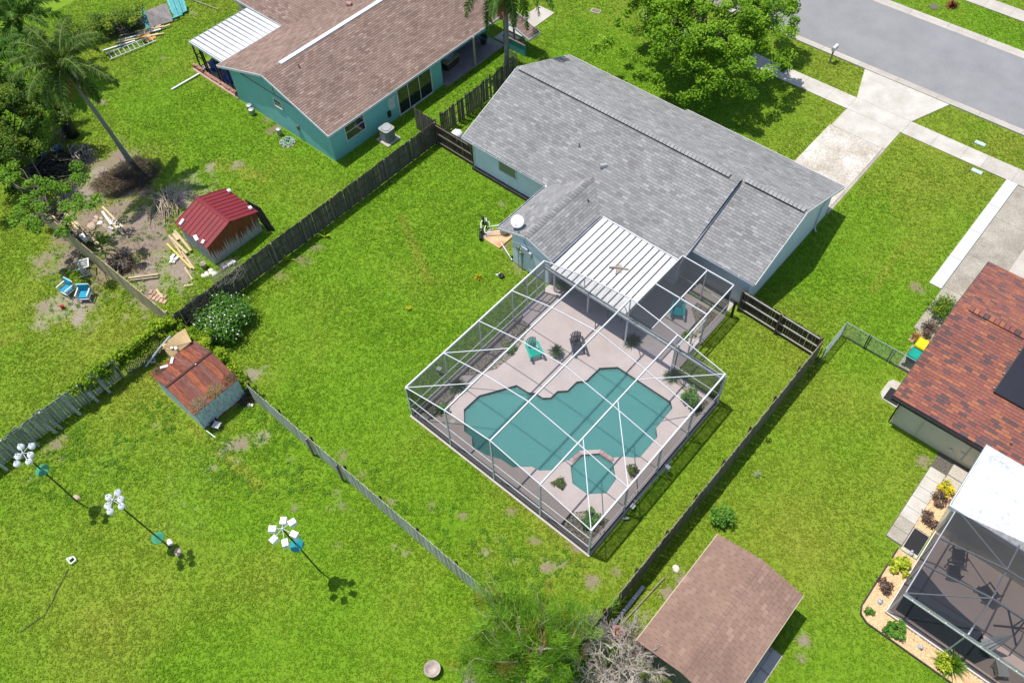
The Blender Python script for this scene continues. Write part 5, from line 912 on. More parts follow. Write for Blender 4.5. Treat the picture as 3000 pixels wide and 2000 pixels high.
for s_, xe in ((-1, x0), (1, x1)):
    MB().slab([(xm, y0, rz_ - .003), (xm, y1, rz_ - .003), (xe, y1, e_ - .003), (xe, y0, e_ - .003)], (0, 0, -.03)).build('roof_deck', rr[0], RU)
    for i in range(8):
        y = y0 + i * .369; pr = [(0, .0), (.008, .035), (.03, .035), (.04, .006), (.36, .006)]; k = len(pr); vs = [(xx, y + a, zru(xx) + h) for xx in (xm, xe) for a, h in pr]; MB().add(vs, [[j, k + j, k + j + 1, j + 1] for j in range(k - 1)]).build('roof_sheet', rr[(i * 2 + (s_ > 0)) % 3], RU)
MB().bar((xm, y0 - .03, rz_ + .03), (xm, y1, rz_ + .03), .13, .04).build('ridge_cap', mat('ridge_rust_dark', (.07, .025, .018)), RU); MB().box((xm + .05, y0 + 1.9, rz_ + .06), (.07, .05, .03)).build('ridge_clip', white_paint, RU)
EXC.append([(x0, y0), (x1, y0), (x1, y1), (x0, y1)])
straw = mat('straw', (.48, .38, .22), (.28, .21, .12), 6, .95)
def sticks(name, label, c, r, n, L, rad, m, h=.3, cat='brush pile', flat=.25, kind=None, seed=1, lean=None):
    g = np.random.default_rng(seed); V = []; F = []
    for i in range(n):
        a = g.uniform(0, 6.28); q = r * math.sqrt(g.random()); z = h * (1 - (q / r) ** 2) * g.random(); c0 = np.array([c[0] + q * math.cos(a), c[1] + q * math.sin(a), c[2] + z + .02]); b = g.uniform(0, 6.28) if lean is None else lean + g.normal(0, .35); l = L * g.uniform(.4, 1.2)
        d_ = np.array([math.cos(b), math.sin(b), g.normal(0, flat)]) * l / 2; md = np.array([g.normal(0, .12), g.normal(0, .12), g.normal(.04, .08)]) * l; w_ = rad * g.uniform(.5, 1.4); pn = np.array([-math.sin(b), math.cos(b), 0]) * w_; up = np.array([0, 0, w_]); o = len(V)
        for p, s_ in ((c0 - d_, 1), (c0 + md, .8), (c0 + d_, .35)): p[2] = max(p[2], c[2] + .015); V += [p - pn * s_, p + up * s_ * 1.4, p + pn * s_]
        for k in (0, 3): F += [[o + k, o + k + 1, o + k + 4, o + k + 3], [o + k + 1, o + k + 2, o + k + 5, o + k + 4], [o + k + 2, o + k, o + k + 3, o + k + 5]]
    o = npmesh(name, V, F, m)
    return tag(o, label, cat) if label else o
sticks('straw_heap', 'pale straw heaped on the eave corner of the rusty shed roof', (x1 - .35, y0 + .5, zru(x1 - .35)), .42, 160, .5, .008, straw, .15, 'straw', seed=3); sticks('straw_heap', 'golden straw heap midway along the rusty shed eave', (x1 - .35, y0 + 1.55, zru(x1 - .35)), .42, 170, .5, .008, mat('golden_straw', (.50, .36, .16), (.3, .2, .09), 6, .95), .15, 'straw', seed=4); sticks('straw_heap', 'dry brown grass at far corner of rusty shed roof', (x1 - .3, y1 - .35, zru(x1 - .3)), .35, 120, .45, .008, mat('dry_brown', (.24, .16, .09), (.14, .09, .05), 6, .95), .2, 'straw', seed=5)
sticks('straw_heap', 'dry grass tuft on the low corner of rusty roof', (x0 + .3, y0 + .45, zru(x0 + .3)), .35, 90, .45, .008, bpy.data.materials['dry_brown'], .15, 'straw', seed=6)
for i, (zx_, zy_, rz, lb) in enumerate(((1505, 540, 2.6, 'white concrete block on the low slope of rusty roof'), (1575, 482, 3.9, 'white concrete block beside the cardboard on rusty roof'))): w_ = P(zx_ * K_, 900 + zy_ * K_, 2.0); block((w_.x, w_.y, zru(w_.x) + .03), rz, (.15, .42, .1), lb, blockmat, 0)
# brown shed
BS = thing('garden_shed', 'large shed with faded brown shingle roof beside the olive fence', 'shed', (6.6, -1, 0)); sh_fade = shinglemat('faded_brown_shingle', [(0, (.215, .135, .10)), (.4, (.24, .155, .118)), (.7, (.21, .13, .10)), (1, (.27, .18, .135))], .14); zk = lambda x: 2.72 - .235 * abs(x - 6.57)
extr([(4.75, -.3), (4.75, zk(4.75) - .1), (6.57, 2.6), (8.45, zk(8.45) - .1), (8.45, -.3)], 'y', -2.2, 3.6).build('wall', mat('dark_plank_wall', (.12, .13, .11), (.07, .075, .065), 3, .9, stretch=(4, 4, .4)), BS)
for i in range(24): x = 4.78 + i * .153; MB().bx(x, x + .145, -2.225, -2.2, -.05, zk(x + .07) - .12).build('wall_plank', bpy.data.materials['dark_plank_wall'], BS)
B1 = [(4.38, -2.45, zk(4.38)), (6.57, -2.45, 2.72), (6.57, 3.87, 2.72), (4.38, 3.87, zk(4.38))]; B2 = [(6.57, -2.45, 2.72), (8.76, -2.45, zk(8.76)), (8.76, 3.87, zk(8.76)), (6.57, 3.87, 2.72)]
rbs = MB().slab([(p[0], p[1], p[2] - .004) for p in B1], (0, 0, -.08)).slab([(p[0], p[1], p[2] - .004) for p in B2], (0, 0, -.08)).build('roof', mat('tan_underlay', (.10, .06, .045)), BS)
shingles([((4.38, 3.87, zk(4.38)), (0, -1, 0), [B1[::-1]]), ((8.76, -2.45, zk(8.76)), (0, 1, 0), [B2])], rbs, sh_fade, .42, .19)
caps((6.57, -2.45, 2.725), (6.57, 3.85, 2.725), rbs, sh_fade, .2, .16, .02, .2)
MB().bx(4.34, 4.38, -2.45, 3.87, zk(4.38) - .14, zk(4.38) - .01).build('fascia', tan_w, BS); MB().bx(8.76, 8.80, -2.45, 3.87, zk(8.76) - .14, zk(8.76) - .01).build('fascia', tan_w, BS); EXC.append([(4.7, -2.3), (8.5, -2.3), (8.5, 3.7), (4.7, 3.7)])
pvd = MB().bx(8.5, 9.5, -6, 1.9, -.1, .0).build('shed_path', concrete_old); struct(pvd)
for i in range(6): MB().bx(8.52, 9.0, 1.1 - i * 1.1 - .5, 1.1 - i * 1.1 + .55, .002, .04).build('paving_slab', concrete, pvd); MB().bx(9.02, 9.48, 1.3 - i * 1.1 - .5, 1.3 - i * 1.1 + .55, .002, .04).build('paving_slab', concrete, pvd)
EXC.append([(8.5, -6), (9.5, -6), (9.5, 1.9), (8.5, 1.9)])
# ------------------------------------------------------------------ plants
def leafcloud(pos_, size, aspect=.55, up=.6, tone=None, jit=.35, seed=0):
    "one bent diamond per leaf, facing mostly up"
    g = np.random.default_rng(seed + len(pos_)); n = len(pos_); P_ = np.asarray(pos_, float); N_ = g.normal(0, 1, (n, 3)); N_[:, 2] = np.abs(N_[:, 2]) + up * 2; N_ /= np.linalg.norm(N_, axis=1)[:, None]
    T_ = np.cross(N_, g.normal(0, 1, (n, 3))); T_ /= np.linalg.norm(T_, axis=1)[:, None] + 1e-9; B_ = np.cross(N_, T_); L = (size * g.uniform(1 - jit, 1 + jit, n))[:, None]
    V = np.stack([P_ - T_ * L * .5, P_ + B_ * L * aspect * .5 + N_ * L * .08, P_ + T_ * L * .5, P_ - B_ * L * aspect * .5 + N_ * L * .08], 1).reshape(-1, 3); F = np.arange(4 * n).reshape(n, 4); return V, F, (g.random(n) if tone is None else tone)
def clumps(centres, rad, n, flat=.8, seed=0):
    g = np.random.default_rng(seed); out = []; tn = []
    for c in centres:
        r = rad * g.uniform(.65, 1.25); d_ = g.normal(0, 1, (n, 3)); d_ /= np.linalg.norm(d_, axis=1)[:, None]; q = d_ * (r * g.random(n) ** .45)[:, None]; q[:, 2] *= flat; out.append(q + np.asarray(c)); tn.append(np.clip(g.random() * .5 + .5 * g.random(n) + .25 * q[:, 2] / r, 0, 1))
    return np.concatenate(out), np.concatenate(tn)
lf_tree = leafmat('tree_leaf', (.04, .095, .006), (.11, .205, .012), (.20, .31, .03), trans=.3, scale=.8); lf_dark = leafmat('laurel_leaf', (.012, .032, .006), (.04, .085, .010), (.17, .19, .02), trans=.25, scale=.6)
lf_mid = leafmat('young_leaf', (.035, .09, .008), (.085, .17, .014), (.15, .25, .03), trans=.3); lf_yel = leafmat('vine_leaf', (.05, .11, .008), (.14, .22, .012), (.30, .34, .03), trans=.35); lf_hedge = leafmat('hedge_leaf', (.02, .05, .008), (.07, .13, .015), (.22, .25, .025), trans=.3)
lf_gard = leafmat('gardenia_leaf', (.02, .06, .008), (.05, .125, .016), (.12, .23, .04), trans=.2); lf_pine = leafmat('pine_needle', (.02, .06, .005), (.09, .185, .014), (.21, .33, .03), trans=.25); lf_rust = leafmat('rusty_needle', (.10, .05, .015), (.22, .11, .03), (.28, .16, .05), trans=.2)
lf_croton = leafmat('croton_leaf', (.14, .16, .01), (.35, .30, .02), (.50, .38, .02), trans=.2); lf_purple = leafmat('purple_leaf', (.03, .025, .02), (.09, .06, .05), (.17, .11, .08), trans=.15); lf_lime = leafmat('lime_leaf', (.12, .17, .012), (.27, .32, .025), (.40, .42, .05), trans=.3); lf_grn = leafmat('shrub_leaf', (.02, .07, .01), (.06, .15, .02), (.12, .24, .03), trans=.25)
def limb(a, b, r0, r1, sag=.15, n=5, seed=0):
    g = np.random.default_rng(seed); a, b = Vector(a), Vector(b); L = (b - a).length; pts = []; rs = []
    for i in range(n + 1): f_ = i / n; w_ = math.sin(f_ * math.pi) * L * .08; pts.append(a.lerp(b, f_) + Vector((g.normal() * w_, g.normal() * w_, sag * L * math.sin(f_ * math.pi) * .5))); rs.append(r0 + (r1 - r0) * f_)
    return pts, rs
def tree(name, label, base, fork, centres, m, rad, nl, size, r0=.16, cat='tree', lim=40, flat=.75, seed=1, group=None, barkm=None, aspect=.55, up=.6, twigs=1):
    T = thing(name, label, cat, base, group=group); base = Vector(base); fork = Vector(fork); pts, rs = limb(base, fork, r0, r0 * .7, 0, 5, seed); MB().tube(pts, rs, 8).build('trunk', barkm or bark, T, True)
    g = np.random.default_rng(seed); cs = [Vector(c) for c in centres]; q = MB(); idx = g.permutation(len(cs))[:lim]
    for i in idx: p2, r2 = limb(fork - Vector((0, 0, (fork.z - base.z) * .25 * g.random())), cs[i], r0 * .42, .018, .12, 5, seed + int(i)); q.tube(p2, r2, 5)
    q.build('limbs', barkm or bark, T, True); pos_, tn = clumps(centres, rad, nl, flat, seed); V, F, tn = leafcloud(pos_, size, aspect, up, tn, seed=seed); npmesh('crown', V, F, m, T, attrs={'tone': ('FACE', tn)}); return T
def ell(c, r, n, seed, low=-.45, shell=.55):
    g = np.random.default_rng(seed); out = []
    while len(out) < n:
        d_ = g.normal(0, 1, 3); d_ /= np.linalg.norm(d_)
        if d_[2] < low: continue
        q = shell + (1 - shell) * g.random(); lob = 1 + .16 * math.sin(3 * math.atan2(d_[1], d_[0]) + seed) + .10 * math.sin(7 * math.atan2(d_[1], d_[0])); out.append((c[0] + d_[0] * r[0] * q * lob, c[1] + d_[1] * r[1] * q * lob, c[2] + d_[2] * r[2] * q))
    return out
cs = ell((-16.9, 34.6, 4.3), (6.3, 6.1, 3.1), 340, 11, -.35, .5)
cs += [tuple(P(1700 + x * K_, y * K_, z)) for x, y, z in ((130, 430, 2.6), (200, 400, 2.9), (270, 380, 3), (1190, 800, 3.2), (1080, 860, 2.8), (1150, 760, 3.4), (960, 900, 2.4), (1560, 860, 3), (1480, 800, 3.2), (1420, 850, 2.8), (1880, 620, 3.2), (1820, 560, 3.6), (1900, 500, 3.6), (720, 800, 2.6), (700, 720, 3), (500, 540, 3.2), (400, 480, 3.2), (820, 680, 3.2), (1300, 700, 3.6), (1640, 700, 3.5), (1740, 660, 3.4))]
tree('shade_tree', 'broad leafy green shade tree on the front lawn of the grey house', (-16.9, 34.3, -.05), (-16.9, 34.5, 2.6), cs, lf_tree, .62, 190, .185, .24, lim=70, seed=11)
cl = ell(tuple(P(30, 350, 3.6)), (3.2, 3.0, 2.9), 90, 5, -.5, .5) + ell(tuple(P(20, 470, 3.0)), (2.6, 2.6, 2.2), 50, 6, -.5, .5)
tree('laurel_tree', 'dense dark glossy tree at the edge of the debris yard', tuple(P(60, 470, -.05)), tuple(P(50, 440, 1.6)), cl, lf_dark, .6, 210, .17, .2, lim=40, seed=5)
bz = P(236, 708, -.05); fk = P(165, 620, 2.9)
cs = [tuple(P(x * K_, 450 + y * K_, 4.2 + ((x * 7 + y * 3) % 10) * .09)) for x, y in ((150, 200), (250, 280), (90, 250), (330, 250), (700, 120), (690, 220), (760, 230), (620, 330), (560, 300), (500, 300), (440, 270), (400, 340), (330, 380), (200, 560), (270, 610), (330, 640), (130, 640), (110, 590), (330, 700), (600, 480), (680, 500), (740, 460), (720, 400), (880, 400), (900, 430), (835, 480), (580, 720), (560, 700), (230, 430), (330, 470), (170, 500), (390, 500), (640, 600), (60, 150), (20, 210), (120, 110))]
tree('young_tree', 'sparse young leafy tree standing at the tan fence by sawn timber', tuple(bz), tuple(fk), cs, lf_mid, .42, 130, .16, .13, lim=36, seed=8, flat=.6)
def palm(label, base, top, nf, L, r0, seed, elr=(-.5, 1.2), mat_=None, dead=0, rot=None):
    g = np.random.default_rng(seed); T = thing('palm_tree', label, 'palm tree', base); base, top = Vector(base), Vector(top); n = 14; pts = [base.lerp(top, i / n) + Vector((math.sin(i / n * 3) * .12, math.cos(i / n * 2) * .08, 0)) for i in range(n + 1)]; rs = [r0 * (1.25 - .45 * min(1, i / 5)) * (1 + .04 * (i % 2)) for i in range(n + 1)]
    MB().tube(pts, rs, 10).build('trunk', palm_bark, T, True); tp = pts[-1]; MB().tube([tp - Vector((0, 0, .2)), tp + Vector((0, 0, .45)), tp + Vector((0, 0, .8))], [r0 * .9, r0 * .8, .04], 8).build('crownshaft', mat('palm_boot_%d' % seed, (.16, .14, .07), (.10, .08, .04)), T, True); tp = tp + Vector((0, 0, .5))
    for f in range(nf + dead):
        az = 2.399 * f + g.uniform(-.25, .25); isd = f >= nf; el = elr[0] + (elr[1] - elr[0]) * ((f + .5) / nf if not isd else 0); l = L * g.uniform(.88, 1.08); bend = g.uniform(.55, .8); dr = Vector((math.cos(az), math.sin(az), 0)); rp = []
        if isd: el = -1.35; bend = .1; l *= .8
        for k in range(13): t_ = k / 12; e2 = el - bend * 1.5 * t_ * t_; 
        p_ = tp.copy(); rp = [p_.copy()]
        for k in range(12): e2 = el - bend * 2.0 * ((k + .5) / 12) ** 1.6; e2 = max(e2, -1.45); p_ = p_ + (dr * math.cos(e2) + Vector((0, 0, math.sin(e2)))) * (l / 12); p_.z = max(p_.z, .15); rp.append(p_.copy())
        MB().tube(rp, [.035 * (1 - i / 14) + .006 for i in range(13)], 5).build('rachis', mat('rachis_green', (.20, .24, .06)) if not bpy.data.materials.get('rachis_green') else bpy.data.materials['rachis_green'], T)
        V = []; F = []; tn = []
        for j in range(92):
            t_ = .1 + .9 * j / 92; kk = t_ * 12; i0 = min(int(kk), 11); c_ = rp[i0].lerp(rp[i0 + 1], kk - i0); tg = (rp[i0 + 1] - rp[i0]).normalized(); sd = tg.cross(Vector((0, 0, 1)))
            if sd.length < .05: sd = Vector((-dr.y, dr.x, 0))
            sd.normalize(); upv = sd.cross(tg)
            for s_ in (-1, 1):
                ll = (.62 * math.sin(math.pi * min(1, .18 + t_ * .8)) + .12) * g.uniform(.8, 1.15) * L / 3.6; d0 = (sd * s_ * .85 + tg * .55 + upv * g.normal(.1, .35)).normalized(); m1 = c_ + d0 * ll * .5; m2 = m1 + (d0 + Vector((0, 0, -g.uniform(.6, 1.5)))).normalized() * ll * .55; m2.z = max(m2.z, .05); wv = tg * .03 * g.uniform(.8, 1.3); o2 = len(V)
                V += [c_ - wv * .6, c_ + wv * .6, m1 + wv, m1 - wv, m2]; F += [[o2, o2 + 1, o2 + 2, o2 + 3], [o2 + 3, o2 + 2, o2 + 4, o2 + 4]]; tn += [g.random()] * 2
        V = [tuple(v) for v in V]; me = MB(); me.add(V, [f_ if f_[2] != f_[3] else f_[:3] for f_ in F]); o = me.build('frond', mat_ if not isd else palm_dead, T); a = o.data.attributes.new('tone', 'FLOAT', 'FACE'); a.data.foreach_set('value', [q * .8 + .1 for q in tn])
    return T
palm_bark = mat('palm_bark', (.26, .25, .22), (.16, .15, .13), 4, .95, fine=.3, fscale=10, bmp=.5, stretch=(1, 1, 5)); palm_leaf = leafmat('palm_leaf', (.012, .035, .006), (.04, .10, .012), (.10, .18, .03), trans=.22, scale=1.2); palm_leaf2 = leafmat('olive_palm_leaf', (.016, .035, .006), (.045, .085, .012), (.12, .16, .04), trans=.22, scale=1.2); palm_dead = leafmat('dead_frond', (.12, .06, .02), (.24, .12, .05), (.32, .19, .09), trans=.1)
p1 = palm('tall leaning palm rising from the brush heap beside red-roofed shed', (-40.9, 1.65, -.05), tuple(P(192, 205, 8.5)), 19, 3.5, .17, 31, (-.45, 1.25), palm_leaf2, dead=2)
MB().add([tuple(P(200, 190, 8.9)), tuple(P(214, 205, 8.9)), tuple(P(236, 240, 8.2)), tuple(P(236, 262, 7.6)), tuple(P(226, 245, 8.1)), tuple(P(207, 212, 8.7))], [[0, 1, 2, 3, 4, 5]]).build('spathe', mat('pale_spathe', (.55, .48, .38)), p1)
palm('tall palm with hanging brown strands at the fence end by the porch', (-27.5, 25.2, -.05), (-27.35, 25.35, 7.7), 20, 4.3, .19, 47, (-.75, 1.1), palm_leaf, dead=5)
palm('low feathery palm among tangled growth beyond the debris yard', tuple(P(35, 150, -.05)), tuple(P(60, 70, 5.0)), 18, 3.6, .15, 53, (-.1, 1.25), palm_leaf); palm('second feathery palm crowding the edge of the debris yard', tuple(P(-60, 280, -.05)), tuple(P(-20, 190, 5.0)), 16, 3.4, .15, 59, (-.2, 1.2), palm_leaf)
def shrub(name, label, c, r, h, n, size, m, seed=1, cat='shrub', group=None, flat=.8, k=14, up=.4, aspect=.5, blossoms=None, stem=True):
    T = thing(name, label, cat, c, group=group); g = np.random.default_rng(seed); cen = []
    for i in range(k): a = g.uniform(0, 6.28); q = r * math.sqrt(g.random()) * .85; cen.append((c[0] + q * math.cos(a), c[1] + q * math.sin(a), c[2] + h * (.3 + .6 * g.random() * (1 - .4 * q / r))))
    if stem:
        q = MB()
        for i, e in enumerate(cen[:7]): q.tube([(c[0], c[1], c[2] - .03), ((c[0] + e[0]) / 2, (c[1] + e[1]) / 2, c[2] + h * .3), e], [.02, .014, .006], 5)
        q.build('stems', bark, T)
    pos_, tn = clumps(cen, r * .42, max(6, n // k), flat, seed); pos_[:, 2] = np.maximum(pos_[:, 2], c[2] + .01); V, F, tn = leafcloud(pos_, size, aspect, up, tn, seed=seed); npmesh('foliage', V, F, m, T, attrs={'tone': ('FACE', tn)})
    if blossoms:
        i = g.permutation(len(pos_)); top = [j for j in i if pos_[j, 2] > c[2] + h * .35][:blossoms[0]]; V, F, tn = leafcloud(pos_[top] + np.array([0, 0, size * .3]), blossoms[1], .9, 1.2, seed=seed); npmesh('blossoms', V, F, blossoms[2], T, attrs={'tone': ('FACE', tn)})
    return T
petal = mat('white_petal', (.80, .80, .76), (.7, .7, .65), 5, .6)
shrub('gardenia_bush', 'rounded dark bush dotted with white flowers at the fence corner', (-24.7, -2.75, 0), 1.65, 1.55, 9500, .15, lf_gard, 3, k=60, blossoms=(330, .10, petal), cat='bush')
vn = thing('climbing_vine', 'yellow-green vine smothering the fence between the two sheds', 'vine', (-25.8, -6.5, 0)); g = np.random.default_rng(4); cen = []
for i in range(120):
    f_ = i / 119; y = -11.2 + f_ * 6.6; cen.append((-26.45 + g.normal(0, .12) + (.35 * max(0, f_ - .6)), y, 1.72 - .9 * g.random() ** 2 + .1 * g.normal()) if g.random() < .85 or f_ > .45 else (-26.5, y, 1.75))
for i in range(40): f_ = g.random(); cen.append((-25.9 + 3.4 * f_ + g.normal(0, .15), -4.75 + g.normal(0, .25) - .0 * f_, .95 + .8 * math.sin(f_ * 3) * .5 + .2 * g.normal()))
for i in range(24): f_ = g.random(); cen.append((-22.6 + 3.1 * f_, -4.7 + g.normal(0, .15), 1.7 - 1.0 * f_ + .1 * g.normal()))
pos_, tn = clumps(cen, .3, 95, .7, 4); pos_[:, 2] = np.maximum(pos_[:, 2], .03); V, F, tn = leafcloud(pos_, .12, .7, .5, tn, seed=4); npmesh('foliage', V, F, lf_yel, vn, attrs={'tone': ('FACE', tn)}); q = MB()
for i in range(14): y = -8.3 + i * .26; q.tube([(-26.3, y, .1), (-26.4 + .2 * g.random(), y + .2, .9), (-26.45, y + .3 * g.random(), 1.6)], [.02, .015, .01], 5)
q.build('stems', twig, vn)
sticks('vine_tangle', 'dark dead vine tangle on the fence above the gardenia bush', (-26.1, -3.2, .9), .9, 240, .9, .012, mat('dead_vine', (.075, .065, .05), (.035, .03, .025)), .9, 'vine', .5, seed=12); sticks('vine_tangle', 'bare grey vine stems trailing along the top of the dark fence', (-26.35, -.6, 1.75), .9, 130, .8, .012, mat('grey_vine', (.24, .22, .19), (.13, .12, .10)), .18, 'vine', .15, seed=13, lean=1.57)
# hedge and rough growth at the far corner
hc = [tuple(P(x, y, .9 + (i % 4) * .25)) for i, (x, y) in enumerate([(270 + 16 * j + (j % 3) * 5, 48 - 3.6 * j + (j % 4) * 5 + k * 13) for j in range(9) for k in range(3)])]
tree('hedge', 'ragged yellow-green hedge behind the stacked ladders and table', tuple(P(380, 50, -.03)), tuple(P(380, 48, .5)), hc, lf_hedge, .55, 150, .15, .06, cat='hedge', lim=30, seed=21)
tree('hedge', 'dark overgrown hedge below the leaning palm crown', tuple(P(190, 110, -.03)), tuple(P(190, 108, .5)), [tuple(P(165 + 9 * j + (j % 2) * 8, 70 + (j * 37) % 60, .8 + (j % 3) * .3)) for j in range(16)], lf_hedge, .6, 140, .15, .06, cat='hedge', lim=14, seed=22)
# pine-like tree at the lot corner, bare tree beside it
def needles(centres, rad, n, L, w_, seed):
    g = np.random.default_rng(seed); V = []; tn = []
    for c in centres:
        d_ = g.normal(0, 1, (n, 3)); d_ /= np.linalg.norm(d_, axis=1)[:, None]; b = np.asarray(c) + d_ * (rad * g.random(n) ** .5)[:, None] * np.array([1, 1, .55]); a = g.uniform(0, 6.28, n) * .35 + g.uniform(0, 6.28); el = g.normal(.25, .35, n); l = L * g.uniform(.6, 1.2, n)
        dv = np.stack([np.cos(a) * np.cos(el), np.sin(a) * np.cos(el), np.sin(el)], 1) * l[:, None]; sd = np.stack([-np.sin(a), np.cos(a), np.zeros(n)], 1) * w_; V.append(np.stack([b - sd, b + sd, b + dv], 1)); t0 = g.random() * .5; tn.append(np.clip(t0 + .5 * g.random(n), 0, 1))
    V = np.concatenate(V).reshape(-1, 3); return V, np.arange(len(V)).reshape(-1, 3), np.concatenate(tn)
PT = thing('pine_tree', 'feathery yellow-green pine with bare grey limbs at the lot corner', 'tree', tuple(P(1560, 2075, -.05))); g = np.random.default_rng(17); poly = [(1400, 1660), (1480, 1640), (1560, 1660), (1660, 1670), (1700, 1720), (1790, 1735), (1835, 1770), (1700, 1850), (1680, 1900), (1730, 1995), (1300, 2000), (1330, 1890), (1420, 1830), (1370, 1760), (1350, 1735)]
cc = []
while len(cc) < 105:
    x, y = g.uniform(1290, 1840), g.uniform(1620, 2010)
    if inpoly(np.array([x]), np.array([y]), poly)[0]: cc.append(tuple(P(x, y, 2.4 + 3.6 * g.random() * (1 - abs(x - 1570) / 420))))
b0 = P(1560, 2075, -.05); f0 = P(1580, 1990, 2.6); f1 = P(1585, 1900, 4.6); MB().tube([b0, f0, f1], [.17, .13, .07], 8).build('trunk', bark, PT, True); q = MB(); spr = []; dry_ = []
for i, c in enumerate(cc):
    p2, r2 = limb(f0.lerp(f1, g.random()), c, .04, .008, .1, 6, i)
    if i % 2 == 0: q.tube(p2, r2, 4)
    for k in range(5):
        m_ = Vector(p2[2 + min(k, 4)]) + Vector(tuple(g.normal(0, .22, 3))); (dry_ if g.random() < .07 else spr).append((tuple(m_), (Vector(p2[-1]) - Vector(p2[2])).normalized()))
q.build('limbs', twig, PT)
def sprays(items, n, L, rad, seed):
    g = np.random.default_rng(seed); Vs = []; tn = []
    for c, d_ in items:
        m = int(n * g.uniform(.5, 1.4)); ax = np.asarray(d_) + g.normal(0, .55, 3); ax /= np.linalg.norm(ax); b = np.asarray(c) + ax * g.uniform(-.3, .3, m)[:, None] + g.normal(0, rad, (m, 3)) * np.array([1, 1, .6]); dv = ax + g.normal(0, .42, (m, 3)); dv /= np.linalg.norm(dv, axis=1)[:, None]; dv *= (L * g.uniform(.5, 1.2, m))[:, None]; sd = np.cross(dv, g.normal(0, 1, (m, 3))); sd /= np.linalg.norm(sd, axis=1)[:, None] + 1e-9; Vs.append(np.stack([b - sd * .011, b + sd * .011, b + dv], 1)); tn.append(np.clip(g.random() * .7 + .3 * g.random(m), 0, 1))
    V = np.concatenate(Vs).reshape(-1, 3); return V, np.arange(len(V)).reshape(-1, 3), np.concatenate(tn)
V, F, tn = sprays(spr, 75, .36, .13, 17); npmesh('crown', V, F, lf_pine, PT, attrs={'tone': ('FACE', tn)}); V, F, tn = sprays(dry_, 45, .26, .12, 18); npmesh('dry_sprays', V, F, lf_rust, PT, attrs={'tone': ('FACE', tn)})
def bare(label, base, H_, spread, seed, r0=.07, cat='bare tree', name='bare_tree', m=None, depth=5, kids=4, tilt=.75):
    g = np.random.default_rng(seed); T = thing(name, label, cat, base); q = MB()
    def rec(p, d_, l, r, k):
        mid = p + d_ * l * .5 + Vector(tuple(g.normal(0, .09 * l, 3))); e = p + d_ * l + Vector(tuple(g.normal(0, .08 * l, 3))); e.z = max(e.z, .05); q.tube([p, mid, e], [r, r * .85, r * .62], 5 if k > 2 else 3, cap=False)
        if k == 0: return
        for i in range(kids if k > 1 else 3):
            n_ = Vector(tuple(g.normal(0, 1, 3))); d2 = (d_ + n_ * tilt * spread).normalized(); d2.z = max(d2.z, -.25); rec(p.lerp(e, g.uniform(.45, 1)), d2, l * g.uniform(.55, .8), r * .6, k - 1)
    for i in range(3): a = i * 2.1 + seed; rec(Vector(base), Vector((.35 * math.cos(a), .35 * math.sin(a), 1)).normalized(), H_ * .3, r0, depth)
    q.build('branches', m or twig, T); return T
bare('leafless grey twiggy tree overhanging the faded brown shed roof', (4.05, -3.6, -.05), 5.2, .7, 3, .10, depth=5, kids=3, m=mat('bleached_twig', (.50, .44, .38), (.30, .25, .21), 5, .9)); bare('second leafless tree growing against the olive fence end', (3.1, -3.4, -.05), 3.4, .62, 9, .08, depth=5, kids=3, m=bpy.data.materials['bleached_twig']); bare('third leafless bush tangled at the shed gable corner', (4.7, -3.5, -.05), 5.0, .72, 15, .08, depth=5, kids=3, m=bpy.data.materials['bleached_twig']); bare('dry leafless shrub beside the fire bowl on the far lawn', tuple(P(1370, 1990, -.03)), 1.5, .75, 21, .045, 'shrub', 'bare_shrub', depth=4, kids=3)
for (x, y, z, lb) in ((1765, 1895, 1.6, 'bright green feathery spray growing through the fence end'), (1715, 1925, 1.3, 'low bright green feathery spray below the pine branches')):
    S_ = thing('feathery_seedling', lb, 'seedling', tuple(P(x, y, 0))); V, F, tn = needles([tuple(P(x + dx, y + dy, z)) for dx, dy in ((0, 0), (18, 8), (-16, 10), (10, 22))], .3, 260, .3, .012, x); npmesh('foliage', V, F, lf_mid, S_, attrs={'tone': ('FACE', tn)}); MB().tube([P(x, y, 0), P(x, y, z)], [.03, .012], 5).build('stem', twig, S_)
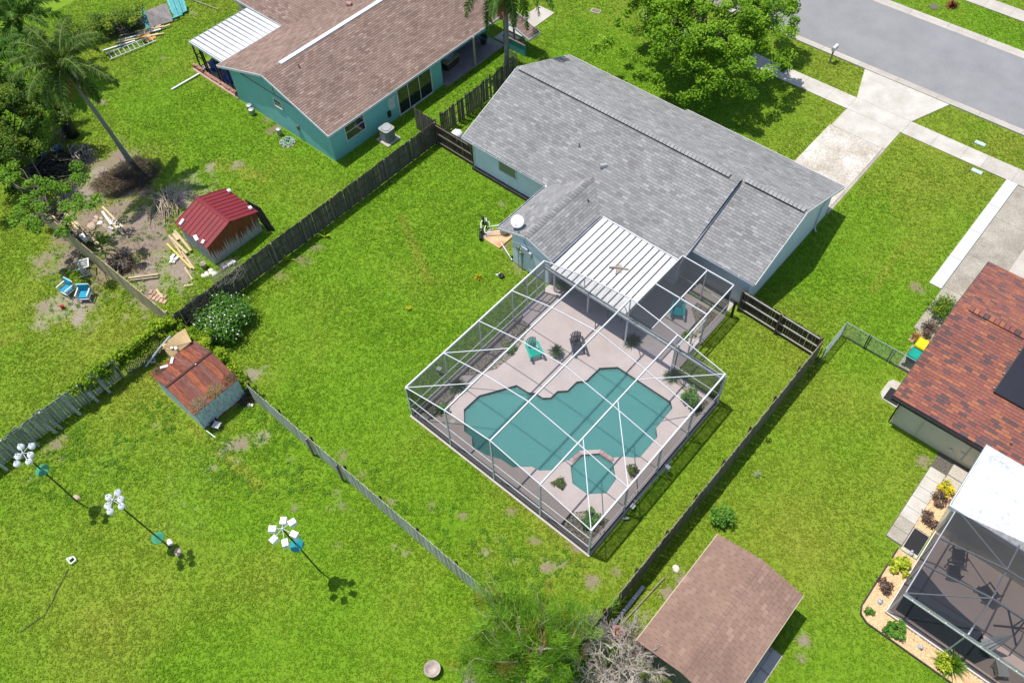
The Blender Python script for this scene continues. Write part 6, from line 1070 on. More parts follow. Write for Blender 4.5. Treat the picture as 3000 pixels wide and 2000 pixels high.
# small plants
shrub('citrus_bush', 'lone rounded green bush on the lawn beside the olive fence', (3.85, 5.6, 0), .55, .95, 750, .15, lf_grn, 31, cat='bush'); shrub('croton_shrub', 'yellow croton at the head of the mulch strip by paving slabs', (11.42, 14.1, 0), .4, .55, 420, .13, lf_croton, 32); shrub('purple_shrub', 'purple-brown shrub between the croton and another purple shrub', (11.45, 13.35, 0), .42, .5, 480, .11, lf_purple, 33, group='purple shrubs'); shrub('purple_shrub', 'purple-brown shrub beside the black rubber lanai mat', (11.5, 12.05, 0), .45, .5, 480, .11, lf_purple, 34, group='purple shrubs'); shrub('purple_shrub', 'purple-brown shrub next to lime bush in the corner mulch bed', (11.4, 7.6, 0), .42, .5, 460, .11, lf_purple, 35, group='purple shrubs')
shrub('lime_shrub', 'bright lime-yellow shrub below the lanai mat', (11.6, 8.95, 0), .5, .6, 480, .19, lf_lime, 36); shrub('small_shrub', 'small dark shrub at the rounded corner of mulch bed', (11.45, 6.1, 0), .22, .35, 170, .1, lf_grn, 37); shrub('green_shrub', 'dense green shrub at the foot of the lanai screen wall', (12.7, 6.1, 0), .48, .6, 700, .13, lf_grn, 38); shrub('green_shrub', 'broad green shrub beside the neighbour drive and red roof', (6.55, 24.3, 0), .85, 1.1, 1500, .13, lf_hedge, 39, k=24); shrub('dry_shrub', 'brownish shrub between green shrub and the bins', (6.55, 22.6, 0), .6, .8, 800, .1, lf_purple, 40, k=18); shrub('dry_shrub', 'low yellowish shrub near the yellow-lidded bin', (6.3, 21.7, 0), .4, .5, 350, .1, lf_rust, 43)
shrub('glossy_shrub', 'glossy dark green shrub in the back corner of the screen enclosure', (-1.05, 10.3, 0), .55, 1.1, 700, .16, lf_gard, 41, k=16); shrub('ground_cover', 'leafy ground cover in the front corner gravel bed of enclosure', (-.95, 1.45, 0), .55, .45, 600, .13, lf_grn, 42); shrub('ground_cover', 'dark leafy plant in the triangular deck bed beside the spa', (-3.45, 1.95, 0), .33, .35, 320, .12, lf_dark, 44); shrub('ground_cover', 'dark leafy plant in the small bed between spa and enclosure wall', (-.98, 4.95, 0), .3, .4, 300, .12, lf_dark, 45); shrub('ground_cover', 'dark green plant in the gravel bed at enclosure side corner', (-10.98, 1.4, 0), .4, .6, 420, .12, lf_grn, 46); shrub('ground_cover', 'light green weed in the long side gravel bed', (-10.85, 6.7, 0), .33, .4, 260, .13, lf_mid, 47); shrub('ground_cover', 'scrambling weed in the side bay gravel bed', (-3.7, 13.7, 0), .3, .35, 180, .12, lf_mid, 48)
spiky((15.2, 6.3, 0), 320, 1.1, 'tall arching grass clump in mulch bed outside the lanai', m=lf_mid, name='grass_clump', w=.02, droop=.6, group=None, cat='grass clump'); shrub('lime_shrub', 'yellow-green shrub growing through the arching grass clump', (15.0, 6.1, 0), .4, .7, 320, .16, lf_lime, 49)
spiky((-5.9, 53.3, 0), 60, .75, 'dark red bromeliad in the verge across the road', m=leafmat('red_bromeliad', (.04, .008, .01), (.12, .02, .02), (.2, .05, .03), trans=.1), name='bromeliad', w=.06, group=None); spiky((-15.8, 9.46, 0), 90, .42, 'yellow strappy plant alone in the back lawn', m=lf_croton, name='yellow_plant', w=.022, group=None)
for (x, y, s_, lb) in ((-25.65, 5.75, .75, 'larger banana seedling at the foot of dark fence'), (-25.95, 3.0, .6, 'smaller banana seedling at the foot of dark fence')): spiky((x, y, 0), 7, s_, lb, m=lf_lime, name='banana_seedling', w=.09, droop=.35, group='banana seedlings by the fence')
bare('dry leafless twig plant in the lawn beside olive fence', (3.92, 8.75, 0), .8, .8, 33, .012, 'plant', 'dead_plant', mat('dead_pale', (.45, .42, .36)), depth=3, kids=4); shrub('weed_tuft', 'dark weed tuft in the lawn past the olive fence', (3.3, 10.9, 0), .15, .3, 90, .09, lf_dark, 51, cat='weed'); shrub('weed_tuft', 'small flowering weed tuft on the back lawn', (-17.4, 5.05, 0), .2, .2, 90, .09, lf_croton, 52, cat='weed')
# ------------------------------------------------------------------ gourd racks on the far lawn
gourd_w = mat('gourd_white', (.82, .82, .82), (.74, .74, .75), 5, .45); cone_g = mat('cone_green', (.05, .26, .13), (.04, .2, .10), 4, .5); cone_t = mat('cone_teal', (.02, .24, .26), (.015, .2, .22), 4, .5); pole_m = mat('pole_dark_green', (.05, .06, .035), (.035, .042, .025))
def rack(base, hub, cone, gourds, cm, label, square=False, gz=5.15):
    T = thing('gourd_rack', label, 'birdhouse', base, group='gourd racks on the far lawn'); b, h = Vector(base), Vector(hub); MB().tube([b - Vector((0, 0, .1)), h], .035, 8).build('pole', pole_m, T)
    f_ = (cone[2] - b.z) / (h.z - b.z); c = b.lerp(h, f_); MB().lathe(c, [(.33, -.16), (.31, -.15), (.04, .0), (.03, .01)], 18).build('guard_cone', cm, T, True); MB().lathe(h, [(.05, -.05), (.06, .03), (.03, .06)], 8).build('hub', steel, T); MB().tube([b.lerp(h, .5) - Vector((.09, 0, 0)), b.lerp(h, .5) + Vector((.09, 0, 0))], .012, 5).build('winch', black_metal, T)
    for x, y, z in gourds:
        p = P(x, y, z); MB().tube([h, (p.x, p.y, p.z + .14)], .014, 5).build('arm', white_alu, T)
        if square: q = MB(); q.box((p.x, p.y, p.z), (.26, .32, .26), math.atan2(p.y - h.y, p.x - h.x) + 1.57); gd = q.build('gourd', gourd_w, T)
        else: gd = MB().lathe((p.x, p.y, p.z - .17), [(.02, 0), (.12, .03), (.165, .12), (.15, .2), (.09, .28), (.05, .33), (.035, .35)], 14).build('gourd', gourd_w, T, True)
        MB().lathe((p.x, p.y, p.z + (.13 if square else .175)), [(.045, 0), (.045, .02), (.02, .03)], 8).build('cap', gry, gd); dd_ = (p - h); dd_.z = 0; dd_.normalize(); e = p + dd_ * (.155 if not square else .161); MB().lathe(e, [(.05, -.006), (.05, .012)], 10, dd_.to_track_quat('Z', 'Y').to_matrix()).build('entry_tunnel', gry, gd)
Z0 = lambda pts, x0, y0, z: [(x0 + a * K_, y0 + b * K_, z + dz) for a, b, dz in pts]
rack((-21.6, -14.66, 0), tuple(P(67, 1327, 5.4)), (0, 0, 3.8), Z0([(190, 182, .05), (290, 175, .1), (165, 270, -.05), (280, 255, 0), (155, 338, -.12), (265, 318, -.05)], 0, 1250, 5.25), cone_g, 'white gourd rack with green cone beside the mossy leaning fence')
rack((-15.92, -13.02, 0), tuple(P(330, 1464, 5.4)), (0, 0, 1.35), Z0([(1080, 603, .1), (997, 645, .05), (1107, 663, 0), (990, 722, -.05), (1115, 728, -.05), (1012, 775, -.12)], 0, 1250, 5.25), cone_g, 'white gourd rack with its green cone low near two stones')
rack((-9.31, -8.99, 0), tuple(P(827, 1548, 5.5)), (0, 0, 3.7), Z0([(725, 868, .1), (805, 882, .05), (625, 942, 0), (825, 992, 0), (637, 1038, -.1), (742, 1070, -.1)], 600, 1250, 5.4), cone_t, 'boxy white gourd rack with a teal cone near the pale picket fence', True)
def rock(p, r, label, m, seed, h=.6, group=None):
    g = np.random.default_rng(seed); V = []; n = 9
    for j, (q, z) in enumerate(((.85, 0), (1, .35), (.8, .8), (.35, 1))):
        for i in range(n): a = 2 * math.pi * i / n; k = r * q * (1 + .28 * math.sin(a * 2 + seed) * .5 + g.uniform(-.12, .12)); V.append((p[0] + k * math.cos(a), p[1] + k * math.sin(a) * .8, p[2] - .03 + z * r * h))
    F = [[j * n + i, j * n + (i + 1) % n, (j + 1) * n + (i + 1) % n, (j + 1) * n + i] for j in range(3) for i in range(n)] + [[3 * n + i for i in range(n)]]
    return tag(MB().add(V, F).build('rock', m, None, False), label, 'rock', group)
rk = mat('tan_rock', (.46, .36, .26), (.34, .26, .18), 5, .9, obj=.15); rk_pink = mat('pink_rock', (.48, .32, .27), (.36, .24, .20), 5, .9, obj=.15); rk_pale = mat('pale_rock', (.66, .63, .56), (.5, .47, .42), 5, .9)
rock(tuple(P(225, 1457)), .2, 'tan stone at the foot of the gourd rack beside mossy fence', rk, 1); rock(tuple(P(498, 1588)), .2, 'grey stone near the pole foot of the low-coned gourd rack', rk_pale, 2); rock(tuple(P(522, 1617)), .24, 'tan stone in the shadow of the low-coned gourd rack', rk, 3); rock((3.59, 2.15, 0), .2, 'white stone between the olive fence and brown shed', rk_pale, 4)
for i, (x, y, r, m, lb) in enumerate(((269, 664, .36, rk, 'large tan boulder at the edge of the stone group'), (294, 654, .24, rk_pale, 'white-topped stone beside the pale planks'), (280, 648, .22, rk_pink, 'pink stone in the middle of the stone group'), (272, 655, .18, rk_pink, 'small pink stone touching the large tan boulder'), (283, 638, .2, rk, 'tan stone at the back of the stone group'), (297, 640, .17, rk, 'brown stone wedged against the plank ends'))): rock(tuple(P(x, y)), r, lb, m, 10 + i, group='stones in the debris yard')
# ------------------------------------------------------------------ timber and debris in the side yard
def plank(a, b, w_, h_, m, label, z=.02, group='loose timber in the debris yard', za=None, zb=None):
    a, b = P(*a), P(*b); a.z = (z if za is None else za) + h_ / 2; b.z = (z if zb is None else zb) + h_ / 2
    return tag(MB().bar(a, b, w_, h_).build('plank', m), label, 'plank', group)
zz = lambda x, y: (x * K_, 450 + y * K_)
for i, (a, b, w_, h_, m, z, lb) in enumerate((((945, 540), (1030, 660), .16, .12, white_paint, .0, 'white-painted post lying in the debris yard'), ((945, 495), (1165, 715), .12, .09, timber, .0, 'long brown board beside white lattice scraps'), ((950, 650), (1035, 745), .24, .06, timber_grey, .0, 'wide brown board end near the stone group'), ((985, 600), (1140, 750), .12, .08, timber, .0, 'tan board between white post and lattice scraps'),
    ((1185, 1150), (1460, 1115), .14, .09, timber, .02, 'upper of two long boards lying beside the tan fence'), ((1195, 1170), (1460, 1140), .14, .09, timber_grey, .0, 'lower of two long boards lying beside the tan fence'), ((1690, 1220), (1775, 1205), .12, .05, timber, .0, 'short tan offcut on the grass near the dark fence'), ((1440, 1255), (1500, 1330), .12, .05, timber, .05, 'thin board lying across brick pavers'),
    ((1540, 840), (1765, 1065), .12, .1, mat('yellow_timber', (.60, .46, .16), (.48, .36, .12), 4, .8), .05, 'long yellow board in the timber heap by red-roofed shed'), ((1555, 755), (1690, 960), .13, .08, timber, .0, 'tan board beneath the timber heap by red-roofed shed'), ((1610, 720), (1760, 905), .16, .1, timber, .06, 'broad pale board against the red-roofed shed wall'), ((1580, 790), (1725, 930), .16, .1, timber, .09, 'grooved pale board atop the timber heap'), ((1640, 740), (1720, 860), .12, .08, timber_grey, .0, 'grey board close to the red-roofed shed wall'), ((1670, 905), (1785, 1065), .12, .08, timber, .0, 'pale board sticking out of the timber heap'), ((1700, 1050), (1770, 1160), .1, .06, timber, .0, 'thin tan board ending in the grass by the dark fence'), ((1600, 740), (1640, 800), .2, .08, timber, .02, 'short board piece at the top of the timber heap'), ((1690, 700), (1745, 790), .1, .08, timber, .0, 'narrow board under the red-roofed shed eave'),
    ((640, 600), (930, 870), .12, .09, timber, .35, 'long sawn beam on top of the stack by tan fence'), ((610, 575), (760, 760), .12, .09, timber, .28, 'inner sawn beam of the stack by tan fence'), ((770, 780), (820, 840), .28, .12, white_paint, .3, 'pale painted offcut on the stack by tan fence'), ((700, 620), (900, 860), .1, .08, timber_grey, .1, 'grey beam under the stack by tan fence'), ((570, 655), (640, 660), .14, .08, timber, .3, 'short yellow offcut across the stack by tan fence'), ((280, 340), (620, 720), .1, .08, timber, .0, 'long pale pole lying along the tan fence'), ((910, 880), (935, 905), .2, .08, timber, .0, 'small timber block at the stack end'))):
    plank(zz(*a), zz(*b), w_, h_, m, lb, z)
lat = thing('lattice_scrap', 'white lattice scraps heaped between brown boards', 'lattice', tuple(P(345, 655))); 
for i in range(16): x, y = 1010 + i * 7 + (i % 3) * 8, 600 + i * 8; c = P(*zz(x, y)); MB().box((c.x, c.y, .03 + .012 * (i % 4)), (.28, .05, .012), i * 1.1).build('lattice_strip', white_paint, lat)
for i in range(3):
    c = P(*zz(1015 + i * 12, 690 + i * 6)); MB().lathe((c.x, c.y, .0), [(.09, 0), (.09, .16)], 8).build('spindle', white_paint, lat)
for i, (x, y, rz, lb) in enumerate(((1590, 950, .4, 'white block lying flat beside the yellow board'), (1628, 965, .2, 'small white block between yellow board and another block'), (1580, 990, .7, 'white block at the edge of the timber heap'), (1598, 1000, .7, 'white half block touching another at the timber heap edge'))): c = P(*zz(x, y)); block((c.x, c.y, 0), rz, (.2, .36 if i < 3 else .2, .1), lb, blockmat)
for i in range(5):
    c = P(*zz((1900, 1945, 1975, 1935, 1870)[i], (1105, 1090, 1105, 1072, 1120)[i])); rock((c.x, c.y, 0), (.22, .2, .24, .18, .18)[i], ('white broken slab by the fence below rusty wall', 'white rubble piece leaning on another by shed corner', 'round white rubble piece nearest the dark fence posts', 'white rubble chunk behind the others at shed corner', 'pale rubble piece at the end of the row by shed')[i], rk_pale, 40 + i, .5, 'white rubble at the shed corner')
def bucket(loc, label, m, r=.16, h=.36, tilt=0, name='bucket', group=None):
    T = thing(name, label, 'bucket', loc, random.random() * 6, group, local=True); MB().lathe((0, 0, 0), [(r * .82, 0), (r, h), (r * 1.06, h), (r * 1.06, h - .03), (r * .94, h - .02), (r * .78, .03)], 14).build('pail', m, T, True); MB().tube([(r * math.cos(a), .02, h - .04 + r * .8 * math.sin(a)) for a in (0, .6, 1.2, 1.9, 2.5, 3.14)], .008, 5).build('handle', steel, T); return T
c = P(*zz(1880, 1045)); bucket((c.x, c.y, 0), 'old pail of rubbish at the corner of the red-roofed shed', mat('old_pail', (.36, .33, .28), (.22, .19, .16)), .2, .38)
c = P(*zz(580, 1418)); bucket((c.x, c.y, 0), 'small red pail on the sandy patch by blue chairs', mat('pail_red', (.42, .03, .025)), .12, .22)
sb_ = thing('slab_stack', 'grey block and slab stack at the foot of the rusty wall', 'slabs', tuple(P(*zz(2060, 1040)))); c = P(*zz(2060, 1045))
for i in range(3): MB().box((c.x + .1 * i, c.y + .28 * i, .08 + .02 * i), (.36, .26, .16), .1 * i).build('slab', blockmat, sb_)
pvs = thing('paver_patch', 'loose brick pavers on the ground beside tan fence end', 'pavers', tuple(P(*zz(1450, 1290))))
for i in range(10): c = P(*zz(1385 + (i % 5) * 32, 1270 + (i // 5) * 45 + (i % 5) * 12)); MB().box((c.x, c.y, .02), (.2, .3, .05), .5 + random.uniform(-.2, .2)).build('brick', mat('tan_brick', (.46, .30, .22), obj=.2) if i == 0 else bpy.data.materials['tan_brick'], pvs)
brd = mat('brush_dark', (.13, .095, .07), (.05, .04, .032), 4, .95); brm = mat('brush_brown', (.22, .15, .09), (.10, .07, .045), 4, .95)
c = P(*zz(1240, 190)); sticks('brush_heap', 'large dark heap of dead palm brush around the palm foot', (c.x, c.y, 0), 1.55, 520, 1.1, .016, brd, .65, 'brush heap', .3, seed=50); c = P(*zz(1060, 270)); sticks('brush_heap', 'brown dry fronds spilling from the dark brush heap', (c.x, c.y, 0), 1.4, 480, 1.0, .014, brm, .3, 'brush heap', .15, seed=51)
c = P(*zz(1120, 1030)); sticks('brush_heap', 'round dark twig heap with pale sticks in debris yard centre', (c.x, c.y, 0), .75, 330, .8, .016, brd, .45, 'brush heap', .35, seed=52); sticks('stick_heap', 'pale dry sticks on top of the round twig heap', (c.x + .1, c.y - .1, .2), .5, 90, .6, .014, twig, .35, 'sticks', .3, seed=53)
c = P(*zz(1540, 490)); sticks('branch_heap', 'pale cut branches heaped beside the far eave of red-roofed shed', (c.x, c.y, 0), .75, 42, 2.2, .045, mat('pale_branch', (.50, .42, .31), (.34, .28, .2), 4, .9), .35, 'branches', .18, seed=54, lean=-.45)
for i, (x, y, r, n) in enumerate(((760, 930, 1.1, 60), (1250, 860, 1.3, 80), (900, 600, 1.5, 70), (1450, 620, 1.3, 60), (1350, 1050, 1.0, 70), (500, 560, 1.0, 60), (850, 1230, .9, 60))): c = P(*zz(x, y)); o = sticks('twig_litter', None, (c.x, c.y, 0), r, n, .45, .010, brm, .05, flat=.05, seed=60 + i); o['kind'] = 'stuff'
# armchairs with blue cushions
blue_c = mat('cushion_blue', (.015, .27, .42), (.012, .22, .35), 3, .8)
def armchair(loc, rz, label, cushion=True, tilt=0):
    T = thing('garden_armchair', label, 'chair', loc, rz, 'white frame armchairs dumped by the tan fence', local=True); fm = white_paint
    for s_ in (-1, 1):
        for y in (-.33, .33): MB().bx(s_ * .36 - .025, s_ * .36 + .025, y - .025, y + .025, 0, .62 if y < 0 else .9).build('leg', fm, T)
        MB().bx(s_ * .36 - .035, s_ * .36 + .035, -.38, .36, .62, .66).build('armrest', fm, T)
        for k in range(5): MB().bx(s_ * .36 - .012, s_ * .36 + .012, -.26 + k * .12, -.235 + k * .12, .3, .62).build('side_slat', fm, T)
    MB().bx(-.36, .36, -.36, -.31, .26, .32).build('front_rail', fm, T); MB().bx(-.36, .36, -.33, .33, .28, .31).build('seat_deck', fm, T); MB().bx(-.36, .36, .33, .37, .84, .92).build('top_rail', fm, T)
    for k in range(6): MB().bx(-.3 + k * .115, -.275 + k * .115, .335, .36, .3, .84).build('back_slat', fm, T)
    if cushion: MB().prism(rbox(.31, 0, 0, .06), .312, .43).build('seat_cushion', blue_c, T); MB().box((0, .28, .67), (.62, .12, .5), M=Matrix.Rotation(-.12, 3, 'X')).build('back_cushion', blue_c, T)
    return T
armchair((-34.3, -7.3, 0), R_(10), 'white armchair with blue cushions set askew beside another'); armchair((-33.1, -6.85, 0), R_(42), 'white armchair with blue cushions squarely facing the sandy patch'); T = armchair((-35.2, -6.1, .36), R_(30), 'empty white armchair frame tipped over behind the cushioned pair', False); T.rotation_euler = (R_(88), 0, R_(150))
# far corner junk
wt = thing('water_tank', 'tall black plastic drum beside the dark glossy tree', 'drum', (-47.0, .8, 0), local=True); MB().lathe((0, 0, 0), [(.42, 0), (.45, .08), (.45, 1.55), (.40, 1.7)], 20).build('drum', dark_plastic, wt, True); MB().lathe((0, 0, 1.7), [(.38, 0), (.36, .05), (.15, .1)], 20).build('lid', mat('lid_grey', (.30, .33, .36)), wt, True)
bl = mat('bucket_blue_grey', (.20, .27, .36), (.12, .16, .22))
for i, (x, y, lb) in enumerate(((168, 452, 'banded blue-grey bucket at the middle of the shaded row'), (180, 444, 'blue-grey bucket at the row end next to grey boards'), (138, 466, 'blue-grey bucket second in the shaded row'), (115, 462, 'stack of pale buckets at the shaded row end under branches'))): c = P(x, y); bucket((c.x, c.y, 0), lb, bl, .22, .5, group='shaded buckets under the dark tree')
c = P(160, 500); sticks('log_heap', 'dark heap of rotting boards and logs in the tree shade', (c.x, c.y, 0), 1.5, 130, 1.8, .06, mat('rotten_wood', (.09, .075, .06), (.04, .034, .028)), .4, 'logs', .08, seed=70, lean=.9); c = P(235, 455); sticks('board_heap', 'grey weathered boards in a flat heap beside buckets', (c.x, c.y, 0), .8, 26, 1.7, .07, timber_grey, .25, 'boards', .03, seed=71, lean=-.35); c = P(185, 395); sticks('board_heap', 'grey poles leaning in shade behind the black drum', (c.x, c.y, 0), .6, 16, 1.8, .05, timber_grey, .25, 'boards', .05, seed=72, lean=-.5)
tag(MB().bar(tuple(P(92, 470, .5)), tuple(P(122, 520, .4)), .06, .9).build('edge_board', timber_grey), 'grey board on edge holding the log heap', 'board')
tb = tag(MB().slab([tuple(P(425, 33, 1.1)), tuple(P(488, 9, 1.1)), tuple(P(507, 62, .1)), tuple(P(441, 81, .1))], (-.02, 0, -.05)).build('leaning_board', mat('stained_board', (.40, .36, .33), (.24, .21, .2), 3, .8)), 'big stained grey board leaning on the hedge', 'board')
tw = mat('teal_paint_wood', (.10, .38, .38), (.06, .26, .27), 4, .8, obj=.15)
pal = thing('teal_pallets', 'stack of turquoise-painted wooden pallets beside the leaning board', 'pallets', tuple(P(525, 30)))
for i in range(9): a = P(488 + i * 6, -8 + i * .8, .5 + .06 * (i % 3)); b = P(512 + i * 4.2, 52 - i * 2.4, .12 + .05 * (i % 3)); MB().bar(a, b, .16, .03).build('slat', tw, pal)
for (x0, y0, x1, y1) in ((503, 55, 535, 43), (500, 20, 528, 8), (495, 30, 520, 26)): MB().bar(P(x0, y0, .25), P(x1, y1, .25), .12, .08).build('slat', tw, pal)
tag(MB().slab([tuple(P(410, 30, .9)), tuple(P(422, 26, .9)), tuple(P(440, 82, .05)), tuple(P(428, 84, .05))], (0, 0, -.04)).build('teal_board', tw), 'turquoise board leaning beside the stained grey board', 'board'); tag(MB().slab([tuple(P(405, 45, .7)), tuple(P(418, 40, .7)), tuple(P(430, 70, .05)), tuple(P(418, 73, .05))], (0, 0, -.04)).build('pale_board', mat('pale_board', (.5, .52, .56))), 'pale grey board leaning behind the turquoise board', 'board')
def ladder(a0, a1, b0, b1, n, m, label, r=.025, tray=None):
    "rails a0-a1 and b0-b1 in world points"
    T = thing('ladder', label, 'ladder', tuple((a0 + b1) / 2)); MB().bar(a0, a1, .07, .04).build('rail', m, T); MB().bar(b0, b1, .07, .04).build('rail', m, T)
    for i in range(n): f_ = (i + .5) / n; MB().bar(a0.lerp(a1, f_), b0.lerp(b1, f_), .05, .03).build('rung', m, T)
alu = mat('ladder_aluminium', (.55, .60, .64), (.42, .47, .52), 5, .4, metal=.4); sq = lambda x, y, z: P(280 + x * 360 / 2352, y * 360 / 2352, z)
ladder(sq(205, 1030, .12), sq(1080, 680, .12), sq(275, 1140, .12), sq(1160, 780, .12), 10, alu, 'long aluminium ladder lying on the grass beside lumber'); ladder(sq(360, 500, .5), sq(770, 320, .5), sq(430, 600, .3), sq(810, 410, .3), 6, timber_grey, 'grey wooden ladder in shade under the hedge')
ob = tag(MB().prism([tuple(sq(*p, 0))[:2] for p in ((940, 610), (1060, 650), (1050, 690), (900, 745), (800, 740), (790, 700))], .10, .13).build('orange_sheet', mat('orange_sheet', (.55, .25, .03), (.45, .19, .02))), 'bright orange sheet on top of the lumber', 'sheet'); tag(MB().prism([tuple(sq(*p, 0))[:2] for p in ((1040, 700), (1150, 690), (1160, 740), (960, 820), (940, 770))], .02, .05).build('orange_sheet', bpy.data.materials['orange_sheet']), 'orange sheet under the ladder end', 'sheet')
for i, (x0, y0, x1, y1, w_, m, z, lb) in enumerate(((470, 690, 1120, 530, .12, timber, .05, 'thin tan board furthest up the lumber pile by ladder'), (440, 780, 1250, 560, .16, white_paint, .06, 'long white board in the lumber pile by ladder'), (370, 830, 1200, 650, .14, timber, .03, 'tan board in the middle of the lumber pile'), (135, 975, 760, 780, .13, white_paint, .02, 'white board end sticking out beyond the ladder'), (820, 640, 1310, 500, .14, timber, .12, 'tan board on top of the lumber pile'), (1000, 700, 1310, 640, .1, timber, .04, 'short tan board near orange sheet'), (600, 730, 1330, 540, .14, timber_grey, .0, 'grey board under the lumber pile'), (1150, 530, 1250, 480, .14, timber, .16, 'short yellow offcut on the lumber pile end'), (1280, 530, 1430, 470, .12, timber, .1, 'tan offcut at the lumber pile tip'))):
    a, b = sq(x0, y0, z + .04), sq(x1, y1, z + .06); tag(MB().bar(a, b, w_, .07).build('plank', m), lb, 'plank', 'lumber pile by the aluminium ladder')
sticks('scrap_heap', 'dark metal scrap and sticks in shade below the wooden ladder', tuple(sq(560, 520, 0)), 1.4, 120, 1.6, .035, mat('scrap_dark', (.08, .08, .085), (.035, .035, .04)), .5, 'scrap', .15, seed=75, lean=.6)
plank((560, 0), (640, 30), .07, .06, timber_grey, 'thin pole lying on grass near the tan wall', group=None)
# cardboard and pipes behind the rusty shed
cb = mat('cardboard', (.52, .37, .19), (.44, .31, .15), 3, .85); q0 = lambda x, y, z: P(x * K_, 900 + y * K_, z); V = []; n = 8
for i in range(n + 1): f_ = i / n; V.append(tuple(q0(1485 + (1700 - 1485) * f_, 385 - 190 * f_ - 25 * math.sin(f_ * 3.14), 2.05 + .25 * math.sin(f_ * 3.14)))); V.append(tuple(q0(1560 + 200 * f_, 375 - 60 * f_, 1.95 + .05 * f_)))
CB = thing('cardboard_box', 'torn open cardboard box behind the rusty shed roof', 'cardboard', tuple(q0(1620, 320, 1.2))); MB().add(V, [[2 * i, 2 * i + 1, 2 * i + 3, 2 * i + 2] for i in range(n)]).build('flap', cb, CB); MB().slab([tuple(q0(1515, 395, 1.95)), tuple(q0(1755, 315, 2.0)), tuple(q0(1720, 370, 1.7)), tuple(q0(1575, 460, 1.6))], (0, 0, -.02)).build('side', cb, CB); MB().slab([tuple(q0(1560, 360, 1.99)), tuple(q0(1585, 355, 1.99)), tuple(q0(1590, 378, 1.99)), tuple(q0(1565, 382, 1.99))], (0, 0, .01)).build('label_sticker', white_paint, CB); MB().slab([tuple(q0(1600, 362, 1.98)), tuple(q0(1625, 360, 1.98)), tuple(q0(1632, 382, 1.98)), tuple(q0(1605, 386, 1.98))], (0, 0, .01)).build('label_sticker', white_paint, CB)
MB().bx(-25.2, -24.5, -6.3, -5.5, 0, 1.55).build('inner_carton', cb, CB)
tag(MB().tube([q0(1340, 540, .05), q0(1470, 370, 1.3), q0(1565, 265, 1.9)], .06, 8).build('grey_pipe', gry), 'grey plastic pipe leaning on the lattice beside cardboard', 'pipe'); sp3 = thing('pipe_elbow', 'grey pipe fitting lying at the pipe foot by lattice', 'pipe', tuple(q0(1390, 500, 0))); MB().tube([q0(1350, 490, .1), q0(1390, 505, .1), q0(1425, 500, .1), q0(1415, 470, .1)], .06, 7).build('elbow', gry, sp3)
c = P(628, 1240); bucket((c.x, c.y, 0), 'brown plastic pot at the corner of the blue metal shed', mat('pot_brown', (.10, .035, .03)), .22, .3); c = P(640, 1252); st_ = thing('garden_stool', 'small pale slatted stool by the blue metal shed corner', 'stool', (c.x, c.y, 0), .4, local=True)
for k in range(4): MB().bx(-.2, .2, -.2 + k * .1, -.12 + k * .1, .3, .33).build('slat', white_paint, st_)
for a in (-.17, .17):
    for b_ in (-.16, .14): MB().bx(a - .02, a + .02, b_ - .02, b_ + .02, 0, .3).build('leg', timber_grey, st_)
plank((605, 1262), (632, 1282), .05, .04, steel, 'thin metal bar on grass by the small stool', group=None); sticks('wire_heap', 'dark tangled wire and weeds at the far corner of blue shed', tuple(P(725, 1165)), .55, 150, .6, .014, brd, .4, 'wire heap', .3, seed=77); c = P(735, 1188); block((c.x, c.y, 0), .5, (.3, .16, .1), 'pale rubble block near the pale picket fence start', blockmat)
# ------------------------------------------------------------------ pool equipment
PE_ = thing('pool_equipment', 'pool pump and filter with white pipes on a rusty slab', 'pool pump', (-17.1, 12.6, 0)); MB().bx(-17.6, -16.4, 12.0, 13.35, -.05, .07).build('pad', mat('rust_stained_slab', (.58, .40, .24), (.40, .20, .09), 1.2, .9, fine=.3), PE_); MB().bx(-18.0, -17.62, 12.05, 13.0, -.05, .03).build('pad', concrete_old, PE_)
MB().lathe((-17.0, 13.15, .07), [(.22, 0), (.26, .1), (.26, .55), (.2, .72), (.08, .8)], 16).build('filter_tank', mat('filter_tan', (.42, .34, .27)), PE_, True); MB().lathe((-17.0, 13.15, .86), [(.1, 0), (.1, .12), (.04, .16)], 10).bx(-17.2, -16.9, 13.05, 13.25, .95, 1.02).build('valve', black_metal, PE_)
MB().lathe((-18.1, 12.25, .0), [(.12, 0), (.13, .3), (.15, .32), (.15, .4), (.05, .42)], 12).tube([(-18.05, 12.15, .18), (-17.7, 11.75, .18)], .12, 10).build('pump', dark_plastic, PE_)
MB().lathe((-18.6, 12.95, .0), [(.07, 0), (.07, .5), (.1, .5), (.1, .62), (.03, .66)], 10).build('valve', black_metal, PE_); MB().lathe((-18.2, 12.8, .0), [(.05, 0), (.05, .45), (.08, .45), (.08, .55)], 10).build('valve', black_metal, PE_)
for pts in ([(-18.6, 12.95, .4), (-18.45, 12.6, .45), (-18.15, 12.3, .38)], [(-18.6, 13.0, .3), (-18.2, 13.1, .32), (-17.9, 12.8, .34), (-17.3, 13.4, .45), (-17.0, 13.4, .5)], [(-18.2, 12.8, .3), (-18.0, 12.4, .32), (-17.75, 12.25, .32), (-17.1, 12.9, .4)], [(-16.6, 12.4, .1), (-15.1, 11.75, .12)], [(-18.6, 12.95, .5), (-18.4, 13.05, .55), (-18.2, 12.85, .5)]): MB().tube(pts, .035, 7).build('pipe', white_paint, PE_)
EXC.append([(-18.1, 11.9), (-16.3, 11.9), (-16.3, 13.5), (-18.1, 13.5)])
bp_ = thing('plant_pot', 'black pot with a pale leaf on the lawn by wing wall', 'pot', (-14.8, 10.4, 0), local=True); MB().lathe((0, 0, 0), [(.13, 0), (.17, .14), (.17, .16), (.13, .16), (.1, .08)], 14).build('pot', dark_plastic, bp_, True)
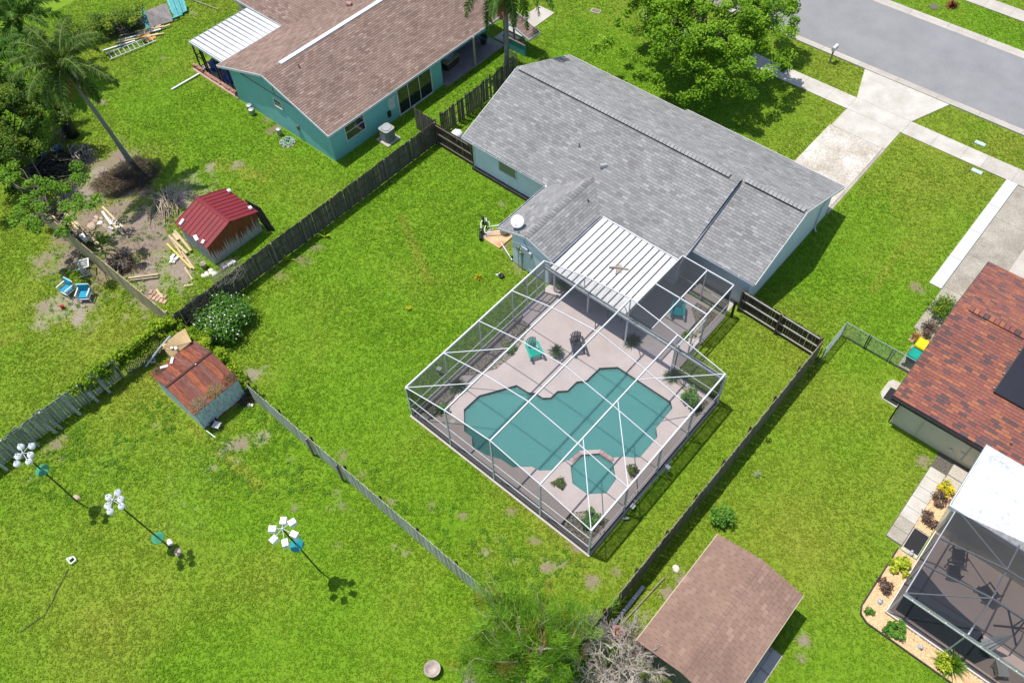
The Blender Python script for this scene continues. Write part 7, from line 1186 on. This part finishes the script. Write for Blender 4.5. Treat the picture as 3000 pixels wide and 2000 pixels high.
for k in range(3): MB().box((-.3 + .03 * k, -.1 + .09 * k, .05), (.16, .05, .02), k * 1.0).build('pale_leaf', white_paint, bp_)
lump('covered_unit', 'white crumpled cover over a unit behind the dark fence corner', 'cover', (-25.2, 17.6, 0), (1.1, 1.0, .95), white_paint, 5)
# along the olive fence and under the pine
gt = thing('gutter_section', 'grey aluminium gutter section lying along the olive fence', 'gutter', (2.95, -.5, 0)); MB().bx(2.84, 3.02, -1.9, .45, .0, .05).build('channel', steel, gt)
for i in range(8): MB().bx(2.84, 3.02, -1.7 + i * .27, -1.65 + i * .27, .051, .065).build('strap', white_alu, gt)
tag(MB().bar((3.2, -1.6, .04), (3.42, 1.4, .06), .06, .05).build('metal_bar', timber_grey), 'long grey bar lying in grass parallel to the gutter section', 'bar')
pk_ = mat('faded_pink', (.55, .22, .24), (.42, .16, .18), 4, .8); rg = thing('ring_planter', 'faded pink ring planter hanging over block edging by olive fence', 'planter', (3.4, -2.3, 0)); MB().lathe((3.35, -2.15, .35), [(.2, 0), (.3, -.02), (.34, .06), (.3, .14), (.2, .12), (.17, .06), (.2, 0)], 18, cap=False).build('ring', pk_, rg, True); MB().lathe((3.35, -2.15, 0), [(.14, 0), (.12, .38)], 8).build('stand', terracotta, rg)
for i, (x, y) in enumerate(((3.3, -2.75), (3.5, -2.95), (3.15, -3.1))): c = thing('breeze_block', ('pink-edged hollow block below the ring planter', 'pale hollow block beside ring planter stand', 'hollow block at the fence side of the ring planter')[i], 'block', (x, y, 0), .6 + i * .3, 'hollow blocks by the ring planter', local=True); [MB().bx(a0, a1, b0, b1, 0, .19).build('web', rk_pink if i != 1 else blockmat, c) for a0, a1, b0, b1 in ((-.2, .2, -.1, -.07), (-.2, .2, .07, .1), (-.2, -.16, -.07, .07), (.16, .2, -.07, .07), (-.02, .02, -.07, .07))]
fb = thing('fire_bowl', 'round pale fire bowl on the lawn beside dry twigs', 'fire bowl', (-1.95, -8.75, 0), local=True); MB().lathe((0, 0, .12), [(.1, 0), (.28, .1), (.36, .24), (.38, .26), (.36, .26), (.26, .12), (.08, .03)], 20).build('bowl', mat('bowl_metal', (.42, .36, .32), (.28, .22, .19), 5, .5), fb, True)
for k in range(3): MB().tube([(.2 * math.cos(k * 2.1), .2 * math.sin(k * 2.1), .16), (.3 * math.cos(k * 2.1), .3 * math.sin(k * 2.1), 0)], .015, 5).build('leg', black_metal, fb)
c = P(1592, 1985); lump('rubbish_bag', 'shiny black rubbish bag under the pine branches', 'bag', (c.x, c.y, 0), (1.1, .9, .6), mat('bin_bag', (.012, .012, .014), rough=.25), 8); c = P(1575, 1880); lump('rubbish_bag', 'small black bag glimpsed through the pine branches', 'bag', (c.x, c.y, 0), (.6, .5, .3), bpy.data.materials['bin_bag'], 9)
hk = thing('sprinkler_stand', 'small white sprinkler frame on the far lawn with a dark hose', 'sprinkler', tuple(P(212, 1640))); c = P(212, 1640)
for (x0, y0, x1, y1) in ((-.2, -.14, .2, -.14), (.2, -.14, .2, .14), (.2, .14, -.05, .14), (-.05, .14, -.2, -.14), (-.05, -.14, -.05, .1)): MB().bar((c.x + x0, c.y + y0, .12), (c.x + x1, c.y + y1, .12), .055, .05).build('tube_frame', white_paint, hk)
MB().tube([(c.x, c.y, 0), (c.x, c.y, .14)], .02, 5).tube([P(200, 1665, .03), P(185, 1695, .03), P(165, 1730, .03), P(154, 1760, .03), P(130, 1800, .03), P(60, 1850, .03)], .018, 5).build('hose', dark_plastic, hk)
sticks('twig_heap', 'dry pale twigs and litter beneath the leafless trees', tuple(P(1860, 1940)), 1.8, 420, .9, .012, twig, .4, 'twigs', .3, seed=80)
# ------------------------------------------------------------------ lawn
def scatter(x0, x1, y0, y1, n, seed):
    g = np.random.default_rng(seed); x = g.uniform(x0, x1, n); y = g.uniform(y0, y1, n); q = (np.stack([x, y, np.zeros(n)], 1) - np.array(CAMLOC)) @ np.array(CR); u = 1500 + FPX * q[:, 0] / -q[:, 2]; v = 1000 - FPX * q[:, 1] / -q[:, 2]; k = (u > -80) & (u < 3080) & (v > -80) & (v < 2080); x, y = x[k], y[k]; k = np.ones(len(x), bool)
    for e in EXC: k &= ~inpoly(x, y, e)
    x, y = x[k], y[k]; d_, _ = soil_at(x, y); k = g.random(len(x)) > d_ * 1.15; return x[k], y[k], g
gr_m, t, b, o = nodes('grass_blade')
ay = N(t, 'ShaderNodeAttribute', attribute_name='dry').outputs['Fac']; at = N(t, 'ShaderNodeAttribute', attribute_name='tone').outputs['Fac']
gcol = mixc(t, ay, ramp(t, at, [(.0, (.11, .235, .008)), (.5, (.165, .325, .012)), (1, (.23, .39, .022))]), ramp(t, at, [(.0, (.19, .25, .016)), (.5, (.26, .32, .026)), (1, (.34, .36, .07))]))
t.links.new(gcol, b.inputs['Base Color']); b.inputs['Roughness'].default_value = .6; b.inputs['Specular IOR Level'].default_value = .25
tr = N(t, 'ShaderNodeBsdfTranslucent'); t.links.new(gcol, tr.inputs[0]); mx = N(t, 'ShaderNodeMixShader'); mx.inputs[0].default_value = .3; t.links.new(b.outputs[0], mx.inputs[1]); t.links.new(tr.outputs[0], mx.inputs[2]); t.links.new(mx.outputs[0], o.inputs[0])
def lawn(name, label, x0, x1, y0, y1, per, seed):
    x, y, g = scatter(x0, x1, y0, y1, int((x1 - x0) * (y1 - y0) * per), seed); n = len(x); dr_ = dryness(x, y); tone = np.clip(.55 * g.random(n) + .3 * fbm(x, y, 1.2, 77) + .35 * (fbm(x, y, 6, 78) - .3) + .05 * np.sin((x + .15 * y) * 5.2) * (y > 12), 0, 1); hgt = (.035 + .05 * g.random(n)) * (.7 + .7 * fbm(x, y, .8, 41)); k = 3; V = np.zeros((n, k, 3, 3), np.float32)
    for j in range(k):
        a = g.uniform(0, 6.28, n); ca, sa = np.cos(a), np.sin(a); ox, oy = g.normal(0, .03, n), g.normal(0, .03, n); w_ = .016 + .012 * g.random(n); l = g.uniform(.8, 2.0, n) * hgt; bx, by = x + ox, y + oy
        V[:, j, 0] = np.stack([bx - sa * w_, by + ca * w_, np.full(n, -.035)], 1); V[:, j, 1] = np.stack([bx + sa * w_, by - ca * w_, np.full(n, -.035)], 1); V[:, j, 2] = np.stack([bx + ca * l, by + sa * l, hgt * g.uniform(.5, 1.1, n)], 1)
    V = V.reshape(-1, 3); F = np.arange(len(V)).reshape(-1, 3); o = npmesh(name, V, F, gr_m, None, kind='stuff', attrs={'dry': ('FACE', np.repeat(dr_, k)), 'tone': ('FACE', np.clip(np.repeat(tone, k) + g.normal(0, .12, n * k), 0, 1))}); o['label'] = label; return o
lawn('grass', 'short green lawn grass around the houses', -62, 19, -24, 58, 120, 101)

# weeds and clover
lf_weed = leafmat('weed_leaf', (.03, .08, .006), (.07, .16, .010), (.12, .23, .02), trans=.25)
def weeds(name, label, polys, n, r, m, leaf, seed, k=16):
    g = np.random.default_rng(seed); cen = []
    for px in polys:
        q = [tuple(P(*p))[:2] for p in px]; xs = [a for a, _ in q]; ys = [b for _, b in q]; x = g.uniform(min(xs), max(xs), n * 4); y = g.uniform(min(ys), max(ys), n * 4); k_ = inpoly(x, y, q) & (fbm(x, y, .9, seed) > .5)
        for e in EXC: k_ &= ~inpoly(x, y, e)
        cen += [(a, b, .03) for a, b in zip(x[k_][:n], y[k_][:n])]
    pos_, tn = clumps(cen, r, k, .35, seed); pos_[:, 2] = np.maximum(pos_[:, 2], .005); V, F, tn = leafcloud(pos_, leaf, .6, 1.2, tn, seed=seed); o = npmesh(name, V, F, m, None, kind='stuff', attrs={'tone': ('FACE', tn)}); o['label'] = label
weeds('weeds', 'broad-leaf weeds in the back lawn', [[(1050, 1330), (1250, 1450), (1750, 1640), (1850, 1600), (1800, 1730), (1450, 1720), (1150, 1500)], [(600, 1150), (900, 1250), (1000, 1450), (700, 1450), (450, 1300)], [(60, 1300), (500, 1150), (600, 1300), (300, 1450), (60, 1500)], [(1750, 1300), (2100, 1150), (1900, 1500), (1800, 1600)]], 210, .16, lf_weed, .075, 91)
weeds('weeds', 'coarse growth around the debris yard', [[(100, 480), (560, 480), (640, 800), (430, 900), (150, 950)]], 260, .17, lf_weed, .08, 92)
weeds('clover_flowers', 'scattered white clover flowers in the far lawn', [[(250, 1330), (420, 1290), (640, 1330), (640, 1560), (420, 1600), (260, 1480)]], 330, .2, petal, .022, 93, 2)
